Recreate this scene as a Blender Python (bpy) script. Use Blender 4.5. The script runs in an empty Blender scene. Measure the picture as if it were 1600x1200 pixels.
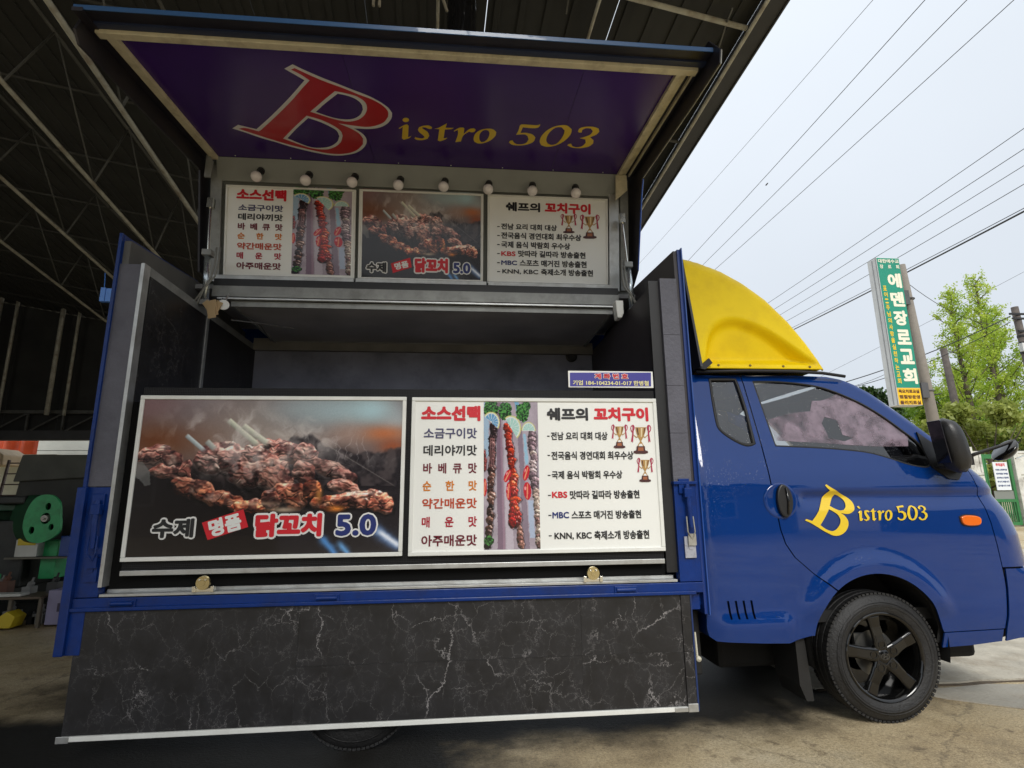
import bpy, math, random
import numpy as np
from mathutils import Vector, Matrix
from mathutils.geometry import delaunay_2d_cdt

random.seed(7)
S = bpy.context.scene
COL = S.collection

# ------------------------------------------------------------------ camera
F = 850.0
CAM = np.array([0.0, 0.0, 1.195])
W = np.array([[0.99561537, -0.00812537, -0.09318802],
              [-0.09289794, -0.20255349, -0.97485489],
              [-0.0109545, 0.97923749, -0.2024202]])
cd = bpy.data.cameras.new('camera')
cam = bpy.data.objects.new('camera', cd)
COL.objects.link(cam)
cd.sensor_width = 36.0
cd.lens = F / 1600.0 * 36.0
cd.clip_start = 0.05
cd.clip_end = 600.0
M4 = Matrix.Identity(4)
for i in range(3):
    for j in range(3):
        M4[i][j] = W[i][j]
    M4[i][3] = CAM[i]
cam.matrix_world = M4
S.camera = cam

# ------------------------------------------------------------------ world and sun
SUN_EL, SUN_AZ = math.radians(38), math.radians(178)     # azimuth clockwise from +Y (behind the camera)
world = bpy.data.worlds.new('World')
S.world = world
world.use_nodes = True
nt = world.node_tree
nt.nodes.clear()
out = nt.nodes.new('ShaderNodeOutputWorld')
bg = nt.nodes.new('ShaderNodeBackground')
bg.inputs['Strength'].default_value = 0.1
sky = nt.nodes.new('ShaderNodeTexSky')
sky.sky_type = 'NISHITA'
sky.sun_disc = False
sky.sun_elevation = SUN_EL
sky.sun_rotation = SUN_AZ
sky.air_density = 1.0
sky.dust_density = 3.0
tc = nt.nodes.new('ShaderNodeTexCoord')
sep = nt.nodes.new('ShaderNodeSeparateXYZ')
nt.links.new(tc.outputs['Generated'], sep.inputs[0])
ramp = nt.nodes.new('ShaderNodeValToRGB')
cr = ramp.color_ramp
cr.elements[0].position = 0.0
cr.elements[0].color = (0.60, 0.645, 0.70, 1)
cr.elements[1].position = 1.0
cr.elements[1].color = (1.55, 1.55, 1.55, 1)
e = cr.elements.new(0.35); e.color = (0.69, 0.74, 0.80, 1)
e = cr.elements.new(0.7); e.color = (0.84, 0.90, 0.97, 1)
nt.links.new(sep.outputs['Z'], ramp.inputs[0])
noi = nt.nodes.new('ShaderNodeTexNoise')
noi.inputs['Scale'].default_value = 1.6
noi.inputs['Detail'].default_value = 5
nt.links.new(tc.outputs['Generated'], noi.inputs['Vector'])
mr = nt.nodes.new('ShaderNodeMapRange')
mr.inputs['To Min'].default_value = 9.4
mr.inputs['To Max'].default_value = 11.4
nt.links.new(noi.outputs['Fac'], mr.inputs['Value'])
vm = nt.nodes.new('ShaderNodeVectorMath'); vm.operation = 'SCALE'
nt.links.new(ramp.outputs['Color'], vm.inputs[0])
nt.links.new(mr.outputs['Result'], vm.inputs['Scale'])
mx = nt.nodes.new('ShaderNodeMix'); mx.data_type = 'RGBA'
mx.inputs[0].default_value = 0.88
nt.links.new(sky.outputs['Color'], mx.inputs[6])
nt.links.new(vm.outputs[0], mx.inputs[7])
nt.links.new(mx.outputs[2], bg.inputs['Color'])
nt.links.new(bg.outputs[0], out.inputs[0])

sl = bpy.data.lights.new('sun', 'SUN')
sl.energy = 2.0
sl.angle = math.radians(22)
sl.color = (1.0, 0.97, 0.92)
so = bpy.data.objects.new('sun', sl)
COL.objects.link(so)
sd = Vector((math.sin(SUN_AZ) * math.cos(SUN_EL), math.cos(SUN_AZ) * math.cos(SUN_EL), math.sin(SUN_EL)))
so.rotation_euler = sd.to_track_quat('Z', 'Y').to_euler()

S.view_settings.view_transform = 'Standard'
S.view_settings.look = 'None'
S.view_settings.exposure = 0.2
S.view_settings.gamma = 1.0
S.view_settings.use_curve_mapping = False
S.render.engine = 'CYCLES'
S.cycles.max_bounces = 8
S.cycles.transparent_max_bounces = 12

# ------------------------------------------------------------------ materials
MATS = {}
def mat(name, color, rough=0.5, metal=0.0, var=0.0, vscale=6.0, bump=0.0, bscale=40.0, coat=0.0, spec=0.5,
        dirt=None, dirt_amt=0.0, dirt_scale=3.0, emit=None, trans=0.0, rvar=0.0, drops=False):
    if name in MATS:
        return MATS[name]
    m = bpy.data.materials.new(name); MATS[name] = m
    m.use_nodes = True
    n = m.node_tree
    b = n.nodes['Principled BSDF']
    b.inputs['Roughness'].default_value = rough
    b.inputs['Metallic'].default_value = metal
    b.inputs['Specular IOR Level'].default_value = spec
    b.inputs['Coat Weight'].default_value = coat
    b.inputs['Coat Roughness'].default_value = 0.03
    if coat > .9: b.inputs['Coat IOR'].default_value = 1.55
    if trans:
        b.inputs['Transmission Weight'].default_value = trans
    if emit:
        b.inputs['Emission Color'].default_value = (*color, 1); b.inputs['Emission Strength'].default_value = emit
    t = n.nodes.new('ShaderNodeTexCoord')
    col = None
    if var or dirt_amt or rvar:
        no = n.nodes.new('ShaderNodeTexNoise')
        no.inputs['Scale'].default_value = vscale
        no.inputs['Detail'].default_value = 8
        n.links.new(t.outputs['Object'], no.inputs['Vector'])
        r = n.nodes.new('ShaderNodeMapRange')
        r.inputs['From Min'].default_value = 0.25; r.inputs['From Max'].default_value = 0.75
        r.inputs['To Min'].default_value = 1 - var; r.inputs['To Max'].default_value = 1 + var
        n.links.new(no.outputs['Fac'], r.inputs['Value'])
        v = n.nodes.new('ShaderNodeVectorMath'); v.operation = 'SCALE'
        v.inputs[0].default_value = color
        n.links.new(r.outputs['Result'], v.inputs['Scale'])
        col = v.outputs[0]
        if rvar:
            r2 = n.nodes.new('ShaderNodeMapRange')
            r2.inputs['From Min'].default_value = 0.3; r2.inputs['From Max'].default_value = 0.7
            r2.inputs['To Min'].default_value = max(0, rough - rvar); r2.inputs['To Max'].default_value = min(1, rough + rvar)
            n.links.new(no.outputs['Fac'], r2.inputs['Value'])
            n.links.new(r2.outputs['Result'], b.inputs['Roughness'])
        if dirt_amt:
            n2 = n.nodes.new('ShaderNodeTexNoise')
            n2.inputs['Scale'].default_value = dirt_scale
            n2.inputs['Detail'].default_value = 10
            n2.inputs['Roughness'].default_value = 0.65
            n.links.new(t.outputs['Object'], n2.inputs['Vector'])
            rr = n.nodes.new('ShaderNodeMapRange')
            rr.inputs['From Min'].default_value = 0.48; rr.inputs['From Max'].default_value = 0.68
            rr.inputs['To Max'].default_value = dirt_amt
            n.links.new(n2.outputs['Fac'], rr.inputs['Value'])
            mm = n.nodes.new('ShaderNodeMix'); mm.data_type = 'RGBA'
            n.links.new(rr.outputs['Result'], mm.inputs[0])
            n.links.new(col, mm.inputs[6])
            mm.inputs[7].default_value = (*dirt, 1)
            col = mm.outputs[2]
    if col is not None:
        n.links.new(col, b.inputs['Base Color'])
    else:
        b.inputs['Base Color'].default_value = (*color, 1)
    if drops:      # rain beads and a slight waviness in the clear coat
        vo = n.nodes.new('ShaderNodeTexVoronoi'); vo.inputs['Scale'].default_value = 85; vo.inputs['Randomness'].default_value = 1
        n.links.new(t.outputs['Object'], vo.inputs['Vector'])
        q = n.nodes.new('ShaderNodeMapRange'); q.inputs['From Min'].default_value = .10; q.inputs['From Max'].default_value = .24; q.inputs['To Min'].default_value = 1; q.inputs['To Max'].default_value = 0
        n.links.new(vo.outputs['Distance'], q.inputs['Value'])
        nm = n.nodes.new('ShaderNodeTexNoise'); nm.inputs['Scale'].default_value = 3.5; nm.inputs['Detail'].default_value = 4; n.links.new(t.outputs['Object'], nm.inputs['Vector'])
        q2 = n.nodes.new('ShaderNodeMapRange'); q2.inputs['From Min'].default_value = .48; q2.inputs['From Max'].default_value = .60; n.links.new(nm.outputs['Fac'], q2.inputs['Value'])
        mu = n.nodes.new('ShaderNodeMath'); mu.operation = 'MULTIPLY'; n.links.new(q.outputs['Result'], mu.inputs[0]); n.links.new(q2.outputs['Result'], mu.inputs[1])
        bp = n.nodes.new('ShaderNodeBump'); bp.inputs['Strength'].default_value = .35; bp.inputs['Distance'].default_value = .002
        n.links.new(mu.outputs[0], bp.inputs['Height']); n.links.new(bp.outputs[0], b.inputs['Coat Normal'])
    if bump:
        nb = n.nodes.new('ShaderNodeTexNoise')
        nb.inputs['Scale'].default_value = bscale; nb.inputs['Detail'].default_value = 6
        n.links.new(t.outputs['Object'], nb.inputs['Vector'])
        bp = n.nodes.new('ShaderNodeBump')
        bp.inputs['Strength'].default_value = bump; bp.inputs['Distance'].default_value = 0.01
        n.links.new(nb.outputs['Fac'], bp.inputs['Height'])
        n.links.new(bp.outputs[0], b.inputs['Normal'])
    return m

blue = mat('blue_paint', (0.0002, 0.029, 0.168), 0.5, coat=1.0, var=0.08, vscale=2, spec=0.04, drops=True)
blue_frame = mat('blue_enamel', (0.002, 0.028, 0.175), 0.32, spec=0.35, var=0.12, vscale=9, bump=0.25, bscale=30, dirt=(0.02, 0.02, 0.03), dirt_amt=0.35, dirt_scale=8)
yellow = mat('yellow_paint', (0.86, 0.62, 0.002), 0.45, spec=0.2, var=0.04, dirt=(0.55, 0.33, 0.005), dirt_amt=0.3, dirt_scale=5)
black = mat('black_plastic', (0.012, 0.012, 0.013), 0.45, var=0.2, vscale=20)
black_rubber = mat('black_rubber', (0.010, 0.010, 0.010), 0.6)
black_gloss = mat('black_gloss', (0.004, 0.004, 0.004), 0.10, coat=0.3)
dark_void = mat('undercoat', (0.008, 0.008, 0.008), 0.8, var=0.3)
tyre_m = mat('tyre_rubber', (0.014, 0.014, 0.0145), 0.6, var=0.35, vscale=14, bump=0.4, bscale=90)
alu = mat('aluminium', (0.55, 0.56, 0.55), 0.42, metal=0.75, var=0.12, vscale=12, dirt=(0.25, 0.23, 0.2), dirt_amt=0.4, dirt_scale=9)
alu_dull = mat('dull_aluminium', (0.30, 0.31, 0.30), 0.55, metal=0.3, var=0.15, vscale=10, dirt=(0.12, 0.12, 0.11), dirt_amt=0.5, dirt_scale=6)
cream = mat('cream_frame', (0.66, 0.60, 0.42), 0.5, var=0.10, vscale=14, dirt=(0.25, 0.2, 0.12), dirt_amt=0.45, dirt_scale=12)
white_frame = mat('white_frame', (0.78, 0.79, 0.75), 0.4, var=0.04, dirt=(0.5, 0.48, 0.42), dirt_amt=0.25, dirt_scale=7)
white_sheet = mat('white_sign_sheet', (0.86, 0.87, 0.83), 0.3, var=0.02, vscale=2)
purple = mat('purple_sheet', (0.050, 0.014, 0.160), 0.26, var=0.10, vscale=3, coat=0.0, bump=0.04, bscale=4)
slate = mat('slate_lining', (0.27, 0.28, 0.35), 0.6, var=0.2, vscale=4, dirt=(0.03, 0.03, 0.035), dirt_amt=0.4)
slate_strip = mat('slate_strip', (0.10, 0.10, 0.125), 0.55, var=0.14, vscale=9, bump=0.3, bscale=60, dirt=(0.06, 0.06, 0.08), dirt_amt=0.5, dirt_scale=6)
dark_panel = mat('dark_brown_panel', (0.042, 0.037, 0.042), 0.5, var=0.2, vscale=5)
skirt_m = mat('dark_skirt', (0.014, 0.013, 0.020), 0.45, var=0.2, vscale=6, dirt=(0.05, 0.04, 0.03), dirt_amt=0.3)
steel = mat('galvanised_steel', (0.42, 0.42, 0.38), 0.5, metal=0.5, var=0.2, vscale=12, dirt=(0.2, 0.12, 0.06), dirt_amt=0.4, dirt_scale=5)
chrome = mat('chrome', (0.75, 0.74, 0.68), 0.15, metal=1.0)
brass = mat('yellow_zinc', (0.62, 0.52, 0.28), 0.22, metal=0.9)
bulb_m = mat('frosted_bulb', (0.88, 0.84, 0.84), 0.18, coat=0.5)
orange_lens = mat('orange_lens', (0.85, 0.16, 0.01), 0.12, coat=0.6)
red_print = mat('red_print', (0.62, 0.012, 0.025), 0.4)
red_paint = mat('red_letter', (0.52, 0.012, 0.02), 0.35, coat=0.3)
white_print = mat('white_print', (0.80, 0.80, 0.78), 0.4)
black_print = mat('black_print', (0.012, 0.012, 0.014), 0.45)
navy_print = mat('navy_print', (0.012, 0.025, 0.16), 0.4)
slate_print = mat('slate_print', (0.07, 0.07, 0.15), 0.4)
maroon_print = mat('maroon_print', (0.15, 0.006, 0.02), 0.4)
orange_print = mat('orange_print', (0.66, 0.20, 0.01), 0.4)
rust_print = mat('rust_print', (0.50, 0.06, 0.015), 0.4)
crimson_print = mat('crimson_print', (0.42, 0.008, 0.03), 0.4)
yellow_print = mat('yellow_print', (0.80, 0.56, 0.02), 0.35, coat=0.3)
pale_yellow = mat('pale_yellow_print', (0.78, 0.72, 0.36), 0.4)
sign_blue = mat('blue_sign_print', (0.055, 0.05, 0.30), 0.35)
gold_print = mat('gold_print', (0.45, 0.26, 0.08), 0.4)
brown_print = mat('brown_print', (0.07, 0.02, 0.02), 0.4)
ribbon_print = mat('ribbon_print', (0.42, 0.03, 0.08), 0.4)

# ------------------------------------------------------------------ helpers
class MB:
    def __init__(s): s.v = []; s.f = []; s.mi = []; s.cur = 0
    def add(s, vs, fs):
        o = len(s.v)
        s.v += [tuple(float(c) for c in p) for p in vs]
        s.f += [tuple(i + o for i in f) for f in fs]
        s.mi += [s.cur] * len(fs)
        return s
    def box(s, x0, x1, y0, y1, z0, z1):
        vs = [(x, y, z) for z in (z0, z1) for y in (y0, y1) for x in (x0, x1)]
        return s.add(vs, [(0, 2, 3, 1), (4, 5, 7, 6), (0, 1, 5, 4), (2, 6, 7, 3), (0, 4, 6, 2), (1, 3, 7, 5)])
    def obox(s, c, ax, ay, az, hx, hy, hz):
        c, ax, ay, az = [np.array(q, float) for q in (c, ax, ay, az)]
        vs = [c + ax * i * hx + ay * j * hy + az * k * hz for k in (-1, 1) for j in (-1, 1) for i in (-1, 1)]
        return s.add(vs, [(0, 2, 3, 1), (4, 5, 7, 6), (0, 1, 5, 4), (2, 6, 7, 3), (0, 4, 6, 2), (1, 3, 7, 5)])
    def beam(s, a, b, w, h, up=(0, 0, 1)):
        a, b = np.array(a, float), np.array(b, float)
        d = b - a; L = np.linalg.norm(d); d /= L
        side = np.cross(d, up); n = np.linalg.norm(side)
        if n < 1e-6: side = np.array([1.0, 0, 0])
        else: side /= n
        u = np.cross(side, d)
        return s.obox((a + b) / 2, d, side, u, L / 2, w / 2, h / 2)
    def tube(s, pts, r, n=8, cap=True):
        pts = [np.array(p, float) for p in pts]
        rs = r if hasattr(r, '__len__') else [r] * len(pts)
        rings = []; ref = None
        for i, p in enumerate(pts):
            d = pts[min(i + 1, len(pts) - 1)] - pts[max(i - 1, 0)]
            d = d / (np.linalg.norm(d) + 1e-12)
            if ref is None:
                ref = np.cross(d, (0, 0, 1.0))
                if np.linalg.norm(ref) < 1e-3: ref = np.cross(d, (1.0, 0, 0))
            u = ref - d * ref.dot(d); u /= np.linalg.norm(u) + 1e-12; w = np.cross(d, u); ref = u
            rings.append([p + rs[i] * (math.cos(2 * math.pi * k / n) * u + math.sin(2 * math.pi * k / n) * w) for k in range(n)])
        vs = [q for rg in rings for q in rg]
        fs = []
        for i in range(len(rings) - 1):
            for k in range(n):
                a = i * n + k; b = i * n + (k + 1) % n
                fs.append((a, b, b + n, a + n))
        if cap:
            fs.append(tuple(range(n - 1, -1, -1)))
            fs.append(tuple(range((len(rings) - 1) * n, len(rings) * n)))
        return s.add(vs, fs)
    def lathe(s, c, axis, prof, n=32, ref=(0, 0, 1)):
        """prof: list of (along, radius)"""
        c = np.array(c, float); axis = np.array(axis, float); axis /= np.linalg.norm(axis)
        u = np.array(ref, float); u = u - axis * u.dot(axis)
        if np.linalg.norm(u) < 1e-4: u = np.array([1.0, 0, 0])
        u /= np.linalg.norm(u); w = np.cross(axis, u)
        vs = []; fs = []
        for (a, r) in prof:
            for k in range(n):
                t = 2 * math.pi * k / n
                vs.append(c + axis * a + r * (math.cos(t) * u + math.sin(t) * w))
        for i in range(len(prof) - 1):
            for k in range(n):
                a = i * n + k; b = i * n + (k + 1) % n
                fs.append((a, a + n, b + n, b))
        return s.add(vs, fs)
    def prism(s, poly, axis, d0, d1):
        """poly: 2D points; axis: 'x','y','z' extrusion axis"""
        def P(a, b, d):
            return {'x': (d, a, b), 'y': (a, d, b), 'z': (a, b, d)}[axis]
        n = len(poly)
        vs = [P(a, b, d0) for a, b in poly] + [P(a, b, d1) for a, b in poly]
        fs = [tuple(range(n)), tuple(range(2 * n - 1, n - 1, -1))]
        for i in range(n):
            j = (i + 1) % n
            fs.append((i, i + n, j + n, j))
        return s.add(vs, fs)
    def build(s, name, m, parent=None, smooth=False, bevel=0.0, fix=True, label=None):
        org = np.array(parent.get('_o', (0, 0, 0)) if parent is not None else (0, 0, 0), float)
        me = bpy.data.meshes.new(name)
        v = [tuple(np.array(p) - org) for p in s.v]
        me.from_pydata(v, [], s.f)
        ms = m if isinstance(m, (list, tuple)) else [m]
        for q in ms: me.materials.append(q)
        if len(ms) > 1:
            me.polygons.foreach_set('material_index', s.mi)
        if fix:
            import bmesh
            bm = bmesh.new(); bm.from_mesh(me)
            bmesh.ops.recalc_face_normals(bm, faces=bm.faces); bm.to_mesh(me); bm.free()
        if smooth:
            me.polygons.foreach_set('use_smooth', [True] * len(me.polygons))
        o = bpy.data.objects.new(name, me); COL.objects.link(o)
        if parent is not None:
            o.parent = parent; o['_o'] = [float(c) for c in org]
        if bevel:
            md = o.modifiers.new('bevel', 'BEVEL'); md.width = bevel; md.segments = 2; md.limit_method = 'ANGLE'
        if smooth == 'auto' or (smooth and False):
            pass
        if label: o['label'] = label
        return o

def autosmooth(o, ang=35):
    me = o.data
    me.polygons.foreach_set('use_smooth', [True] * len(me.polygons))
    import bmesh
    bm = bmesh.new(); bm.from_mesh(me)
    for e_ in bm.edges:
        if len(e_.link_faces) == 2 and e_.calc_face_angle(0) > math.radians(ang): e_.smooth = False
    bm.to_mesh(me); bm.free()
    return o

def thing(name, label, cat, loc=(0, 0, 0), group=None):
    o = bpy.data.objects.new(name, None); COL.objects.link(o)
    o.empty_display_size = 0.2
    o.location = loc; o['_o'] = [float(c) for c in loc]
    o['label'] = label; o['category'] = cat
    if group: o['group'] = group
    return o

def tag(o, label=None, cat=None, group=None, kind=None):
    for k, v in (('label', label), ('category', cat), ('group', group), ('kind', kind)):
        if v: o[k] = v
    return o

def nrm(v):
    v = np.array(v, float); return v / np.linalg.norm(v)

def ray(u, v):
    return W @ np.array([(u - 800) / F, -(v - 600) / F, -1.0])

class Frame:
    """a flat face in the place: origin O, right U, up V, outward N"""
    def __init__(s, O, U, V):
        s.O = np.array(O, float); s.U = nrm(U); V = np.array(V, float)
        s.V = nrm(V - s.U * V.dot(s.U)); s.N = np.cross(s.U, s.V)
    def P(s, a, b, n=0.0): return s.O + s.U * a + s.V * b + s.N * n
    def ab(s, u, v):
        r = ray(u, v); t = (s.O - CAM).dot(s.N) / r.dot(s.N); p = CAM + r * t - s.O
        return p.dot(s.U), p.dot(s.V)
    def box(s, mb, a0, a1, b0, b1, n0, n1):
        c = s.P((a0 + a1) / 2, (b0 + b1) / 2, (n0 + n1) / 2)
        return mb.obox(c, s.U, s.V, s.N, abs(a1 - a0) / 2, abs(b1 - b0) / 2, abs(n1 - n0) / 2)

def smooth_poly(pts, corner=42, k=4):
    pts = [np.array(p, float) for p in pts]; n = len(pts); outp = []
    def ang(i):
        a = pts[i] - pts[i - 1]; b = pts[(i + 1) % n] - pts[i]
        d = np.dot(a, b) / (np.linalg.norm(a) * np.linalg.norm(b) + 1e-9)
        return math.degrees(math.acos(max(-1, min(1, d))))
    c = [ang(i) > corner for i in range(n)]
    for i in range(n):
        p1, p2 = pts[i], pts[(i + 1) % n]
        p0 = pts[i - 1] if not c[i] else p1 - (p2 - p1)
        p3 = pts[(i + 2) % n] if not c[(i + 1) % n] else p2 + (p2 - p1)
        for j in range(k):
            t = j / k
            outp.append(0.5 * ((2 * p1) + (-p0 + p2) * t + (2 * p0 - 5 * p1 + 4 * p2 - p3) * t * t + (-p0 + 3 * p1 - 3 * p2 + p3) * t ** 3))
    return outp

def inside(poly, x, y):
    poly = np.asarray(poly, float); r = np.zeros(np.shape(x), bool)
    x1, y1 = poly[:, 0], poly[:, 1]; x2, y2 = np.roll(x1, -1), np.roll(y1, -1)
    for a, b, c, d in zip(x1, y1, x2, y2):
        if b == d: continue
        m = ((b > y) != (d > y)) & (x < (c - a) * (y - b) / (d - b) + a)
        r ^= m
    return r

def edgedist(loops, x, y):
    dmin = np.full(np.shape(x), 1e9)
    for poly in loops:
        poly = np.asarray(poly, float)
        for i in range(len(poly)):
            a = poly[i]; b = poly[(i + 1) % len(poly)]; ab = b - a; L2 = ab.dot(ab) + 1e-12
            t = np.clip(((x - a[0]) * ab[0] + (y - a[1]) * ab[1]) / L2, 0, 1)
            dmin = np.minimum(dmin, np.hypot(x - a[0] - t * ab[0], y - a[1] - t * ab[1]))
    return dmin

def cdt(outer, holes=(), step=None):
    loops = [list(map(tuple, outer))] + [list(map(tuple, h)) for h in holes]
    if step:
        L2 = []
        for lp in loops:
            q = []
            for i in range(len(lp)):
                a = np.array(lp[i]); b = np.array(lp[(i + 1) % len(lp)]); n = max(1, int(np.linalg.norm(b - a) / step + 0.5))
                for j in range(n): q.append(tuple(a + (b - a) * j / n))
            L2.append(q)
        loops = L2
    vs = []; es = []
    for lp in loops:
        o = len(vs); vs += lp; es += [(o + i, o + (i + 1) % len(lp)) for i in range(len(lp))]
    if step:
        A = np.array(loops[0]); x0, z0 = A.min(0); x1, z1 = A.max(0)
        gx, gz = np.meshgrid(np.arange(x0 + step / 2, x1, step), np.arange(z0 + step / 2, z1, step))
        gx, gz = gx.ravel(), gz.ravel()
        ok = inside(loops[0], gx, gz)
        for h in loops[1:]: ok &= ~inside(h, gx, gz)
        ok &= edgedist(loops, gx, gz) > step * 0.45
        vs += list(zip(gx[ok], gz[ok]))
    r = delaunay_2d_cdt([Vector(v) for v in vs], es, [], 0, 1e-6)
    V, Fc = r[0], r[2]
    cx = np.array([sum(V[i][0] for i in f) / len(f) for f in Fc]); cz = np.array([sum(V[i][1] for i in f) / len(f) for f in Fc])
    ok = inside(loops[0], cx, cz)
    for h in loops[1:]: ok &= ~inside(h, cx, cz)
    fs = []
    for f, k in zip(Fc, ok):
        if not k: continue
        a = sum(V[f[i]][0] * V[f[(i + 1) % len(f)]][1] - V[f[(i + 1) % len(f)]][0] * V[f[i]][1] for i in range(len(f)))
        fs.append(tuple(f) if a > 0 else tuple(reversed(f)))
    return [(v[0], v[1]) for v in V], fs

def flat_print(frame, shapes, m, name, parent, n):
    """shapes: list of (outer, holes) in frame coordinates; a thin vinyl print lying n above the face"""
    mb = MB()
    for outer, holes in shapes:
        v, f = cdt(outer, holes)
        mb.add([frame.P(a, b, n) for a, b in v], f)
    return mb.build(name, m, parent, fix=False)

def text_mesh(body, bold=0.02, space=1.0):
    c = bpy.data.curves.new('t', 'FONT'); c.body = body; c.offset = bold; c.resolution_u = 3; c.space_character = space
    c.fill_mode = 'FRONT' if hasattr(c, 'fill_mode') else c.fill_mode
    o = bpy.data.objects.new('t', c); COL.objects.link(o)
    bpy.context.view_layer.update()
    dg = bpy.context.evaluated_depsgraph_get()
    me = bpy.data.meshes.new_from_object(o.evaluated_get(dg))
    v = np.array([tuple(q.co) for q in me.vertices]); f = [tuple(p.vertices) for p in me.polygons]
    bpy.data.objects.remove(o); bpy.data.curves.remove(c); bpy.data.meshes.remove(me)
    return v, f
TC = {}
def text(frame, body, rect, m, parent, n=0.002, bold=0.02, rot=0.0, name='lettering', outline=None, outline_m=None, vertical=False):
    """rect: a0,a1,b0,b1 in frame coordinates"""
    a0, a1, b0, b1 = rect
    Hh = (b1 - b0) if body not in '-' else 0
    want = bold; bold = 0.0 if body.isascii() else min(bold, .010); extra = max(0, want - bold) * Hh * 1.0
    a0 += extra; a1 -= extra; b0 += extra; b1 -= extra
    key = (body, bold)
    if key not in TC: TC[key] = text_mesh(body, bold)
    v, f = TC[key]
    mn, mxx = v.min(0), v.max(0)
    sx = (a1 - a0) / (mxx[0] - mn[0]); sy = (b1 - b0) / (mxx[1] - mn[1])
    ca, cb = (a0 + a1) / 2, (b0 + b1) / 2
    cR, sR = math.cos(rot), math.sin(rot)
    def place(v, nn):
        r = []
        for p in v:
            x = (p[0] - (mn[0] + mxx[0]) / 2) * sx; y = (p[1] - (mn[1] + mxx[1]) / 2) * sy
            r.append(frame.P(ca + x * cR - y * sR, cb + x * sR + y * cR, nn))
        return r
    if outline:
        mb = MB()
        for i, (dx, dy) in enumerate(offs(extra + outline * Hh * 1.25, 12)): mb.add([np.array(p) + frame.U * dx + frame.V * dy for p in place(v, n - .0026 + i * .00006)], f)
        mb.build('lettering_outline', outline_m or white_print, parent, fix=False)
    mb = MB()
    for i, (dx, dy) in enumerate(offs(extra, 8)): mb.add([np.array(p) + frame.U * dx + frame.V * dy for p in place(v, n + i * .00006)], f)
    return mb.build(name, m, parent, fix=False)
def offs(r, k): return [(0, 0)] + ([(r * math.cos(2 * math.pi * i / k), r * math.sin(2 * math.pi * i / k)) for i in range(k)] if r > 0 else [])
def ptext(frame, body, px, m, parent, **k):
    """px: x0,y0,x1,y1 of the line as read off the photograph, laid on the face"""
    x0, y0, x1, y1 = px
    a0, bt = frame.ab(x0, y0); a1, bt2 = frame.ab(x1, y0); a2, bb = frame.ab(x0, y1); a3, bb2 = frame.ab(x1, y1)
    return text(frame, body, ((a0 + a2) / 2, (a1 + a3) / 2, (bb + bb2) / 2, (bt + bt2) / 2), m, parent, **k)

# ------------------------------------------------------------------ painted prints (flat print only)
rng = np.random.default_rng(5)
def vnoise(x, y, scale, seed, octv=4):
    r = np.zeros_like(x, float); amp = 1; tot = 0
    for o in range(octv):
        g = np.random.default_rng(seed * 17 + o).random((260, 260))
        X = (x * scale * 2 ** o) % 255; Y = (y * scale * 2 ** o) % 255
        xi = X.astype(int); yi = Y.astype(int); fx = X - xi; fy = Y - yi
        fx = fx * fx * (3 - 2 * fx); fy = fy * fy * (3 - 2 * fy)
        r += amp * ((g[yi, xi] * (1 - fx) + g[yi, xi + 1] * fx) * (1 - fy) + (g[yi + 1, xi] * (1 - fx) + g[yi + 1, xi + 1] * fx) * fy)
        tot += amp; amp *= 0.55
    return r / tot
def sm(a, b, x):
    t = np.clip((x - a) / (b - a), 0, 1); return t * t * (3 - 2 * t)
def lay(img, m, c):
    c = np.array(c, float)
    if c.ndim == 1: c = c[None, None, :]
    return img * (1 - m[..., None]) + c * m[..., None]

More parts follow.
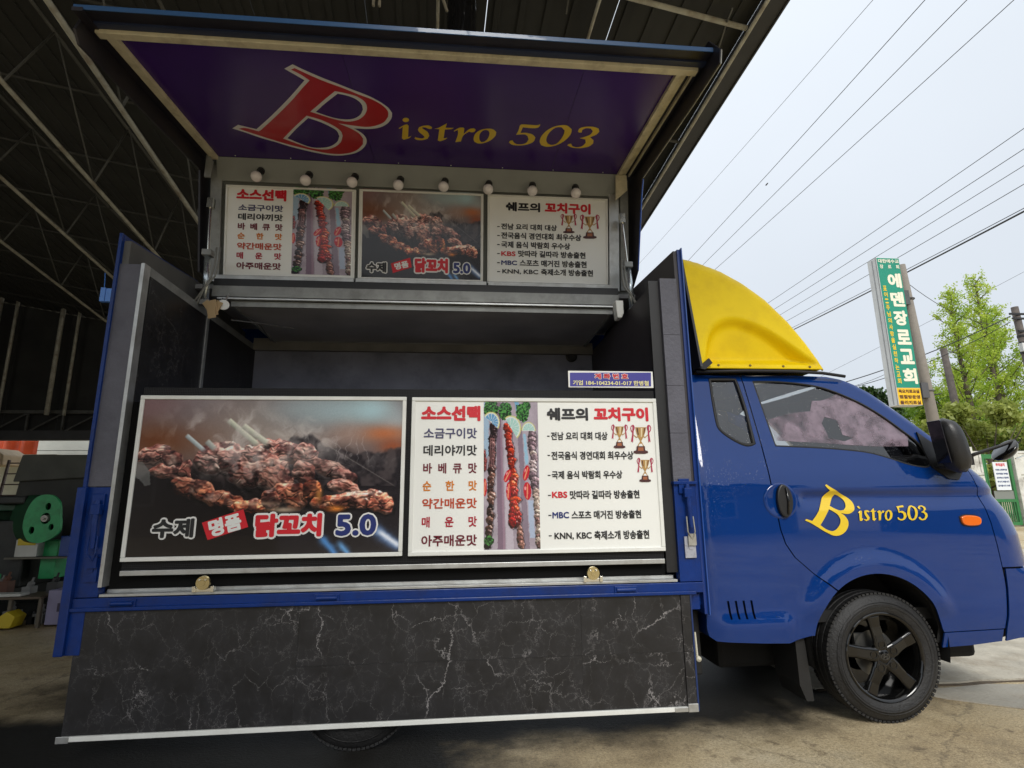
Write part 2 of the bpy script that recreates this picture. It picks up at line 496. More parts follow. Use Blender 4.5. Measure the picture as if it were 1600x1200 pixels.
def paint_grill(nx, ny):
    X, Y = np.meshgrid(np.linspace(0, 1230, nx), np.linspace(0, 735, ny))
    N = lambda sc, seed, o=3, ax=1.0, ay=1.0, dx=0, dy=0: vnoise(X * ax + dx + 500, Y * ay + dy + 500, 1 / sc, seed, o)
    n1, n2, n3 = N(160, 1), N(40, 2), N(12, 3)
    img = np.zeros((ny, nx, 3)) + np.array([96, 82, 80])
    def glow(cx, cy, rx, ry, c, a=1.0):
        nonlocal img
        img = lay(img, a * np.exp(-((X - cx) / rx) ** 2 - ((Y - cy) / ry) ** 2), c)
    glow(60, 30, 200, 80, (108, 76, 78)); glow(90, 190, 190, 90, (96, 46, 18), .95); glow(300, 60, 200, 90, (104, 92, 94), .9); glow(330, 190, 130, 90, (120, 84, 66), .6)
    glow(520, 110, 220, 110, (134, 120, 112), .9); glow(650, 210, 200, 70, (150, 136, 126), .8); glow(740, 40, 190, 80, (132, 140, 144), .9); glow(900, 60, 180, 90, (140, 158, 164), .9)
    glow(1080, 50, 140, 80, (150, 182, 190), .95); glow(1200, 110, 80, 60, (150, 160, 165), .8)
    glow(1140, 165, 130, 40, (170, 92, 52), .95); glow(960, 165, 110, 60, (146, 118, 106), .7); glow(1190, 230, 70, 40, (140, 62, 30), .8)
    floor_ = sm(-40, 70, Y - np.interp(X, [0, 200, 320, 600, 900, 1230], [330, 300, 330, 400, 250, 300]) + 70 * (n1 - .5))
    img = lay(img, floor_ * .95, (13, 10, 12))
    m = sm(-6, 14, Y - np.interp(X, [660, 700, 800, 870, 1000, 1120, 1230], [230, 175, 165, 225, 265, 250, 230]) + 30 * (n2 - .5)) * sm(640, 700, X)
    img = lay(img, m * .9, (26, 23, 27))
    img = lay(img, m * .5 * sm(.45, .7, N(60, 5, 3)) * (Y < 420), (84, 74, 74))
    # meat pieces along the skewers, back to front: cx, cy, rx, ry, tilt, brightness, warmth
    L = [(620, 222, 95, 34, .15, 1.05, 0), (700, 268, 112, 56, .2, 1.05, .1), (775, 262, 60, 44, .5, .95, 0), (890, 338, 84, 48, .35, .62, 0), (960, 372, 66, 40, .4, .7, 0), (385, 238, 66, 34, -.2, .95, 0),
         (70, 262, 84, 40, -.25, 1.0, .1), (160, 285, 60, 34, .5, .7, .1), (330, 285, 72, 74, .1, .92, 0), (440, 290, 88, 70, .1, 1.0, 0), (540, 268, 70, 48, .3, .95, 0), (610, 330, 96, 62, .3, .8, .1), (135, 350, 84, 36, .1, .85, .2),
         (520, 362, 100, 66, .2, .72, .1), (640, 392, 92, 68, .6, .66, .2), (960, 425, 82, 42, .2, .85, .2), (228, 345, 32, 62, 0, .85, .2), (770, 350, 62, 52, .3, .66, .1),
         (280, 430, 120, 46, .35, .72, .5), (400, 480, 130, 40, .25, .75, .7), (560, 512, 120, 34, -.1, 1.15, .8), (660, 462, 90, 52, -.5, .85, .5), (740, 468, 70, 62, .2, .72, .6), (812, 440, 46, 58, -.2, .85, .9),
         (900, 505, 105, 36, .1, .95, .8), (1040, 482, 140, 44, -.05, 1.2, .4), (1145, 505, 62, 46, .3, 1.1, .5)]
    for k, (cx, cy, rx, ry, an, br, wm) in enumerate(L):
        ca, sa = math.cos(an), math.sin(an)
        dx = X - cx + 34 * (N(38, 100 + k, 2) - .5); dy = Y - cy + 30 * (N(34, 140 + k, 2) - .5)
        u, v = (dx * ca + dy * sa) / rx, (-dx * sa + dy * ca) / ry
        q = u ** 2 + v ** 2
        fib = vnoise((dx * ca + dy * sa) * .35 + 700, (-dx * sa + dy * ca) * 1.4 + 700, 1 / 13, 180 + k, 3)
        crease = np.minimum(abs(vnoise(dx * .7 + 600, dy * 1.1 + 600, 1 / 34, 220 + k, 2) - .5), .10) / .10
        h = np.sqrt(np.clip(1 - q, 0, 1)) * ry
        gy, gx = np.gradient(h + 9 * crease + 7 * fib + 16 * vnoise(X + 300, Y + 300, 1 / 26, 260 + k, 2), 735 / ny, 1230 / nx)
        l = np.clip(.44 + .40 * np.clip(gy, -1.2, 1.2) - .12 * np.clip(gx, -1, 1), .03, 1.2) * br * (.62 + .38 * crease)
        c1 = np.array([186, 134, 122]) * (1 - wm) + np.array([206, 112, 66]) * wm; c2 = np.array([112, 62, 56]) * (1 - wm) + np.array([110, 34, 18]) * wm; c3 = np.array([222, 190, 174])
        t = np.clip(sm(.3, .72, fib), 0, 1)[..., None]
        col = c2 * (1 - t) + c1 * t
        ch = sm(.50, .66, vnoise(X * 1.1 + 200, Y + 200, 1 / 44, 300 + k, 3))[..., None] * .75; col = col * (1 - ch) + np.array([34, 16, 18]) * ch
        pl = sm(.55, .75, vnoise(X + 90, Y * 1.3 + 90, 1 / 50, 340 + k, 3))[..., None] * .55 * (1 - wm * .4); col = col * (1 - pl) + c3 * pl
        col = col * (.22 + 1.55 * l[..., None]) + 6 + (sm(.72, 1.0, l) * sm(.45, .7, n3))[..., None] * np.array([120, 108, 100]) * .8
        img = lay(img, np.clip((1 - q) * 3.2, 0, 1) ** .8, 0) * 1.0 if False else img * (1 - sm(0, .14, 1 - q)[..., None]) + col * sm(0, .14, 1 - q)[..., None]
        sh = sm(1.0, 1.25, q) * (1 - sm(1.25, 1.7, q)) * (v > .2); img = img * (1 - .45 * sh[..., None])
    def stick(x0, y0, x1, y1, w, c, a=1.0):
        nonlocal img
        d = np.array([x1 - x0, y1 - y0], float); Ls = np.hypot(*d); d /= Ls
        t = (X - x0) * d[0] + (Y - y0) * d[1]; q = (X - x0) * -d[1] + (Y - y0) * d[0]
        e_ = (1 - sm(w * .75, w * 1.2, abs(q))) * sm(-6, 6, t) * (1 - sm(Ls - 30, Ls + 4, t)) * a
        img = lay(img, e_, np.array(c)[None, None] * (.82 + .25 * np.clip(-q / w, -1, 1)[..., None]))
    stick(398, 100, 552, 228, 13, (214, 216, 194)); stick(468, 126, 600, 222, 14, (218, 218, 198)); stick(210, 174, 306, 254, 10, (196, 208, 212)); stick(306, 202, 356, 250, 13, (186, 190, 184))
    stick(850, 210, 1212, 428, 2.0, (112, 104, 102), .7)
    img = lay(img, inside([(0, 300), (25, 300), (62, 345), (72, 408), (48, 412), (20, 380), (0, 372)], X, Y) * (.35 + .45 * n2), (110, 112, 110))
    def smoke(cx, cy, rx, ry, seed, a, lo=.42, hi=.78):
        nonlocal img
        wv = N(90, seed + 7, 3) - .5
        s_ = sm(lo, hi, vnoise(X * .9 + 160 * wv + 400, Y * .7 + 120 * wv + 400, 1 / 70, seed, 5)) * np.exp(-((X - cx) / rx) ** 2 - ((Y - cy) / ry) ** 2)
        img = lay(img, s_ * a, (206, 198, 194))
    smoke(420, 150, 260, 110, 21, .75); smoke(560, 330, 210, 120, 23, .6); smoke(760, 200, 160, 110, 25, .7); smoke(960, 250, 190, 90, 27, .55); smoke(640, 250, 120, 100, 29, .5)
    for k in range(5):
        ph = N(70, 400 + k, 3) - .5
        line = np.exp(-((X - (900 + k * 42) - 150 * ph - (Y - 260) * .25 * math.sin(k * 2)) / 2.6) ** 2) * np.exp(-((Y - 240) / 75) ** 2); img = lay(img, line * .38, (190, 182, 182))
    glow(846, 462, 16, 34, (236, 150, 66), .55); glow(690, 530, 60, 12, (236, 206, 170), .6); glow(930, 528, 34, 14, (250, 140, 50), .7); glow(1040, 455, 90, 9, (240, 220, 200), .5); glow(560, 500, 90, 9, (238, 196, 160), .5)
    def streak(x0, y0, x1, y1, w, c, a):
        nonlocal img
        d = np.array([x1 - x0, y1 - y0], float); Ls = np.hypot(*d); d /= Ls
        t = (X - x0) * d[0] + (Y - y0) * d[1]; q = abs((X - x0) * -d[1] + (Y - y0) * d[0]) * (1 + .8 * (n2 - .5))
        img = lay(img, a * np.exp(-(q / w) ** 2) * sm(-30, 20, t) * (1 - sm(Ls - 20, Ls + 30, t)), c)
    streak(870, 660, 940, 740, 16, (70, 130, 200), .9); streak(955, 690, 1000, 740, 14, (90, 150, 210), .9)
    streak(1110, 620, 1235, 710, 26, (90, 130, 190), .8); streak(1140, 640, 1235, 705, 12, (225, 230, 240), .9)
    img = 255 * (np.clip(img, 0, 255) / 255) ** .88
    return np.clip(img * 1.08, 0, 255) * (0.97 + .06 * rng.random(X.shape))[..., None]

def paint_skewers(nx, ny):
    X, Y = np.meshgrid(np.linspace(0, 427, nx), np.linspace(0, 1120, ny))
    n1 = vnoise(X, Y, 1 / 90, 41); n2 = vnoise(X, Y, 1 / 24, 42); n3 = vnoise(X, Y, 1 / 9, 43)
    img = np.zeros((ny, nx, 3)) + np.array([168, 156, 168]) + 46 * (n1 - .5)[..., None]
    def poly(p, c, a=1.0, w=10):
        nonlocal img
        m = inside(p, X + w * (n2 - .5) * 2, Y + w * (n2 - .5)).astype(float); img = lay(img, m * a, c)
    poly([(0, 0), (40, 0), (40, 400), (0, 520)], (160, 185, 208)); poly([(100, 0), (135, 0), (150, 1120), (105, 1120)], (122, 98, 118), .9, 3); poly([(128, 200), (142, 200), (165, 1120), (146, 1120)], (150, 122, 140), .9, 3)
    poly([(150, 0), (175, 0), (230, 1120), (170, 1120)], (190, 180, 192), .9, 3); poly([(265, 200), (300, 200), (350, 1120), (300, 1120)], (128, 112, 128), .8, 4)
    poly([(245, 0), (280, 0), (285, 60), (260, 90)], (110, 170, 205), .9, 3); poly([(310, 250), (335, 250), (350, 480), (320, 490)], (150, 190, 215), .95, 12)
    poly([(340, 760), (385, 760), (390, 1040), (350, 1040)], (170, 188, 214), .85, 5)
    def chunks(path, w, y0, y1, step, cols, seed, gloss, long_=1.0):
        nonlocal img
        rr = np.random.default_rng(seed); y = y0; k = 0
        while y < y1:
            cx = np.interp(y, [p[0] for p in path], [p[1] for p in path]) + rr.uniform(-.25, .25) * w; ww = np.interp(y, [p[0] for p in w2], [p[1] for p in w2]) if False else w * rr.uniform(.75, 1.15); hh = step * rr.uniform(.75, 1.2) * long_
            dx = X - cx + 12 * (vnoise(X, Y, 1 / 16, seed + k, 2) - .5); dy = Y - y + 14 * (vnoise(X, Y, 1 / 18, seed + 50 + k, 2) - .5)
            q = (dx / ww) ** 2 + (dy / hh) ** 2; h = np.sqrt(np.clip(1 - q, 0, 1)) * min(ww, hh)
            gy, gx = np.gradient(h + 9 * vnoise(X, Y, 1 / 12, seed + 90 + k, 2), 1120 / ny, 427 / nx)
            l = np.clip(.72 + .38 * np.clip(gy, -1, 1) - .28 * np.clip(gx, -1, 1), .12, 1.5)
            c = np.array(cols[rr.integers(len(cols))], float); t = vnoise(X * 1.4, Y, 1 / 14, seed + 130 + k, 3)[..., None]
            col = c * (.55 + .9 * t) * l[..., None] + (sm(.95, 1.2, l) * sm(.5, .7, n3))[..., None] * 170 * gloss
            m = sm(0, .2, 1 - q)[..., None]; img = img * (1 - .5 * (sm(1.0, 1.1, q) * (1 - sm(1.1, 1.6, q)))[..., None] * (dx > 0)[..., None]); img = img * (1 - m) + col * m
            y += step * .95; k += 1
    dark = [(52, 24, 28), (90, 58, 58), (36, 16, 20), (126, 86, 84), (70, 34, 34)]
    chunks([(180, 75), (520, 58)], 30, 190, 540, 26, dark, 500, .7, 1.4)
    for xo in (-14, 2, 16): 
        ln = np.exp(-((X - 68 - xo + (Y - 300) * .045 + 5 * (n2 - .5)) / 4) ** 2) * sm(270, 290, Y) * (1 - sm(500, 520, Y)); img = lay(img, ln * .7, (172, 128, 128))
    chunks([(520, 62), (900, 50), (1120, 28)], 30, 540, 1110, 32, [(26, 14, 16), (60, 36, 32), (150, 104, 90), (18, 10, 12), (96, 60, 50)], 700, .9)
    chunks([(150, 178), (330, 205), (600, 228), (960, 245)], 34, 200, 640, 34, [(168, 42, 20), (206, 70, 26), (130, 22, 14), (196, 52, 18)], 900, .9)
    chunks([(640, 226), (960, 246)], 46, 650, 960, 38, [(176, 32, 16), (206, 66, 24), (140, 20, 14), (90, 34, 34)], 1100, .9)
    chunks([(880, 215), (960, 220)], 32, 850, 960, 40, [(150, 18, 18)], 1200, .5)
    chunks([(960, 262), (1120, 290)], 30, 985, 1115, 36, [(150, 104, 92), (110, 66, 60), (180, 130, 116)], 1300, .4)
    chunks([(200, 385), (560, 385), (700, 405), (1120, 412)], 36, 240, 700, 36, [(150, 126, 134), (178, 156, 158), (120, 98, 108), (192, 170, 160)], 1500, .4)
    chunks([(700, 408), (1120, 415)], 26, 700, 1110, 32, [(176, 150, 140), (200, 180, 166), (128, 96, 92)], 1700, .4)
    chunks([(390, 6), (520, 6)], 16, 400, 520, 30, [(140, 60, 60)], 1900, .3)
    for cx, cy, rx, ry in [(60, 50, 58, 66), (170, 65, 54, 74), (310, 80, 54, 84), (345, 30, 30, 40), (40, 1050, 38, 40)]:
        m = (((X - cx) / rx) ** 2 + ((Y - cy) / ry) ** 2 + 1.3 * (n2 - .5) < 1).astype(float)
        t = sm(.3, .7, n3)[..., None]; img = img * (1 - m[..., None]) + (np.array([8, 34, 14]) * (1 - t) + np.array([84, 158, 72]) * t) * m[..., None]
    def lemon(cx, cy, R, a0, flip):
        nonlocal img
        dx, dy = X - cx, Y - cy; d = np.hypot(dx, dy * .8); an = (np.arctan2(dy, dx) - a0) % (2 * math.pi)
        half = an < math.pi
        img = lay(img, ((d < R) & half) * 1.0, (206, 204, 130)); img = lay(img, ((d < R * .9) & half) * 1.0, (215, 222, 220))
        seg = (d < R * .8) & half & (abs(((an * 7 / math.pi) % 1) - .5) < .42) & (d > R * .12)
        img = lay(img, seg * (.8 + .2 * n3), (90, 150, 196) if flip else (160, 205, 196))
    lemon(58, 160, 68, -2.4 + math.pi * 0, True); lemon(215, 205, 80, -2.1, False); lemon(355, 225, 55, -3.14, False)
    for cx, cy, rx, ry, an in [(184, 575, 24, 52, -.4), (190, 690, 18, 68, 0), (330, 555, 24, 60, -.2), (337, 690, 30, 68, .05), (8, 660, 16, 68, 0)]:
        dx, dy = X - cx, Y - cy; a, b = dx * math.cos(an) - dy * math.sin(an), dx * math.sin(an) + dy * math.cos(an)
        d = (a / rx) ** 2 + (b / ry) ** 2
        img = lay(img, (d < 1) * 1.0, (190, 16, 40)); img = lay(img, ((d < .7) & (abs(a + b * .1) < 5)) * .9, (232, 150, 110)); img = lay(img, ((a / rx + .5) ** 2 + (b / ry + .3) ** 2 < .05) * .8, (245, 180, 180))
    return np.clip(img, 0, 255) * (0.96 + .08 * rng.random(X.shape))[..., None]

def s2l(a):
    a = np.clip(a / 255.0, 0, 1); return np.where(a < .04045, a / 12.92, ((a + .055) / 1.055) ** 2.4)
def print_mesh(name, img, aspect_w, aspect_h):
    ny, nx = img.shape[:2]
    xs = np.linspace(0, 1, nx + 1); ys = np.linspace(0, 1, ny + 1)
    XX, YY = np.meshgrid(xs, ys)
    v = np.stack([XX.ravel(), YY.ravel(), 0 * XX.ravel()], -1)
    me = bpy.data.meshes.new(name)
    nv = len(v); i, j = np.meshgrid(np.arange(nx), np.arange(ny)); a = (j * (nx + 1) + i).ravel()
    q = np.stack([a, a + 1, a + nx + 2, a + nx + 1], -1).ravel()
    me.vertices.add(nv); me.vertices.foreach_set('co', v.ravel())
    me.loops.add(len(q)); me.loops.foreach_set('vertex_index', q)
    me.polygons.add(nx * ny); me.polygons.foreach_set('loop_start', np.arange(nx * ny) * 4)
    me.update(calc_edges=True)
    at = me.color_attributes.new('print', 'FLOAT_COLOR', 'POINT')
    im = s2l(img[::-1])
    pad = np.pad(im, ((0, 1), (0, 1), (0, 0)), mode='edge')
    c = np.concatenate([pad.reshape(-1, 3), np.ones((nv, 1))], 1)
    at.data.foreach_set('color', c.ravel().astype(np.float32))
    return me
def print_mat():
    m = bpy.data.materials.new('photo_print'); m.use_nodes = True; n = m.node_tree
    b = n.nodes['Principled BSDF']; b.inputs['Roughness'].default_value = .22
    b.inputs['Coat Weight'].default_value = .3
    a = n.nodes.new('ShaderNodeVertexColor'); a.layer_name = 'print'
    n.links.new(a.outputs['Color'], b.inputs['Base Color'])
    return m
PM = print_mat()
GRILL = print_mesh('grill_picture', paint_grill(420, 250), 1, 1); GRILL.materials.append(PM)
SKEW = print_mesh('skewer_picture', paint_skewers(120, 300), 1, 1); SKEW.materials.append(PM)
def place_print(me, frame, rect, n, parent, name='food_picture', label=None):
    a0, a1, b0, b1 = rect
    o = bpy.data.objects.new(name, me); COL.objects.link(o); o.parent = parent
    org = np.array(parent.get('_o', (0, 0, 0)), float); p = frame.P(a0, b0, n) - org
    m = Matrix.Identity(4)
    for i in range(3):
        m[i][0] = frame.U[i] * (a1 - a0); m[i][1] = frame.V[i] * (b1 - b0); m[i][2] = frame.N[i]; m[i][3] = p[i]
    o.matrix_local = m
    if label: o['label'] = label
    return o
def pprint_(me, frame, px, n, parent, label=None):
    x0, y0, x1, y1 = px
    a0, b1 = frame.ab(x0, y0); a1, b1b = frame.ab(x1, y0); a0b, b0 = frame.ab(x0, y1); a1b, b0b = frame.ab(x1, y1)
    return place_print(me, frame, ((a0 + a0b) / 2, (a1 + a1b) / 2, (b0 + b0b) / 2, (b1 + b1b) / 2), n, parent, label=label)
def pshape(frame, pts, ox, oy, sc, smooth=True, corner=42):
    p = smooth_poly(pts, corner) if smooth else pts
    return [frame.ab(ox + q[0] / sc, oy + q[1] / sc) for q in p]

# ------------------------------------------------------------------ ground
def ground_mat():
    m = bpy.data.materials.new('stained_concrete'); m.use_nodes = True; n = m.node_tree
    b = n.nodes['Principled BSDF']; t = n.nodes.new('ShaderNodeTexCoord')
    def noise(sc, det=8, ro=.6):
        q = n.nodes.new('ShaderNodeTexNoise'); q.inputs['Scale'].default_value = sc; q.inputs['Detail'].default_value = det; q.inputs['Roughness'].default_value = ro
        n.links.new(t.outputs['Object'], q.inputs['Vector']); return q
    def rampn(src, stops):
        r = n.nodes.new('ShaderNodeValToRGB')
        r.color_ramp.elements[0].position = stops[0][0]; r.color_ramp.elements[0].color = (*stops[0][1], 1)
        r.color_ramp.elements[1].position = stops[-1][0]; r.color_ramp.elements[1].color = (*stops[-1][1], 1)
        for p, c in stops[1:-1]:
            e_ = r.color_ramp.elements.new(p); e_.color = (*c, 1)
        n.links.new(src, r.inputs[0]); return r
    def mix(f, a, c2, typ='MIX'):
        q = n.nodes.new('ShaderNodeMix'); q.data_type = 'RGBA'; q.blend_type = typ
        if isinstance(f, float): q.inputs[0].default_value = f
        else: n.links.new(f, q.inputs[0])
        n.links.new(a, q.inputs[6])
        if isinstance(c2, tuple): q.inputs[7].default_value = (*c2, 1)
        else: n.links.new(c2, q.inputs[7])
        return q.outputs[2]
    big = rampn(noise(.9, 6).outputs['Fac'], [(.35, (.36, .275, .155)), (.5, (.46, .37, .225)), (.68, (.54, .465, .32))])
    fine = rampn(noise(70, 8, .8).outputs['Fac'], [(.32, (.55, .55, .55)), (.68, (1.3, 1.3, 1.3))])
    c = mix(1.0, big.outputs['Color'], fine.outputs['Color'], 'MULTIPLY')
    vg = n.nodes.new('ShaderNodeTexVoronoi'); vg.inputs['Scale'].default_value = 110; n.links.new(t.outputs['Object'], vg.inputs['Vector'])
    gr = rampn(vg.outputs['Distance'], [(.15, (.62, .58, .5)), (.45, (1.12, 1.12, 1.12))]); c = mix(.7, c, gr.outputs['Color'], 'MULTIPLY')
    sp = rampn(noise(9, 9, .75).outputs['Fac'], [(.54, (0, 0, 0)), (.66, (.8, .8, .8))])
    c = mix(sp.outputs['Color'], c, (.13, .095, .055))
    ck = n.nodes.new('ShaderNodeTexVoronoi'); ck.feature = 'DISTANCE_TO_EDGE'; ck.inputs['Scale'].default_value = .55
    nv = noise(4, 6, .7); va_ = n.nodes.new('ShaderNodeVectorMath'); va_.operation = 'MULTIPLY_ADD'; va_.inputs[1].default_value = (.25, .25, 0)
    n.links.new(nv.outputs['Color'], va_.inputs[0]); n.links.new(t.outputs['Object'], va_.inputs[2]); n.links.new(va_.outputs[0], ck.inputs['Vector'])
    cr_ = rampn(ck.outputs['Distance'], [(.0, (.45, .45, .45)), (.005, (0, 0, 0))]); c = mix(cr_.outputs['Color'], c, (.06, .05, .035))
    st = rampn(noise(2.1, 6, .6).outputs['Fac'], [(.58, (0, 0, 0)), (.74, (.55, .55, .55))])
    c = mix(st.outputs['Color'], c, (.10, .08, .055))
    sx = n.nodes.new('ShaderNodeSeparateXYZ'); n.links.new(t.outputs['Object'], sx.inputs[0])
    def mt(op, a, b_):
        q = n.nodes.new('ShaderNodeMath'); q.operation = op
        for i, z in enumerate((a, b_)):
            if isinstance(z, (int, float)): q.inputs[i].default_value = z
            else: n.links.new(z, q.inputs[i])
        return q.outputs[0]
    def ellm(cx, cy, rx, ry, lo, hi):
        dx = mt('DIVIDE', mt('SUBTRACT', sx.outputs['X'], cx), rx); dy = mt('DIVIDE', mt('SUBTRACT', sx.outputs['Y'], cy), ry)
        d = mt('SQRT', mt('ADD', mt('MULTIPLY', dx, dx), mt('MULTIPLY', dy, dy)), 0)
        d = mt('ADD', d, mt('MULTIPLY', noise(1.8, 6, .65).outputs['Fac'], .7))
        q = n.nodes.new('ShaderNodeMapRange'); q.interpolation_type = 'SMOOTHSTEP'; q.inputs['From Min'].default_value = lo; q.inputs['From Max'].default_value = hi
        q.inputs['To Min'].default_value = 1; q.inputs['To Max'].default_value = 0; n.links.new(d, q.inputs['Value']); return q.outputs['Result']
    oil = mt('MAXIMUM', ellm(-2.0, 2.75, 2.3, .95, 1.15, 1.5), ellm(.4, 4.0, 3.0, 1.15, 1.1, 1.5))  # first ellipse is the oily wet patch, second paints shadow under the truck
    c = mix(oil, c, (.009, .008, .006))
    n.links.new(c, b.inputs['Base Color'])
    ro = rampn(noise(1.5).outputs['Fac'], [(.4, (.45, .45, .45)), (.6, (.85, .85, .85))])
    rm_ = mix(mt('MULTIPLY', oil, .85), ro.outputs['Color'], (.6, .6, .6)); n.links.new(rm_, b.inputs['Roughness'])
    bp = n.nodes.new('ShaderNodeBump'); bp.inputs['Strength'].default_value = .6; bp.inputs['Distance'].default_value = .01
    n.links.new(noise(60, 8, .7).outputs['Fac'], bp.inputs['Height']); n.links.new(bp.outputs[0], b.inputs['Normal'])
    return m
gm = ground_mat()
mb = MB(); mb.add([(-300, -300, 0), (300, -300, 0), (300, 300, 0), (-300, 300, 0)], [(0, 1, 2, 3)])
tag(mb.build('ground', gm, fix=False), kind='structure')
# paler outer slab with a broken edge beside the truck
rs = random.Random(3)
edge = [(2.2 + i * .16, 3.50 + .008 * math.sin(i * .7) + rs.uniform(-.012, .012)) for i in range(60)]
pale = mat('pale_concrete', (.42, .385, .31), .8, var=.25, vscale=5, bump=.7, bscale=45, dirt=(.22, .17, .11), dirt_amt=.6, dirt_scale=3)
mb = MB(); mb.prism(edge + [(edge[-1][0], 17.2), (2.2, 17.2)], 'z', .001, .014)
tag(mb.build('concrete_slab', pale), kind='structure')
mb = MB(); crack = [(x, y - .012 - rs.uniform(0, .03)) for x, y in edge]
mb.prism(list(reversed([(x, y - .002) for x, y in edge])) + crack, 'z', .001, .005)
tag(mb.build('slab_joint', mat('joint_dirt', (.10, .075, .05), .95, var=.4, vscale=30)), kind='structure')
wet = mat('smooth_grey_slab', (.36, .335, .28), .7, var=.2, vscale=3, bump=.4, bscale=50, dirt=(.2, .15, .09), dirt_amt=.7, dirt_scale=2.2, rvar=.2)
mb = MB(); e2 = [(x, y - .05 - rs.uniform(0, .03)) for x, y in edge]
low = [(10, 2.2), (4.1, 2.45), (3.5, 2.75), (3.15, 3.05), (2.85, 3.25)]
mb.prism(list(reversed(e2[3:48])) + list(reversed(low)), 'z', .001, .006)
tag(mb.build('concrete_patch', wet), kind='structure')

# ------------------------------------------------------------------ steel shed
D = nrm((-0.05315284, 0.99293106, -0.10612583))
al = math.radians(10)
E = np.array([-math.cos(al), 0, math.sin(al)]); E = nrm(E - D * E.dot(D)); NR = np.cross(D, E)
if NR[2] < 0: NR = -NR
P0 = np.array([2.417, 3.278, 4.90])
def R(s, t, n=0.0): return P0 + D * s + E * t + NR * n
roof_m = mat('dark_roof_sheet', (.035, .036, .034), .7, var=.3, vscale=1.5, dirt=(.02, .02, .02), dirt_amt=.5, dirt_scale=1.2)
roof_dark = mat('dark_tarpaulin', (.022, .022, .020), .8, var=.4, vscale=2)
pipe_m = mat('painted_pipe', (.42, .41, .34), .55, var=.2, vscale=10, dirt=(.16, .10, .05), dirt_amt=.6, dirt_scale=7)
purlin_shaded = mat('shaded_pipe', (.05, .05, .045), .7)  # darker copy of the pipe, painting in the shadow deeper under the roof
pipe_dark = mat('dim_pipe', (.09, .09, .08), .6, var=.3, vscale=8)
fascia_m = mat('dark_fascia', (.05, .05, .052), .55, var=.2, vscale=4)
SH0, SH1, SHT = -4.4, 14.5, 17.0
shed = thing('steel_shed', 'dark open-sided steel shed with a low sloping roof over the food truck', 'shed', tuple(R(0, 0) * [1, 1, 0]))
k = 0; t0 = .13
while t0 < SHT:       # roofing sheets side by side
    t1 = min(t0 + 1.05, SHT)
    SA = SH0 if t0 < 3.2 else -11.0      # unseen forward run on the left, added to keep the sun out
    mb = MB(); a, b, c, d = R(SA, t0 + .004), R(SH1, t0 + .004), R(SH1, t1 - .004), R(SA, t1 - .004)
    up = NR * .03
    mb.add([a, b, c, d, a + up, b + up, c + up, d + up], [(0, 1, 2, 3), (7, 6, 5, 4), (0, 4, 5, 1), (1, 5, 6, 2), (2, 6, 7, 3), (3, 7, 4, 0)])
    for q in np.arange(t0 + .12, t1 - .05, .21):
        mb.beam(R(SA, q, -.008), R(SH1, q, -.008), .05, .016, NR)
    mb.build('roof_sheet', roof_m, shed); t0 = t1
mb = MB(); mb.beam(R(SH0, .065, -.10), R(SH1, .065, -.10), .125, .03, NR); mb.beam(R(SH0, -.006, -.02), R(SH1, -.006, -.02), .012, .22, NR)
mb.beam(R(SH0, .125, -.05), R(SH1, .125, -.05), .008, .12, NR)
mb.build('eave_beam', fascia_m, shed)
mb = MB(); mb.tube([R(SH0, .15, -.15), R(SH1, .15, -.15)], .016, 8); mb.build('eave_pipe', pipe_m, shed, smooth=True)
for i, s in enumerate(np.arange(-2.3, 14, 1.25)):
    mb = MB(); mb.tube([R(s, .16, -.10), R(s, 3.0, -.10)], .016 if i % 2 else .022, 6)
    mb.build('purlin', pipe_m if i % 2 == 0 else pipe_dark, shed, smooth=True)
    mb = MB(); mb.tube([R(s, 3.0, -.10), R(s, SHT, -.10)], .016, 6); mb.build('purlin', purlin_shaded, shed, smooth=True)
    if s < 5.5:
        for tt in (.33, 1.6, 2.35):
            for q_ in (R(s + .18, tt - .02, -.2), R(s - .18, tt + .05, -.2)):
                mb = MB(); mb.beam(R(s, tt, -.10), q_, .012, .012); mb.build('purlin_bracket', pipe_dark, shed)
for t in (1.35, 2.62):
    mb = MB(); mb.tube([R(SH0, t, -.13), R(SH1, t, -.13)], .014, 6); mb.build('roof_rail', pipe_m, shed, smooth=True)
# long lattice trusses running back along the shed: lower pipe, webs up to the roof
def truss(X, y0, z0, y1, z1, ya, yb, top, r=.021, m=pipe_m, pitch=1.25, ph=0):
    sl_ = (z1 - z0) / (y1 - y0)
    lo = lambda y: np.array([X, y, z0 + sl_ * (y - y0)])
    def hi(y):
        # height of the roof above (X, y)
        p = R(0, 0); zz = p[2] - (NR[0] * (X - p[0]) + NR[1] * (y - p[1])) / NR[2]
        return np.array([X, y, min(zz - .1, lo(y)[2] + top)])
    mb = MB(); mb.tube([lo(ya), lo(yb)], r, 8); mb.build('truss_pipe', m, shed, smooth=True)
    mb = MB(); mb.tube([hi(ya), hi(yb)], r * .8, 8); mb.build('truss_pipe', pipe_dark, shed, smooth=True)
    y = ya + .2 + ph; j = 0
    mbw = MB()
    while y < yb - pitch:
        mbw.tube([lo(y), hi(y + pitch * .35)], r * .5, 6); mbw.tube([lo(y), hi(y - pitch * .65)], r * .42, 6); y += pitch
    mbw.build('truss_web', pipe_dark, shed, smooth=True)
truss(-2.6, 3.385, 4.22, 5.072, 3.914, 1.2, 7.5, 1.3)
truss(-4.0, 4.474, 4.783, 6.865, 4.39, 1.5, 10, 1.2, ph=.3)
truss(-5.4, 6.281, 4.931, 8.096, 4.652, 1.5, 12.5, 1.3, ph=.7)
truss(-6.8, 8.109, 4.979, 10.0, 4.68, 1.5, 13.6, 1.5, ph=.2)
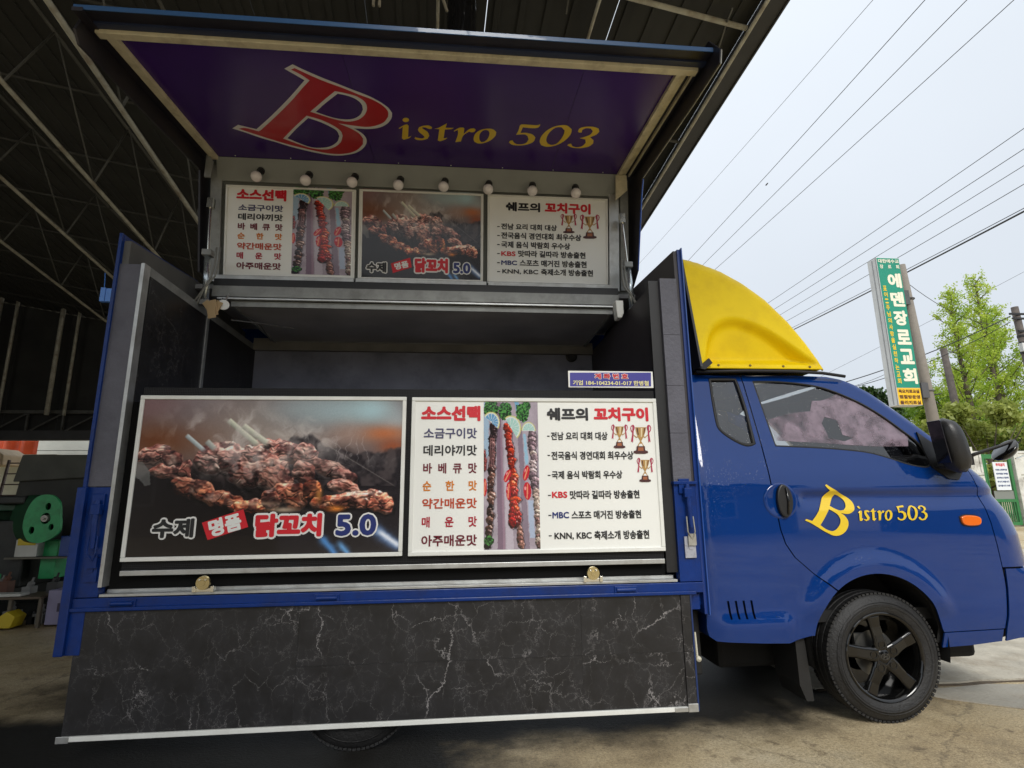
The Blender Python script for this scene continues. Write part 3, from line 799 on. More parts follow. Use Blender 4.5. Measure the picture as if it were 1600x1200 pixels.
# cross members seen over the awning
mb = MB()
for (a, b) in [((-1.75, 3.0, 4.55), (-1.35, 3.3, 5.55)), ((-1.28, 3.1, 4.5), (-1.02, 3.3, 5.5)), ((-.62, 3.2, 4.5), (-.62, 3.2, 5.5)), ((-.58, 3.2, 4.5), (-.58, 3.2, 5.5)),
               ((-.52, 3.2, 4.78), (-.2, 3.2, 4.74)), ((-.48, 3.1, 5.6), (-.12, 3.25, 4.55))]:
    mb.tube([a, b], .011, 6)
mb.build('hanger_pipe', pipe_m, shed, smooth=True)
mb = MB(); mb.lathe((-.02, 3.45, 4.3), (0, 0, 1), [(0, .105), (.5, .11), (1.2, .10)], 14); mb.build('downpipe', mat('black_wrap', (.01, .01, .012), .12, bump=1.2, bscale=9), shed, smooth=True)
# far end of the shed: tarpaulin wall over a lattice girder, on paired posts
yb_ = 14.0
for i in range(12):
    x0 = -14.5 + i * 1.2
    zt = lambda X: P0[2] - (NR[0] * (X - P0[0]) + NR[1] * (yb_ - P0[1])) / NR[2] - .02
    mb = MB()
    mb.add([(x0, yb_, 2.84), (x0 + 1.19, yb_, 2.84), (x0 + 1.19, yb_, zt(x0 + 1.19)), (x0, yb_, zt(x0)),
            (x0, yb_ + .03, 2.84), (x0 + 1.19, yb_ + .03, 2.84), (x0 + 1.19, yb_ + .03, zt(x0 + 1.19)), (x0, yb_ + .03, zt(x0))],
           [(0, 1, 2, 3), (7, 6, 5, 4), (0, 4, 5, 1), (1, 5, 6, 2), (2, 6, 7, 3), (3, 7, 4, 0)])
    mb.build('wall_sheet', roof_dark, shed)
mb = MB()
mb.beam((-14.5, 13.9, 3.3), (-.4, 13.9, 3.3), .08, .08); mb.beam((-14.5, 13.9, 2.78), (-.4, 13.9, 2.78), .12, .10)
for i in range(18):
    x = -14.3 + i * .8
    mb.beam((x, 13.9, 2.78), (x, 13.9, 3.3), .04, .04); mb.beam((x, 13.9, 2.8), (x + .8, 13.9, 3.28), .03, .03)
mb.build('lattice_girder', pipe_dark, shed)
mb = MB()
mb.beam((-14.5, 13.6, 2.70), (-.4, 13.6, 2.70), .2, .22); mb.build('girder_beam', fascia_m, shed)
for x in (-11.2, -9.75, -13.6, -2.2):
    mb = MB(); mb.tube([(x, 13.7, 3.2), (x, 13.7, 6.3)], .05, 8); mb.tube([(x + .35, 13.75, 3.2), (x + .35, 13.75, 6.3)], .035, 8)
    mb.build('end_post', pipe_m, shed, smooth=True)
for x in (-14.3, -.6):
    mb = MB(); mb.box(x - .08, x + .08, 13.8, 13.96, 0, 3.3); mb.build('column', fascia_m, shed)
# left side wall of the shed
for i in range(7):
    y0 = .5 + i * 2.0
    X = -13.6
    zt = P0[2] - (NR[0] * (X - P0[0]) + NR[1] * (y0 + 2 - P0[1])) / NR[2] - .05
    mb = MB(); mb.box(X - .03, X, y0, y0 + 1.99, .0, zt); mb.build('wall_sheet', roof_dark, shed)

# ------------------------------------------------------------------ the food truck
TK = (0.7, 3.75, 0.0)
truck = thing('food_truck', 'blue food truck with an open marble-clad serving side, purple awning and yellow cab spoiler', 'food truck', TK)

def part(mb, name, m, parent=None, **k): return mb.build(name, m, parent or truck, **k)

# --- body box: end walls, back, floor, roof half
XL0, XL1, XR0, XR1, YF, YB = -1.84, -1.706, 1.161, 1.285, 2.93, 4.56
mb = MB(); mb.box(XL0, XR1, YF + .04, YB, .62, .745); part(mb, 'bed_floor', blue_frame)
mb = MB(); mb.prism([(YF, .50), (YB, .50), (YB, 2.60), (3.75, 2.69), (YF, 2.615)], 'x', XL0 - .012, XL0 + .006); part(mb, 'end_panel', blue_frame)
mb = MB(); mb.prism([(YF + .004, .745), (YB, .745), (YB, 2.56), (3.75, 2.665), (YF + .004, 2.585)], 'x', XL0 + .006, XL0 + .04); part(mb, 'end_wall', mat('grey_wall_edge', (.11, .11, .105), .6, var=.2))
mb = MB(); mb.prism([(YF + .05, .80), (YB, .80), (YB, 2.44), (YF + .05, 2.445)], 'x', XL0 + .045, XL1 - .004); part(mb, 'inner_wall', dark_panel)
mb = MB(); mb.box(XL0 + .004, XL1 - .018, YF - .006, YF + .05, 1.266, 2.447); part(mb, 'post_cladding', slate_strip)
mb = MB(); mb.box(XL1 - .018, XL1, YF - .012, YF + .045, .79, 2.452); part(mb, 'corner_trim', alu)
mb = MB(); mb.box(XL1 - .018, XL1, YF + .045, YB - .02, 2.40, 2.452); part(mb, 'corner_trim', alu_dull)

def marble_mat(gain=.8):
    m = bpy.data.materials.new('dark_marble'); m.use_nodes = True; n = m.node_tree
    b = n.nodes['Principled BSDF']; b.inputs['Roughness'].default_value = .42
    t = n.nodes.new('ShaderNodeTexCoord')
    info = n.nodes.new('ShaderNodeObjectInfo')
    ad = n.nodes.new('ShaderNodeVectorMath'); ad.operation = 'ADD'
    sc = n.nodes.new('ShaderNodeVectorMath'); sc.operation = 'SCALE'; sc.inputs[0].default_value = (7, 5, 3)
    n.links.new(info.outputs['Random'], sc.inputs['Scale']); n.links.new(t.outputs['Object'], ad.inputs[0]); n.links.new(sc.outputs[0], ad.inputs[1])
    def noise(scale, det, dist=0, ro=.5, src=None):
        q = n.nodes.new('ShaderNodeTexNoise'); q.inputs['Scale'].default_value = scale; q.inputs['Detail'].default_value = det
        q.inputs['Distortion'].default_value = dist; q.inputs['Roughness'].default_value = ro
        n.links.new(src or ad.outputs[0], q.inputs['Vector']); return q
    def mth(op, a, b_=None, c_=None):
        q = n.nodes.new('ShaderNodeMath'); q.operation = op
        for i, z in enumerate((a, b_, c_)):
            if z is None: continue
            if isinstance(z, (int, float)): q.inputs[i].default_value = z
            else: n.links.new(z, q.inputs[i])
        return q.outputs[0]
    def mr_(v, a, b_, c_=0.0, d_=1.0):
        q = n.nodes.new('ShaderNodeMapRange'); q.inputs['From Min'].default_value = a; q.inputs['From Max'].default_value = b_
        q.inputs['To Min'].default_value = c_; q.inputs['To Max'].default_value = d_; n.links.new(v, q.inputs['Value']); return q.outputs['Result']
    # warp
    wv = noise(6, 7, 0, .7)
    ws = n.nodes.new('ShaderNodeVectorMath'); ws.operation = 'SCALE'; ws.inputs['Scale'].default_value = .16
    n.links.new(wv.outputs['Color'], ws.inputs[0])
    wa = n.nodes.new('ShaderNodeVectorMath'); wa.operation = 'ADD'
    n.links.new(ad.outputs[0], wa.inputs[0]); n.links.new(ws.outputs[0], wa.inputs[1])
    def vein(scale, width, mscale, lo, hi, stretch):
        mp = n.nodes.new('ShaderNodeMapping'); mp.inputs['Rotation'].default_value = (0, .5, 0); mp.inputs['Scale'].default_value = stretch
        n.links.new(wa.outputs[0], mp.inputs['Vector'])
        v = n.nodes.new('ShaderNodeTexVoronoi'); v.feature = 'DISTANCE_TO_EDGE'; v.inputs['Scale'].default_value = scale
        n.links.new(mp.outputs[0], v.inputs['Vector'])
        line = mr_(v.outputs['Distance'], 0, width, 1, 0)
        msk = mr_(noise(mscale, 3, 0, .5).outputs['Fac'], lo, hi)
        return mth('MULTIPLY', line, msk)
    v1 = vein(3.0, .006, 3.6, .47, .62, (1, 1, .42))
    v1b = vein(4.1, .005, 4.6, .50, .64, (.5, 1, 1.0))
    v2 = mth('MULTIPLY', vein(8.5, .008, 6, .42, .62, (1, 1, .55)), .6)
    v3 = mth('MULTIPLY', vein(19, .02, 7, .42, .66, (1, 1, .7)), .3)
    v1 = mth('ADD', v1, v1b)
    vv = mth('MINIMUM', mth('ADD', mth('ADD', v1, v2), v3), 1.0)
    cl = mr_(noise(7, 8, 0, .65).outputs['Fac'], .3, .75)
    base = n.nodes.new('ShaderNodeMix'); base.data_type = 'RGBA'
    base.inputs[6].default_value = (.010, .0095, .010, 1); base.inputs[7].default_value = (.026, .026, .029, 1); n.links.new(cl, base.inputs[0])
    fin = n.nodes.new('ShaderNodeMix'); fin.data_type = 'RGBA'; fin.inputs[7].default_value = (.42, .40, .40, 1)
    n.links.new(mth('MULTIPLY', vv, gain), fin.inputs[0]); n.links.new(base.outputs[2], fin.inputs[6])
    n.links.new(fin.outputs[2], b.inputs['Base Color'])
    return m
marble = marble_mat(); marble_in = marble_mat(.22)
mb = MB(); mb.box(XL1 - .003, XL1 + .003, YF + .05, 3.66, .80, 2.40); part(mb, 'marble_panel', marble_in)
mb = MB(); mb.box(XL1 - .003, XL1 + .003, 3.69, YB - .02, .80, 2.40); part(mb, 'marble_panel', marble_in)
mb = MB(); mb.box(XL1 - .003, XL1 + .009, 3.66, 3.69, .80, 2.40); part(mb, 'seam_trim', alu)
mb = MB(); mb.box(XL1, 1.14, YB - .02, YB + .02, .745, 2.40); part(mb, 'back_wall', slate)
mb = MB(); mb.box(XL1, 1.14, YB - .06, YB - .02, 2.40, 2.50); part(mb, 'back_beam', mat('dark_beam', (.22, .21, .19), .5, var=.2))
mb = MB(); mb.box(XL0, XR1, YB + .02, YB + .045, .50, 2.60); part(mb, 'rear_panel', blue_frame)
# ceiling: the fixed half of the roof
mb = MB(); mb.box(-1.52, 1.06, 3.63, YB - .06, 2.475, 2.50); part(mb, 'ceiling_panel', mat('ceiling_lining', (.34, .33, .32), .45, var=.3, vscale=2.5))
mb = MB(); mb.box(-1.54, -1.52, 3.62, YB - .06, 2.462, 2.50); mb.box(1.06, 1.075, 3.62, YB - .06, 2.462, 2.50); mb.box(-1.52, 1.06, 3.62, 3.632, 2.462, 2.50)
mb.box(-1.50, 1.04, YB - .072, YB - .06, 2.468, 2.485)
part(mb, 'ceiling_trim', alu_dull)
mb = MB(); mb.box(XL0, XR1, 3.66, YB + .045, 2.60, 2.63); part(mb, 'roof_panel', mat('roof_outside', (.3, .3, .3), .6))
mb = MB(); mb.box(-1.66, 1.12, 3.60, 3.66, 2.525, 2.60); part(mb, 'roof_rail', alu_dull)
mb = MB(); mb.box(-1.62, 1.10, 3.59, 3.62, 2.504, 2.514); part(mb, 'roof_rail', alu)
mb = MB(); mb.box(-1.66, 1.12, 3.61, 3.70, 2.60, 2.655); part(mb, 'roof_gutter', black)
# right end wall
mb = MB(); mb.prism([(YF, .58), (YB, .58), (YB, 2.60), (3.75, 2.70), (YF, 2.636)], 'x', XR1 - .002, XR1 + .016); part(mb, 'end_panel', mat('blue_edge_panel', (.006, .035, .20), .3, var=.1, coat=.3))
mb = MB(); mb.prism([(YF + .01, .80), (YB, .80), (YB, 2.59), (3.75, 2.695), (YF + .01, 2.63)], 'x', 1.262, XR1 - .002); part(mb, 'end_wall', dark_panel)
mb = MB(); mb.prism([(YF + .05, .80), (YB, .80), (YB, 2.44), (YF + .05, 2.445)], 'x', 1.145, 1.262); part(mb, 'inner_wall', dark_panel)
for z0, z1 in ((1.266, 1.53), (1.532, 1.80), (1.802, 2.10), (2.102, 2.447)):
    mb = MB(); mb.box(1.161, 1.262, YF - .006, YF + .05, z0, z1); part(mb, 'post_cladding', slate_strip)
mb = MB(); mb.box(1.100, 1.160, YF + .02, YF + .06, .79, 2.44); part(mb, 'corner_trim', black)
# blue posts with latches
def latch(x, z, side, lower_z):
    mb = MB(); mb.box(x - .03, x + .03, YF - .016, YF - .004, z + .12, z + .20); part(mb, 'latch_plate', blue_frame, bevel=.003)
    mb = MB(); mb.tube([(x + .01, YF - .03, z + .17), (x + .012, YF - .035, z + .05), (x + .015, YF - .03, z - .06)], [.012, .014, .010], 8)
    mb.box(x - .012, x + .03, YF - .045, YF - .016, z + .10, z + .15); part(mb, 'latch_lever', blue_frame, bevel=.003)
    mb = MB()
    for dx in (-.018, .018):
        mb.tube([(x + .012 + dx, YF - .03, z + .0), (x + .014 + dx * 1.1, YF - .034, z - .08), (x + .02, YF - .026, z - .12)], .0035, 6)
    mb.box(x - .003, x + .04, YF - .028, YF - .022, z - .15, z - .09); part(mb, 'latch_hook', steel if side > 0 else blue_frame)
    mb = MB(); mb.box(x - .02, x + .04, YF - .014, YF - .006, lower_z - .07, lower_z + .04)
    mb.lathe((x + .012, YF - .014, lower_z - .015), (0, -1, 0), [(0, .012), (.004, .012), (.004, 0)], 12)
    part(mb, 'striker_plate', blue_frame if side < 0 else mat('worn_zinc', (.5, .52, .6), .35, metal=.5, dirt=(.15, .15, .2), dirt_amt=.6, dirt_scale=30))
mb = MB(); mb.box(1.161, XR1 - .004, YF - .002, YF + .05, .745, 1.255); part(mb, 'corner_post', blue_frame)
mb = MB(); mb.box(1.155, XR1 + .004, YF - .02, YF + .05, 1.25, 1.266); part(mb, 'post_cap', blue_frame, bevel=.002)
mb = MB(); mb.box(XR1 + .016, XR1 + .022, YF - .018, YF + .03, .578, 2.64); part(mb, 'post_edge', mat('blue_edge', (.015, .07, .30), .3, coat=.5))
latch(1.215, 1.08, 1, .935)
mb = MB(); mb.box(XL0 + .012, XL1 - .018, YF - .004, YF + .05, .745, 1.262); part(mb, 'corner_post', blue_frame)
mb = MB(); mb.box(XL0 - .03, XL0 + .012, YF - .03, YF + .02, .49, 1.262); part(mb, 'post_edge', blue_frame, bevel=.004)
mb = MB(); mb.box(XL0 - .012, XL0 + .004, YF - .018, YF + .03, 1.262, 2.62); part(mb, 'post_edge', blue_frame)
latch(-1.775, 1.03, -1, .885)
mb = MB(); mb.box(XL0 + .0, XL0 + .075, YF - .012, YF + .02, .49, .70); part(mb, 'tail_bracket', blue_frame, bevel=.003)
# bed rail, sill, hinges
mb = MB(); mb.box(XL0 + .012, XR1 - .004, YF - .012, YF + .05, .690, .741); mb.box(XL0 + .012, XR1 - .05, YF - .026, YF - .012, .683, .700); part(mb, 'bed_rail', blue_frame, bevel=.003)
mb = MB(); mb.box(XL1 - .01, 1.145, YF - .006, YF + .06, .745, .757); mb.box(XL1 - .01, 1.145, YF + .052, YF + .06, .757, .772); part(mb, 'sill_trim', alu, bevel=.001)
for x in (-1.60, -.65, .86):
    mb = MB(); mb.lathe((x - .05, YF - .022, .716), (1, 0, 0), [(0, 0), (0, .012), (.10, .012), (.10, 0)], 12); mb.box(x - .06, x + .06, YF - .02, YF - .010, .700, .733)
    part(mb, 'hinge', blue_frame, bevel=.002)
# hanging drop side clad in marble tiles
mb = MB(); mb.box(-1.795, 1.200, YF - .002, YF + .03, .135, .680); part(mb, 'drop_side', dark_panel)
mb = MB(); mb.box(1.200, 1.208, YF - .02, YF + .032, .13, .684); part(mb, 'drop_side_edge', mat('dark_blue_edge', (.01, .03, .12), .35))
cols = [-1.795, -.78, .62, 1.150]
for i in range(3):
    x0, x1 = cols[i], cols[i + 1]
    for z0, z1 in (((.150, .405), (.405, .680)) if i else ((.150, .680),)):
        mb = MB(); mb.box(x0 + .0004, x1 - .0004, YF - .0085 - (.001 if (i + (z0 > .3)) % 2 else 0), YF - .002, z0 + .0004, z1 - .0004); part(mb, 'marble_tile', marble)
for z0, z1 in ((.165, .405), (.405, .680)):
    mb = MB(); mb.box(1.151, 1.1995, YF - .017, YF - .002, z0 + .0008, z1 - .0008); part(mb, 'marble_tile', marble)
mb = MB(); mb.box(-1.795, 1.150, YF - .018, YF + .03, .128, .149); part(mb, 'bottom_trim', white_frame, bevel=.002)
for b_ in ((1.151, 1.203, YF - .022, YF + .03, .125, .164), (1.08, 1.149, YF - .0235, YF - .018, .128, .150), (-1.81, -1.755, YF - .023, YF - .0182, .124, .153)):
    mb = MB(); mb.box(*b_); part(mb, 'trim_clip', alu, bevel=.002)
# rollers
for x in (-1.239, .690):
    mb = MB(); mb.lathe((x, YF - .03, .800), (0, 1, 0), [(0, 0), (0, .012), (.003, .013), (.003, .032), (.014, .034), (.018, .030), (.018, 0)], 24); part(mb, 'roller', brass, smooth=False)
    mb = MB()
    for dx in (-.014, .014): mb.lathe((x + dx, YF - .03, .815), (0, 1, 0), [(-.003, 0), (-.003, .005), (0, .005)], 8)
    mb.box(x - .05, x - .035, YF - .02, YF + .01, .757, .785); mb.box(x + .035, x + .05, YF - .02, YF + .01, .757, .785); mb.box(x - .035, x + .035, YF - .008, YF + .01, .757, .775)
    part(mb, 'roller_bracket', chrome, bevel=.001)

# --- lower display board with its signs
FD = Frame((0, YF, 0), (1, 0, 0), (0, 0, 1))
def mesh_mat():
    m = bpy.data.materials.new('black_mesh_board'); m.use_nodes = True; n = m.node_tree; b = n.nodes['Principled BSDF']
    b.inputs['Roughness'].default_value = .5; b.inputs['Specular IOR Level'].default_value = .2
    t = n.nodes.new('ShaderNodeTexCoord')
    br = n.nodes.new('ShaderNodeTexBrick'); br.offset = 0; br.inputs['Scale'].default_value = 1
    br.inputs['Brick Width'].default_value = .0085; br.inputs['Row Height'].default_value = .0085; br.inputs['Mortar Size'].default_value = .0012
    br.inputs['Color1'].default_value = (.003, .003, .0035, 1); br.inputs['Color2'].default_value = (.005, .005, .0055, 1); br.inputs['Mortar'].default_value = (.022, .022, .024, 1)
    sp = n.nodes.new('ShaderNodeSeparateXYZ'); cb = n.nodes.new('ShaderNodeCombineXYZ')
    n.links.new(t.outputs['Object'], sp.inputs[0]); n.links.new(sp.outputs['X'], cb.inputs['X']); n.links.new(sp.outputs['Z'], cb.inputs['Y'])
    n.links.new(cb.outputs[0], br.inputs['Vector']); n.links.new(br.outputs['Color'], b.inputs['Base Color'])
    return m
mb = MB(); mb.box(XL1 + .0, 1.100, YF + .046, YF + .075, .775, 1.70); part(mb, 'hatch_backing', mat('matt_black', (.004, .004, .004), .8, spec=.15))
mb = MB(); mb.box(-1.640, 1.085, YF + .012, YF + .040, .865, 1.772); board = part(mb, 'display_board', mesh_mat())
mb = MB(); mb.box(-1.640, 1.085, YF + .0, YF + .038, .838, .862); part(mb, 'board_rail', alu, board, bevel=.002)

def sign_frame(fr, a0, a1, b0, b1, w, n0, n1, parent, m=white_frame):
    for (p, q, r, s_) in ((a0, a1, b1 - w, b1), (a0, a1, b0, b0 + w), (a0, a0 + w, b0 + w + .0004, b1 - w - .0004), (a1 - w, a1, b0 + w + .0004, b1 - w - .0004)):
        mb = MB(); fr.box(mb, p, q, r, s_, n0, n1); part(mb, 'sign_frame', m, parent, bevel=.0025)

def sign(fr, a0, a1, b0, b1, w, name='menu_sign', label=None, nb=.004):
    mb = MB(); fr.box(mb, a0 + w * .5, a1 - w * .5, b0 + w * .5, b1 - w * .5, -.008, nb)
    s_ = part(mb, name, white_sheet, truck, label=label)
    sign_frame(fr, a0, a1, b0, b1, w, -.006, .012, s_)
    return s_

def trophy(fr, cx, cy, w, h, parent, n):
    """a printed cup with ribbons; cx, cy, w, h are the pixel box it fills"""
    def T(p): return [fr.ab(cx + (x - .5) * w, cy + (y - .5) * h) for x, y in p]
    mb = MB()
    def add(p, mi, nn=0.0):
        mb.cur = mi; v, f = cdt(T(p)); mb.add([fr.P(a, b, n + nn) for a, b in v], f)
    add([(.24, .09), (.76, .09), (.74, .14), (.72, .24), (.64, .42), (.52, .56), (.60, .66), (.68, .76), (.32, .76), (.40, .66), (.48, .56), (.36, .42), (.28, .24), (.26, .14)], 0)
    add([(.30, .12), (.36, .12), (.41, .36), (.36, .34)], 3, .0006); add([(.50, .12), (.58, .12), (.56, .40), (.50, .44)], 4, .0006); add([(.66, .12), (.71, .12), (.66, .3), (.62, .36)], 3, .0006)
    add([(.44, .66), (.56, .66), (.60, .75), (.40, .75)], 5, .0006)
    add([(.31, .74), (.69, .74), (.71, .88), (.83, .91), (.84, .97), (.70, 1.0), (.30, 1.0), (.16, .97), (.17, .91), (.29, .88)], 1, .0009)
    add([(.38, .78), (.62, .78), (.63, .90), (.37, .90)], 6, .0014)
    for s_ in (-1, 1):
        q = lambda p: [(.5 + s_ * (x - .5), y) for x, y in p]
        def fx(p): return p if s_ < 0 else list(reversed(p))
        add(fx(q([(.12, .0), (.18, .02), (.17, .3), (.14, .62), (.09, .57), (.04, .61), (.10, .33), (.11, .2)])), 2, .0003)
        add(fx(q([(.11, .01), (.05, .04), (.01, .12), (.04, .22), (.11, .28), (.11, .24), (.07, .19), (.05, .12), (.07, .07), (.12, .05)])), 2, .0003)
        add(fx(q([(.18, .02), (.22, .08), (.21, .15), (.17, .22), (.165, .18), (.185, .12), (.17, .07)])), 2, .0003)
        add(fx(q([(.15, .33), (.30, .42), (.36, .40), (.36, .43), (.30, .46), (.15, .36)])), 0, .0002)
    return mb.build('trophy_print', [gold_print, brown_print, ribbon_print, brown_print, mat('pale_gold_print', (.75, .62, .38), .4), white_print, mat('copper_print', (.36, .12, .05), .4)], parent, fix=False)

# left: grill photograph
s1 = sign(FD, -1.640, -.291, .905, 1.726, .020, label='large grill photograph sign with white frame on the lower board')
place_print(GRILL, FD, (-1.6215, -.3095, .9235, 1.7075), .0052, s1, label='photograph of smoking skewers on a grill')
q = lambda x, y: (140 + x / 3.077, 560 + y / 3.077)
ptext(FD, '수제', (*q(305, 770), *q(505, 862)), black_print, s1, n=.0085, bold=.05, outline=.075)
mb = MB(); c4 = [FD.ab(*q(*p)) for p in ((570, 873), (765, 810), (742, 725), (543, 790))]; v, f = cdt(c4); mb.add([FD.P(a, b, .0070) for a, b in v], f); mb.build('red_tag', red_print, s1, fix=False)
a, b = FD.ab(*q(655, 800)); text(FD, '명품', (a - .078, a + .078, b - .043, b + .043), white_print, s1, n=.0085, bold=.05, rot=math.radians(15))
ptext(FD, '닭꼬치', (*q(798, 745), *q(1118, 858)), red_print, s1, n=.0085, bold=.06, outline=.07)
ptext(FD, '5.0', (*q(1185, 748), *q(1380, 852)), navy_print, s1, n=.0085, bold=.055, outline=.06)

MENU = [('소금구이맛', slate_print), ('데리야끼맛', black_print), ('바  베  큐  맛', maroon_print), ('순     한     맛', orange_print),
        ('약간매운맛', rust_print), ('매     운     맛', crimson_print), ('아주매운맛', maroon_print)]
def menu_list(fr, q, head, rows, parent, bold=.028):
    ptext(fr, '소스선택', (*q(head[0], head[2]), *q(head[1], head[3])), red_print, parent, n=.0065, bold=.058)
    for (body, m), (x0, x1, y0, y1) in zip(MENU, rows):
        ptext(fr, body, (*q(x0, y0), *q(x1, y1)), m, parent, n=.0065, bold=bold)
def awards(fr, q, T, parent):
    for body, (x0, x1, y0, y1), m, bd in T:
        ptext(fr, body, (*q(x0, y0), *q(x1, y1)), m, parent, n=.0065, bold=bd)

s2 = sign(FD, -.262, 1.090, .903, 1.724, .020, label='wide white menu sign with sauce list, skewer photograph and trophies')
q = lambda x, y: (620 + x / 3.077, 560 + y / 3.077)
menu_list(FD, q, (118, 402, 228, 302), [(130, 385, 335, 386), (128, 385, 417, 468), (127, 385, 503, 553), (124, 385, 588, 637), (122, 385, 672, 722), (120, 385, 760, 811), (118, 385, 848, 902)], s2)
pprint_(SKEW, FD, (620 + 418 / 3.077, 560 + 210 / 3.077, 620 + 683 / 3.077, 560 + 918 / 3.077), .0052, s2, label='tall photograph of three skewers')
awards(FD, q, [
    ('쉐프의', (720, 918, 238, 300), black_print, .05), ('꼬치구이', (945, 1207, 236, 303), red_print, .058),
    ('-', (722, 734, 372, 377), black_print, .03), ('전남 요리 대회 대상', (740, 1012, 354, 393), black_print, .03),
    ('-', (724, 736, 464, 469), black_print, .03), ('전국음식 경연대회 최우수상', (742, 1136, 447, 487), black_print, .03),
    ('-', (725, 738, 560, 565), black_print, .03), ('국제 음식 박람회 우수상', (744, 1083, 540, 579), black_print, .03),
    ('-', (726, 740, 656, 661), black_print, .03), ('KBS', (745, 819, 640, 671), red_print, .05), ('맛따라 길따라 방송출현', (831, 1165, 634, 675), black_print, .03),
    ('-', (728, 742, 752, 757), black_print, .03), ('MBC', (747, 827, 738, 769), navy_print, .04), ('스포츠 매거진 방송출현', (839, 1173, 730, 771), black_print, .03),
    ('-', (730, 744, 850, 855), black_print, .03), ('KNN, KBC', (757, 936, 836, 872), black_print, .035), ('축제소개 방송출현', (948, 1212, 826, 869), black_print, .03)], s2)
for cx, cy, w, h in ((1069, 375, 82, 115), (1171, 389, 103, 140), (1192, 536, 82, 117)):
    trophy(FD, 620 + cx / 3.077, 560 + cy / 3.077, w / 3.077, h / 3.077, s2, .0065)
# account plate standing on the board
a0, b1 = FD.ab(840 + 203 / 4.286, 380 + 855 / 4.286); a1, b0 = FD.ab(840 + 775 / 4.286, 380 + 970 / 4.286)
mb = MB(); FD.box(mb, a0, a1, b0, b1, -.004, .004); ap = part(mb, 'account_plate', white_sheet, bevel=.001, label='small blue and white plate with the bank account number')
q = lambda x, y: (840 + x / 4.286, 380 + y / 4.286)
c4 = [FD.ab(*q(*p)) for p in ((216, 960), (758, 960), (757, 868), (215, 868))]
mb = MB(); v, f = cdt(c4); mb.add([FD.P(a, b, .0052) for a, b in v], f); mb.build('blue_field', sign_blue, ap, fix=False)
ptext(FD, '계 좌 번 호', (*q(380, 875), *q(603, 911)), red_print, ap, n=.0085, bold=.045, outline=.07)
ptext(FD, '기업 184-104234-01-017 한병철', (*q(234, 921), *q(742, 954)), pale_yellow, ap, n=.0070, bold=.03)

# --- the raised wing: the roof half standing up, its signs and the awning
FW = Frame((0, 3.700, 2.690), (1, 0, 0), (0, -.10, .675))
def fx(u, v): return FW.ab(u, v)
bt = fx(650, 437)[1]; tp = fx(650, 297)[1]
wing = MB(); FW.box(wing, -1.75, 1.235, bt - .09, tp + .16, -.075, -.022); wing = part(wing, 'wing_panel', mat('wing_lining', (.15, .16, .145), .6, var=.2, vscale=5))
def upsign(x0, x1, y0, y1, lab):
    a0, b1 = fx(x0, y0); a1, _ = fx(x1, y0); a0b, b0 = fx(x0, y1); a1b, _ = fx(x1, y1)
    return sign(FW, (a0 + a0b) / 2, (a1 + a1b) / 2, b0, b1, .014, label=lab)
u1 = upsign(351.5, 555.5, 289, 434, 'upper left white sign with the sauce list and skewer photograph')
u2 = upsign(560.5, 755, 296, 439, 'upper middle sign with the grill photograph')
u3 = upsign(761.5, 949.5, 304, 443, 'upper right white sign listing awards with two trophies')
q = lambda x, y: (300 + x / 4, 230 + y / 4)
menu_list(FW, q, (280, 592, 265, 336), [(292, 572, 362, 403), (290, 570, 418, 461), (288, 568, 478, 521), (286, 565, 538, 579), (283, 563, 600, 643), (280, 560, 660, 702), (279, 558, 722, 766)], u1, bold=.04)
pprint_(SKEW, FW, (300 + 628 / 4, 230 + 256 / 4, 300 + 997 / 4, 230 + 799 / 4), .0052, u1, label='tall photograph of three skewers')
pprint_(GRILL, FW, (566, 298.5, 751, 435.5), .0052, u2, label='photograph of smoking skewers on a grill')
ptext(FW, '수제', (573, 410, 604, 426), black_print, u2, n=.0085, bold=.05, outline=.08)
c4 = [FW.ab(*p) for p in ((614, 427), (643.5, 418), (641, 403), (611, 412))]
mb = MB(); v, f = cdt(c4); mb.add([FW.P(a, b, .0070) for a, b in v], f); mb.build('red_tag', red_print, u2, fix=False)
a, b = FW.ab(627.5, 415); text(FW, '명품', (a - .05, a + .05, b - .025, b + .025), white_print, u2, n=.0085, bold=.05, rot=math.radians(15))
ptext(FW, '닭꼬치', (648, 404, 700, 427), red_print, u2, n=.0085, bold=.06, outline=.075)
ptext(FW, '5.0', (708, 411, 735, 428), navy_print, u2, n=.0085, bold=.055, outline=.075)
q = lambda x, y: (680 + x / 4, 230 + y / 4)
awards(FW, q, [
    ('쉐프의', (440, 655, 347, 405), black_print, .05), ('꼬치구이', (684, 970, 352, 418), red_print, .058),
    ('-', (387, 403, 495, 501), black_print, .03), ('전남 요리 대회 대상', (412, 760, 483, 521), black_print, .035),
    ('-', (387, 403, 551, 557), black_print, .03), ('전국음식 경연대회 최우수상', (412, 912, 540, 581), black_print, .035),
    ('-', (387, 403, 607, 613), black_print, .03), ('국제 음식 박람회 우수상', (412, 843, 595, 636), black_print, .035),
    ('-', (387, 403, 663, 669), black_print, .03), ('KBS', (412, 502, 652, 682), red_print, .05), ('맛따라 길따라 방송출현', (518, 938, 652, 693), black_print, .035),
    ('-', (387, 403, 720, 726), black_print, .03), ('MBC', (412, 511, 709, 738), navy_print, .05), ('스포츠 매거진 방송출현', (528, 945, 709, 751), black_print, .035),
    ('-', (387, 405, 776, 782), black_print, .03), ('KNN, KBC', (419, 643, 765, 797), black_print, .04), ('축제소개 방송출현', (660, 985, 765, 806), black_print, .035)], u3)
trophy(FW, 680 + 834 / 4, 230 + 479 / 4, 105 / 4, 122 / 4, u3, .0065); trophy(FW, 680 + 965 / 4, 230 + 498 / 4, 125 / 4, 152 / 4, u3, .0065)
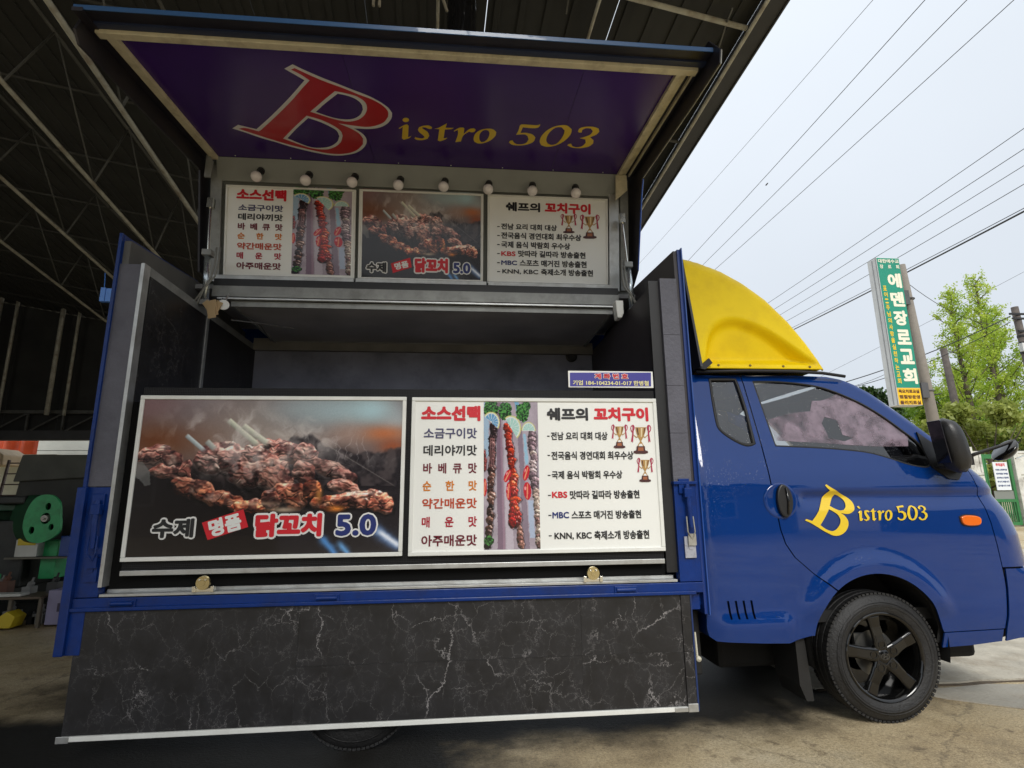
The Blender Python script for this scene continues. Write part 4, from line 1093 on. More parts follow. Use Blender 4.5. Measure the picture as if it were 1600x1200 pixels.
# aluminium rail below the signs, side profiles
for x0, x1 in ((-1.70, -.755), (-.742, .175), (.187, 1.10)):
    mb = MB(); FW.box(mb, x0, x1, bt - .055, bt - .006, -.02, .03); part(mb, 'sign_rail', alu, wing, bevel=.003)
    mb = MB(); FW.box(mb, x0, x1, bt - .075, bt - .057, -.02, .015); part(mb, 'sign_rail', black, wing)
a = fx(345, 432)[0]
mb = MB(); FW.box(mb, -1.745, a - .012, bt - .05, tp + .12, -.021, .004); part(mb, 'side_profile', alu_dull, wing, bevel=.002)
a = fx(950, 443)[0]
mb = MB(); FW.box(mb, a + .010, a + .085, bt - .05, tp + .12, -.021, .006); part(mb, 'side_profile', alu, wing, bevel=.002)
mb = MB(); FW.box(mb, a + .10, a + .16, bt - .04, tp + .14, -.021, -.006); part(mb, 'side_profile', alu_dull, wing)
# sloped bulb strip between signs and awning
zt = FW.P(0, tp + .006, 0)
FS = Frame((0, zt[1] - .003, zt[2] + .004), (1, 0, 0), (0, -.055, .145))
mb = MB(); FS.box(mb, -1.70, 1.165, 0, .158, -.02, 0); part(mb, 'bulb_strip', mat('grey_green_strip', (.27, .285, .265), .5, var=.12, vscale=4))
for i, (u, v) in enumerate([(404, 271), (479.5, 277), (551, 280), (622, 284.5), (691.5, 287), (760, 291), (828, 293.5), (895, 297)]):
    a, b = FS.ab(u + 4, v - 4); p = FS.P(a, b, 0)
    ax = nrm((-.15, -.75, -.60)); ax = nrm(FS.N * .7 + np.array([-.12, 0, -.75]))
    mb = MB(); mb.lathe(p, ax, [(-.004, 0), (-.004, .026), (.012, .026), (.014, .019), (.045, .021), (.047, 0)], 16); sk = part(mb, 'bulb_socket', black, smooth=False)
    mb = MB(); c = p + ax * .050
    prof = [(-.006, .0), (-.006, .014), (.004, .016)] + [(.040 - .036 * math.cos(t), max(.0005, .0375 * math.sin(t))) for t in np.linspace(.55, math.pi, 12)]
    mb.lathe(c, ax, prof, 20); part(mb, 'bulb', bulb_m, sk, smooth=True)

# awning
hz = FS.P(0, .158, 0)
FA = Frame((0, hz[1], hz[2] + .002), (1, 0, 0), (0, 1.12, .105))     # V points back to the hinge; outward normal faces down
if FA.N[2] > 0: pass
def AP(a, s_, n): return FA.O + FA.U * a - FA.V * s_ - np.array([0, 0, 1.0]) * n      # s_ = distance out from the hinge, n = drop below the sheet
class AF(Frame):
    def __init__(s): s.O = FA.O; s.U = FA.U; s.V = -FA.V; s.N = np.cross(s.U, s.V)
AW = AF(); AW.N = -np.cross(AW.V, AW.U) if np.cross(AW.U, AW.V)[2] > 0 else np.cross(AW.U, AW.V)
if AW.N[2] > 0: AW.N = -AW.N
aw_out = AW.ab(650, 84)[1]
xl = AW.ab(200, 70)[0]; xr = AW.ab(1060, 112)[0]
xl, xr = -1.685, 1.135
awn = MB(); AW.box(awn, -1.78, 1.262, -.02, aw_out + .150, -.016, -.004); awn = part(awn, 'awning_panel', mat('awning_back', (.02, .02, .03), .5))
for x0, x1 in ((xl, -.62), (-.618, .64), (.642, xr)):
    mb = MB(); AW.box(mb, x0, x1, .002, aw_out, -.004, 0); part(mb, 'purple_sheet', purple, awn)
mb = MB()
for x in np.arange(xl + .12, xr, .37):
    p = AW.P(x, aw_out - .03, .0); mb.lathe(p, AW.N, [(0, .004), (.002, .003), (.002, 0)], 8); p = AW.P(x, .02, .0); mb.lathe(p, AW.N, [(0, .004), (.002, .003), (.002, 0)], 8)
part(mb, 'rivet', white_frame, awn)
mb = MB(); AW.box(mb, xl - .07, xr + .10, aw_out, aw_out + .045, -.004, .030); part(mb, 'front_bar', cream, awn, bevel=.003)
mb = MB(); AW.box(mb, xr, xr + .028, .0, aw_out - .001, -.004, .022); part(mb, 'side_bar', cream, awn, bevel=.002)
mb = MB(); AW.box(mb, xr + .030, xr + .062, .0, aw_out - .001, -.004, .012); part(mb, 'side_bar', cream, awn, bevel=.002)
mb = MB(); AW.box(mb, xr + .086, xr + .096, .0, aw_out - .001, -.004, .016); part(mb, 'side_bar', cream, awn)
mb = MB(); AW.box(mb, xl - .045, xl, .0, aw_out - .001, -.004, .025); part(mb, 'side_bar', cream, awn, bevel=.002)
mb = MB(); AW.box(mb, -1.782, xl - .050, .0, aw_out + .16, -.004, .015); part(mb, 'side_skirt', skirt_m, awn)
# front channel: inner strip, dark web and bright blue lip
mb = MB(); AW.box(mb, -1.775, 1.262, aw_out + .047, aw_out + .085, -.004, .012); part(mb, 'front_channel', mat('dark_blue_channel', (.02, .03, .07), .4, var=.2), awn)
mb = MB(); AW.box(mb, -1.775, 1.262, aw_out + .086, aw_out + .150, -.004, .002); part(mb, 'front_channel', skirt_m, awn)
mb = MB(); AW.box(mb, -1.780, 1.268, aw_out + .1505, aw_out + .156, -.020, .004); part(mb, 'front_lip', mat('lip_blue', (.03, .10, .25), .35, coat=.3), awn, bevel=.002)
# hanging right-hand flange of the wing
fl = [(2.196, 3.352), (2.214, 3.292), (2.52, 3.312), (3.367, 3.394), (3.42, 3.30), (3.59, 2.791), (3.74, 2.70), (3.86, 2.74), (3.72, 3.64), (2.3, 3.50)]
mb = MB(); mb.prism(fl, 'x', 1.264, 1.276); part(mb, 'wing_flange', skirt_m)
mb = MB(); mb.tube([(1.272, 2.196, 3.352), (1.272, 2.214, 3.290), (1.272, 2.52, 3.309), (1.272, 3.367, 3.391)], .003, 6); part(mb, 'flange_edge', steel)
mb = MB(); mb.tube([(1.272, 3.375, 3.386), (1.272, 3.425, 3.28), (1.272, 3.592, 2.79)], .005, 6); part(mb, 'flange_edge', mat('lip_blue2', (.02, .10, .5), .3))
fl2 = [(3.70, 2.66), (3.80, 2.66), (3.70, 3.60), (3.60, 3.60)]
mb = MB(); mb.prism([(2.30, 3.33), (2.34, 3.28), (3.52, 3.40), (3.66, 2.72), (3.80, 2.72), (3.70, 3.60), (2.35, 3.48)], 'x', -1.795, -1.783); part(mb, 'wing_flange', skirt_m)
mb = MB(); mb.prism([(1.12, 3.50), (1.20, 3.50), (1.20, 3.38), (1.11, 3.30)], 'y', 3.515, 3.53) ; part(mb, 'gusset', cream)
mb = MB(); mb.prism([(-1.745, 3.54), (-1.70, 3.46), (-1.70, 3.34), (-1.745, 3.34)], 'y', 3.50, 3.515); part(mb, 'gusset', alu_dull)
# gas struts with hoses
def strut(xb, xt, hose_side):
    y = 3.54
    mb = MB(); mb.tube([(xb, y, 2.47), (xb + (xt - xb) * .45, y, 2.80)], .021, 12); st = part(mb, 'gas_strut', mat('strut_body', (.55, .6, .62), .25, metal=.8), smooth=True)
    mb = MB(); mb.tube([(xb + (xt - xb) * .45, y, 2.80), (xt, y, 3.14)], .008, 10); mb.box(xt - .02, xt + .02, y - .015, y + .02, 3.13, 3.20); part(mb, 'strut_rod', chrome, st)
    mb = MB(); mb.box(xb + (xt - xb) * .45 - .03, xb + (xt - xb) * .45 + .03, y - .03, y + .03, 2.78, 2.82); mb.box(xb - .03, xb + .03, y - .02, y + .02, 2.44, 2.475); part(mb, 'strut_mount', alu_dull, st, bevel=.003)
    for k in range(2):
        h = hose_side; o = .022 * k
        mb = MB(); mb.tube([(xb + h * (.05 + o), y - .03, 2.83), (xb + h * (.052 + o), y - .035, 2.72), (xb + h * (.045 + o), y - .05, 2.62), (xb + h * .01, y - .05, 2.54), (xb - h * (.05 - o), y - .03, 2.46), (xb - h * .06, y, 2.41)], .006, 7)
        part(mb, 'hose', mat('grey_hose', (.22, .22, .2), .45), st, smooth=True)
strut(-1.668, -1.70, 1); strut(1.195, 1.155, -1)
# little round lamp, taped paper, speaker, spot lamp
mb = MB(); mb.lathe((-1.535, 3.50, 2.425), (.35, -.9, .1), [(0, 0), (0, .03), (.012, .036), (.016, .030), (.014, .0)], 20); wl = part(mb, 'work_lamp', white_frame, smooth=False)
mb = MB(); mb.tube([(-1.535, 3.51, 2.45), (-1.53, 3.55, 2.52)], .006, 6); part(mb, 'lamp_stem', alu, wl)
pz = MB()
for dx, dz, s_, an in ((0, 0, .05, .2), (.03, .015, .035, -.5), (-.03, .02, .03, .6), (.005, -.03, .038, .1)):
    c = np.array([-1.59 + dx, 3.47 + dz * .3, 2.395 + dz]); ux = np.array([math.cos(an), -.2, math.sin(an)]); uz = np.array([-math.sin(an), -.15, math.cos(an)])
    pz.obox(c, nrm(ux), nrm(np.cross(ux, uz)), nrm(uz), s_ * .7, .002, s_)
part(pz, 'masking_tape', mat('masking_tape', (.50, .36, .20), .7, var=.15))
mb = MB(); mb.prism([(1.045, 2.50), (1.10, 2.50), (1.10, 2.41), (1.085, 2.375), (1.055, 2.375), (1.05, 2.42)], 'y', 3.44, 3.52); part(mb, 'wall_speaker', white_frame, bevel=.006)
mb = MB(); mb.lathe((.955, YB - .022, 2.385), (0, -1, 0), [(0, .05), (.01, .05), (.014, .042), (.008, .036), (.006, .0)], 24); part(mb, 'round_vent', mat('dim_vent', (.05, .05, .05), .3, metal=.4))
mb = MB(); mb.tube([(-1.58, 3.58, 2.50), (-1.52, 3.75, 2.46), (-1.46, 3.95, 2.44), (-1.50, 4.3, 2.42)], .005, 6); mb.tube([(-1.52, 3.60, 2.36), (-1.38, 3.8, 2.40), (-1.2, 3.9, 2.40)], .004, 6); part(mb, 'cable', mat('grey_cable', (.12, .12, .12), .5))

# --- printed name on the awning
B_W = [(538, 97), (612, 57), (700, 100), (860, 170), (1000, 225), (1150, 285), (1280, 335), (1380, 385), (1460, 440), (1500, 490), (1495, 540), (1455, 590), (1390, 622), (1300, 635), (1160, 630), (1220, 665), (1265, 710), (1272, 760), (1240, 810), (1180, 848), (1090, 868), (980, 872), (860, 855), (740, 830), (600, 795), (470, 755), (330, 715), (200, 670), (75, 630), (125, 598), (290, 637), (420, 520), (560, 380), (650, 280), (718, 200), (640, 155)]
B_Wh = [[(1015, 320), (1090, 335), (1170, 365), (1225, 410), (1240, 460), (1215, 510), (1150, 545), (1060, 548), (960, 530), (820, 483), (900, 410)], [(752, 537), (850, 570), (940, 610), (1005, 650), (1030, 700), (1010, 750), (950, 790), (870, 803), (780, 798), (680, 765), (567, 718), (650, 630)]]
B_R = [(598, 103), (630, 90), (770, 155), (900, 210), (1060, 268), (1200, 325), (1320, 370), (1410, 420), (1462, 475), (1465, 525), (1425, 575), (1350, 605), (1260, 615), (1130, 600), (1020, 583), (1120, 625), (1200, 670), (1242, 720), (1240, 770), (1190, 820), (1110, 850), (1000, 858), (880, 843), (740, 812), (600, 778), (450, 735), (310, 690), (130, 632), (190, 625), (310, 655), (340, 635), (470, 515), (600, 385), (700, 270), (765, 200), (690, 150)]
B_Rh = [[(990, 295), (1090, 315), (1190, 345), (1260, 395), (1277, 455), (1250, 515), (1190, 555), (1100, 568), (980, 545), (770, 480), (880, 385)], [(738, 515), (860, 550), (970, 600), (1040, 650), (1060, 695), (1040, 755), (980, 800), (900, 818), (790, 808), (680, 775), (527, 720), (630, 615)]]
def shp(fr, outer, holes, ox, oy, sc): return (pshape(fr, outer, ox, oy, sc), [pshape(fr, h, ox, oy, sc) for h in holes])
flat_print(AW, [shp(AW, B_W, B_Wh, 350, 90, 5.714)], white_print, 'letter_outline', awn, .0014)
flat_print(AW, [shp(AW, B_R, B_Rh, 350, 90, 5.714)], red_paint, 'lettering', awn, .0026)
ell = lambda cx, cy, rx, ry: [(cx + rx * math.cos(t), cy + ry * math.sin(t)) for t in np.linspace(0, 2 * math.pi, 13)[:-1]]
ISTRO = [(ell(180, 113, 48, 32), []),
    ([(75, 235), (150, 190), (200, 178), (222, 200), (212, 370), (262, 348), (230, 380), (150, 405), (122, 385), (135, 215), (88, 245)], []),
    ([(565, 220), (560, 245), (520, 245), (470, 225), (425, 222), (420, 235), (500, 290), (525, 345), (500, 390), (420, 410), (340, 405), (308, 385), (320, 365), (350, 375), (420, 385), (455, 370), (440, 345), (380, 295), (357, 260), (375, 220), (440, 198), (520, 195)], []),
    ([(785, 162), (765, 228), (885, 230), (850, 248), (755, 255), (735, 385), (793, 375), (760, 400), (690, 425), (650, 415), (672, 250), (598, 243), (660, 228)], []),
    ([(885, 275), (960, 230), (1020, 225), (1040, 240), (1030, 320), (1110, 250), (1180, 235), (1210, 258), (1185, 290), (1150, 295), (1110, 285), (1050, 320), (1015, 360), (990, 430), (908, 440), (945, 330), (945, 260), (890, 283)], []),
    ([(1510, 290), (1495, 350), (1430, 410), (1340, 450), (1250, 460), (1190, 435), (1175, 390), (1200, 320), (1270, 265), (1370, 242), (1460, 250)], [[(1410, 310), (1390, 380), (1340, 430), (1290, 440), (1262, 400), (1265, 330), (1300, 280), (1350, 260), (1395, 270)]])]
N503 = [([(555, 175), (550, 200), (520, 228), (440, 235), (300, 222), (265, 305), (350, 303), (440, 325), (485, 370), (460, 430), (380, 470), (270, 488), (150, 480), (95, 445), (110, 420), (150, 412), (165, 440), (210, 468), (290, 470), (350, 450), (385, 400), (370, 350), (320, 325), (200, 332), (235, 270), (255, 200), (295, 178), (500, 190)], []),
    ([(1020, 250), (1010, 310), (960, 380), (870, 450), (760, 495), (650, 508), (570, 485), (548, 430), (570, 360), (640, 280), (740, 220), (850, 192), (950, 195)], [[(915, 270), (900, 330), (850, 410), (790, 465), (720, 480), (665, 460), (645, 410), (670, 330), (730, 260), (800, 222), (870, 220)]]),
    ([(1110, 280), (1140, 235), (1230, 212), (1340, 215), (1415, 240), (1425, 285), (1380, 330), (1290, 368), (1340, 410), (1335, 460), (1270, 505), (1150, 528), (1030, 520), (955, 490), (965, 470), (1010, 462), (1030, 500), (1090, 515), (1170, 500), (1225, 450), (1220, 400), (1135, 382), (1200, 365), (1290, 330), (1330, 280), (1300, 240), (1230, 235), (1175, 260), (1165, 300), (1125, 298)], [])]
for ol, hs in ISTRO: flat_print(AW, [shp(AW, ol, hs, 615, 175, 9.412)], yellow_print, 'lettering', awn, .0016)
for ol, hs in N503: flat_print(AW, [shp(AW, ol, hs, 785, 175, 9.412)], yellow_print, 'lettering', awn, .0016)

# --- cab
XF = [(.30, 3.36), (.40, 3.42), (.75, 3.43), (.775, 3.37), (.95, 3.352), (1.05, 3.32), (1.10, 3.29), (1.15, 3.25), (1.19, 3.215), (1.255, 3.165), (1.36, 3.035), (1.40, 2.985), (1.53, 2.86), (1.62, 2.76), (1.79, 2.575), (1.87, 2.46), (1.92, 2.34), (1.96, 2.20)]
XFz = np.array([a for a, b in XF]); XFx = np.array([b for a, b in XF])
def Xf(z): return np.interp(z, XFz, XFx)
def Rc(z): return np.interp(z, [1.1, 1.45], [.30, .12])
YC = 3.745
def sstep(a, b, x): t = max(0.0, min(1.0, (x - a) / (b - a))); return t * t * (3 - 2 * t)
def Ys(x, z):
    y = 2.93
    if z > 1.20: t = z - 1.20; y += .2 * max(0, t - .13) + .10 * min(t, .13) * min(t, .13) / .13 * 1.0
    if z > 1.84: y += 3.0 * (z - 1.84) ** 2
    y += .010 * ((z - .9) / .4) ** 2 * (1 if z < 1.2 else .5)
    g = sstep(1.86, 1.93, x) * (1 - .35 * sstep(2.6, 3.0, x))       # waist groove, sky-facing below its bottom line
    up, mid, lo_ = 1.215, 1.168, 1.100
    if lo_ < z < up:
        if z > mid: y += g * .026 * sstep(up, mid, z)
        else: y += g * .026 * (z - lo_) / (mid - lo_)
    if x < 1.9 and z < .60: y -= .018 * (1 - sstep(.535, .56, z)) * sstep(1.32, 1.42, x) * (1 - sstep(1.74, 1.80, x))
    if z < .60: y += .35 * (.60 - z) ** 2
    r = math.hypot(x - 2.262, (z - .385) * 1.0)
    y -= .020 * (1 - sstep(.42, .51, r)) * sstep(.5, .62, z + (abs(x - 2.262) < .6) * 0)
    if x < 1.36: y += .9 * (1.36 - x) ** 2 * 6
    R_ = Rc(z); t = (x - (Xf(z) - R_)) / R_
    if t > 0:
        t = min(t, .985); y += R_ * (1 - math.sqrt(1 - t * t))
    return y
def skin(name, outer, holes, m, step=.028, off=0.0, thick=.008, smooth=True, label=None, mirror=True, parent=None):
    v, f = cdt(outer, holes, step)
    P3 = [(a, Ys(a, b) + off, b) for a, b in v]
    mb = MB(); mb.add(P3, f)
    o = mb.build(name, m, parent or truck, smooth=smooth, fix=False, label=label)
    if thick:
        md = o.modifiers.new('thickness', 'SOLIDIFY'); md.thickness = thick; md.offset = -1; md = o.modifiers.new('edges', 'EDGE_SPLIT'); md.split_angle = math.radians(50)
    if mirror:
        mb = MB(); mb.add([(p[0], 2 * YC - p[1], p[2]) for p in P3], [tuple(reversed(q_)) for q_ in f])
        o2 = mb.build(name, m, parent or truck, smooth=smooth, fix=False)
        if thick:
            md = o2.modifiers.new('thickness', 'SOLIDIFY'); md.thickness = thick; md.offset = -1; md = o2.modifiers.new('edges', 'EDGE_SPLIT'); md.split_angle = math.radians(50)
    return o
def rnd(p, corner=60, k=4): return [tuple(q_) for q_ in smooth_poly(p, corner, k)]
def shrink(p, d):
    p = [np.array(q_, float) for q_ in p]; n = len(p); A = sum(p[i][0] * p[(i + 1) % n][1] - p[(i + 1) % n][0] * p[i][1] for i in range(n)); sg = 1 if A > 0 else -1
    r = []
    for i in range(n):
        e1 = p[i] - p[i - 1]; e2 = p[(i + 1) % n] - p[i]
        n1 = np.array([-e1[1], e1[0]]) / (np.linalg.norm(e1) + 1e-9); n2 = np.array([-e2[1], e2[0]]) / (np.linalg.norm(e2) + 1e-9)
        nn = n1 + n2; nn = nn / (np.linalg.norm(nn) + 1e-9); c_ = max(.5, nn.dot(n1)); r.append(tuple(p[i] + sg * nn * d / c_))
    return r
seam = [(1.695, 1.895), (1.706, 1.68), (1.718, 1.46), (1.726, 1.216), (1.740, 1.10), (1.750, 1.00), (1.770, .925), (1.814, .854), (1.906, .772), (1.975, .718)]
arch_c, arch_r = (2.262, .385), .377
archp = lambda a: (arch_c[0] + arch_r * math.cos(a) * 1.0, arch_c[1] + arch_r * math.sin(a))
a_seam = math.atan2(.700 - arch_c[1], 2.00 - arch_c[0])
seam_end = archp(2.245)
seam[-1] = (seam_end[0] - .001, seam_end[1] + .002)
seamL = [(x - .0035, z) for x, z in seam]; seamR = [(x + .0035, z) for x, z in seam]
frontseam = [(2.935, 1.372), (2.945, 1.33), (2.984, 1.15), (3.012, 1.02), (3.024, .901), (3.036, .72), (3.036, .661), (3.020, .52), (3.005, .452)]
qwin = rnd([(1.493, 1.872), (1.655, 1.874), (1.672, 1.70), (1.678, 1.475), (1.624, 1.468), (1.55, 1.505), (1.490, 1.56), (1.480, 1.62), (1.484, 1.75)], 50)
dwin = rnd([(1.762, 1.862), (1.90, 1.862), (2.036, 1.852), (2.15, 1.835), (2.239, 1.810), (2.34, 1.765), (2.43, 1.715), (2.53, 1.64), (2.62, 1.555), (2.70, 1.47), (2.735, 1.36), (2.69, 1.335), (2.585, 1.352), (2.462, 1.394), (2.334, 1.426), (2.10, 1.448), (1.803, 1.462), (1.782, 1.66)], 50)
vents = []
for i in range(4):
    x = 1.415 + i * .043
    vents.append([(x - .005, .640), (x + .007, .640), (x + .018, .548), (x + .006, .548)])
rear = [(1.302, .50), (1.312, .462), (1.345, .440), (1.60, .424), (1.736, .420), (1.870, .45)] + [archp(a) for a in np.linspace(2.97, 2.26, 12)] + list(reversed(seamL))[1:] + [(1.40, 1.905), (1.345, 1.885), (1.31, 1.82), (1.302, 1.2)]
skin('rear_quarter', rear, [qwin] + vents, blue)
door = list(reversed(seamR)) 
door = seamR + [archp(a) for a in np.linspace(2.225, .20, 30)] + [(2.640, .444), (3.003, .452)] + list(reversed(frontseam))[1:] + [(2.868, 1.452), (2.778, 1.535), (2.677, 1.64), (2.59, 1.722), (2.504, 1.792), (2.42, 1.845), (2.333, 1.882), (2.25, 1.900), (2.0, 1.908)]
door = list(reversed(door))
doorp = skin('door', door, [dwin], blue, .0155, label='blue cab door and front wing with yellow lettering', mirror=True)
# lower strip and front corner pieces
lowstrip = [(2.630, .362), (2.80, .368), (2.985, .384), (2.996, .446), (2.642, .438)]
skin('lower_valance', lowstrip, [], blue, .02)
corner = [(x + .006, z) for x, z in frontseam if z > .775] + [(3.038, .776)]
zz = np.linspace(.776, 1.372, 16)
corner = corner + [(float(Xf(z) - .0035), float(z)) for z in zz]
corner = corner[:1] + corner[1:]
skin('front_panel', corner, [], blue, .022)
bump = [(3.046, .768), (3.042, .661), (3.026, .52), (3.010, .452), (3.002, .386), (3.085, .400)] + [(float(Xf(z) - .0035), float(z)) for z in np.linspace(.402, .768, 10)]
bump = rnd(bump, 20, 1)
skin('bumper_side', bump, [], blue, .022, off=-.008)
# front face: lower body, bumper, windscreen between the corners
def front(name, z0, z1, m, off=0.0, thick=.01, nz=14, ny=24):
    vs = []; fs = []
    for i in range(nz + 1):
        z = z0 + (z1 - z0) * i / nz; R_ = Rc(z); yl = Ys(float(Xf(z)) - .0035, z) - .002; yr = 2 * YC - yl
        for j in range(ny + 1):
            y = yl + (yr - yl) * j / ny; u = (y - YC) / (YC - yl)
            vs.append((float(Xf(z)) - .0035 + off + .045 * (1 - u * u), y, z))
    for i in range(nz):
        for j in range(ny):
            a = i * (ny + 1) + j; fs.append((a, a + 1, a + ny + 2, a + ny + 1))
    mb = MB(); mb.add(vs, fs); o = mb.build(name, m, truck, smooth=True, fix=False)
    md = o.modifiers.new('t', 'SOLIDIFY'); md.thickness = thick; md.offset = -1
    return o
front('front_panel', .776, 1.372, blue); front('bumper', .40, .768, blue, .008)
def tint_mat(name, c, g=.12):
    m = bpy.data.materials.new(name); m.use_nodes = True; n = m.node_tree; n.nodes.clear()
    o_ = n.nodes.new('ShaderNodeOutputMaterial'); mxn = n.nodes.new('ShaderNodeMixShader'); tr = n.nodes.new('ShaderNodeBsdfTransparent'); gl = n.nodes.new('ShaderNodeBsdfGlossy')
    fr_ = n.nodes.new('ShaderNodeFresnel'); fr_.inputs['IOR'].default_value = 2.15
    tr.inputs['Color'].default_value = (*c, 1); gl.inputs['Roughness'].default_value = .02
    t = n.nodes.new('ShaderNodeTexCoord'); vo = n.nodes.new('ShaderNodeTexVoronoi'); vo.inputs['Scale'].default_value = 95
    n.links.new(t.outputs['Object'], vo.inputs['Vector'])
    r_ = n.nodes.new('ShaderNodeMapRange'); r_.inputs['From Min'].default_value = .12; r_.inputs['From Max'].default_value = .22; r_.inputs['To Min'].default_value = 1; r_.inputs['To Max'].default_value = 0
    n.links.new(vo.outputs['Distance'], r_.inputs['Value'])
    bp = n.nodes.new('ShaderNodeBump'); bp.inputs['Strength'].default_value = .25; bp.inputs['Distance'].default_value = .002
    n.links.new(r_.outputs['Result'], bp.inputs['Height']); n.links.new(bp.outputs[0], gl.inputs['Normal'])
    n.links.new(fr_.outputs[0], mxn.inputs[0]); n.links.new(tr.outputs[0], mxn.inputs[1]); n.links.new(gl.outputs[0], mxn.inputs[2]); n.links.new(mxn.outputs[0], o_.inputs['Surface'])
    return m
tint = tint_mat('tinted_glass', (.50, .52, .52)); screen = tint_mat('windscreen_glass', (.7, .74, .72))
front('windscreen', 1.385, 1.90, screen, thick=.004)
g1 = skin('quarter_window', shrink(qwin, -.004), [], tint, .05, off=.010, thick=0); g2 = skin('door_window', shrink(dwin, -.004), [], tint, .05, off=.010, thick=0)
def seal(poly, r, m, name, off=0.004, mirror=True):
    for sgn in ((0, 1) if mirror else (0,)):
        mb = MB(); pts = [(x, Ys(x, z) + off if not sgn else 2 * YC - Ys(x, z) - off, z) for x, z in poly + poly[:1]]
        mb.tube(pts, r, 6, cap=False); part(mb, name, m, smooth=True)
seal(qwin, .010, black_rubber, 'window_seal'); seal(dwin, .006, black_rubber, 'window_seal')
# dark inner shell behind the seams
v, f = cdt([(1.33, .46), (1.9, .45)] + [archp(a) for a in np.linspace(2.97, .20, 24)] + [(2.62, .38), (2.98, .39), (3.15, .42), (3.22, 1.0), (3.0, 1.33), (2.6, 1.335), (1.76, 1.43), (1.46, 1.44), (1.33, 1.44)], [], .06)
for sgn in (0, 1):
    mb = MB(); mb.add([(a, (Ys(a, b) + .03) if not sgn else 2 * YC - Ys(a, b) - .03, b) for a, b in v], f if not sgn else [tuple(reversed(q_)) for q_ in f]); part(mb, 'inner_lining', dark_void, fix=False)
for sgn in (0, 1):
    mb = MB(); pts = [(1.712, 1.46), (1.700, 1.68), (1.697, 1.90)]
    mb.tube([(x, (Ys(x, z) + .012) if not sgn else 2 * YC - Ys(x, z) - .012, z) for x, z in pts], .012, 6); part(mb, 'pillar_seal', black_rubber)
# roof, back panel, floor
vs = []; fs = []
nxr, nyr = 16, 16
for i in range(nxr + 1):
    x = 1.33 + (2.345 - 1.33) * i / nxr
    zed = 1.905 if x < 2.1 else 1.905 - .06 * ((x - 2.1) / .245) ** 2
    yl = Ys(min(x, 2.25), 1.90) + .004
    for j in range(nyr + 1):
        u = -1 + 2 * j / nyr; vs.append((x, YC + u * (YC - yl), zed + .055 * (1 - u ** 4)))
for i in range(nxr):
    for j in range(nyr):
        a = i * (nyr + 1) + j; fs.append((a, a + nyr + 1, a + nyr + 2, a + 1))
mb = MB(); mb.add(vs, fs); part(mb, 'cab_roof', blue, smooth=True)
for sgn in (0, 1):
    mb = MB(); pts = [(1.40, 1.912), (1.7, 1.921), (2.0, 1.921), (2.2, 1.912), (2.34, 1.893)]
    mb.tube([(x, (3.050) if not sgn else 2 * YC - 3.050, z) for x, z in pts], .010, 8); part(mb, 'roof_gutter', black_rubber, smooth=True)
mb = MB(); mb.box(1.315, 1.33, 2.99, 4.50, .46, 1.30); mb.box(1.325, 1.34, 3.08, 4.41, 1.30, 1.90); part(mb, 'cab_back', blue)
mb = MB(); mb.box(1.33, 3.2, 3.02, 4.47, .50, .56); part(mb, 'cab_floor', dark_void)
mb = MB(); mb.prism([(2.55, .9), (3.05, .9), (3.0, 1.36), (2.75, 1.42), (2.60, 1.38)], 'y', 3.06, 4.43); part(mb, 'dashboard', mat('dash_plastic', (.03, .022, .02), .6), bevel=.02)
mb = MB()
for j in range(24):
    a = 2 * math.pi * j / 24; 
sw = [(2.48 + .10 * math.cos(a) * .5, 3.40 + .18 * math.sin(a), 1.36 + .16 * math.cos(a)) for a in np.linspace(0, 2 * math.pi, 25)]
mb.tube(sw, .014, 8, cap=False); mb.tube([(2.48, 3.40, 1.36), (2.62, 3.40, 1.25)], .02, 8); mb.tube([sw[6], sw[18]], .012, 6); part(mb, 'steering_wheel', black)
seatm = mat('seat_fabric', (.035, .033, .034), .8, var=.2)
for y in (3.38, 4.08):
    mb = MB(); mb.box(1.60, 1.74, y - .24, y + .24, .95, 1.50); mb.box(1.70, 2.15, y - .24, y + .24, .85, .98); st = part(mb, 'seat', seatm, bevel=.04)
    mb = MB(); mb.box(1.60, 1.69, y - .12, y + .12, 1.54, 1.72); part(mb, 'headrest', seatm, st, bevel=.03)
# pinkish reflection in the door window, painted as a ragged patch on the glass
reflection_poly = smooth_poly([(1.80, 1.60), (1.95, 1.64), (2.08, 1.655), (2.11, 1.72), (2.2, 1.73), (2.36, 1.80), (2.52, 1.72), (2.60, 1.62), (2.66, 1.52), (2.63, 1.44), (2.40, 1.44), (2.1, 1.46), (1.82, 1.475)], 30, 3)
reflection_poly = [(p[0], p[1] + .02) for p in reflection_poly]
v, f = cdt(reflection_poly, [smooth_poly([(2.13, 1.60), (2.16, 1.64), (2.23, 1.62), (2.24, 1.53), (2.30, 1.51), (2.24, 1.49), (2.15, 1.51)], 20, 2)], .05)
def reflection_mat():
    m = mat('pink_reflection', (.28, .215, .265), .12, var=.3, vscale=14, dirt=(.12, .10, .12), dirt_amt=.8, dirt_scale=16, coat=.5)
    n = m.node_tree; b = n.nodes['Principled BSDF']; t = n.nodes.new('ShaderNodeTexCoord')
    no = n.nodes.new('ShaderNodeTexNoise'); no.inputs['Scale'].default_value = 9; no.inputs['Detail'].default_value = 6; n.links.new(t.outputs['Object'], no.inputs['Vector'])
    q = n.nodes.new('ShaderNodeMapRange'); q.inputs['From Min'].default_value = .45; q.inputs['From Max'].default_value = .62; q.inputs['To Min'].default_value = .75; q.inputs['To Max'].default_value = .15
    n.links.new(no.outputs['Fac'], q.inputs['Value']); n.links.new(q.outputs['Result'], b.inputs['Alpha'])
    return m
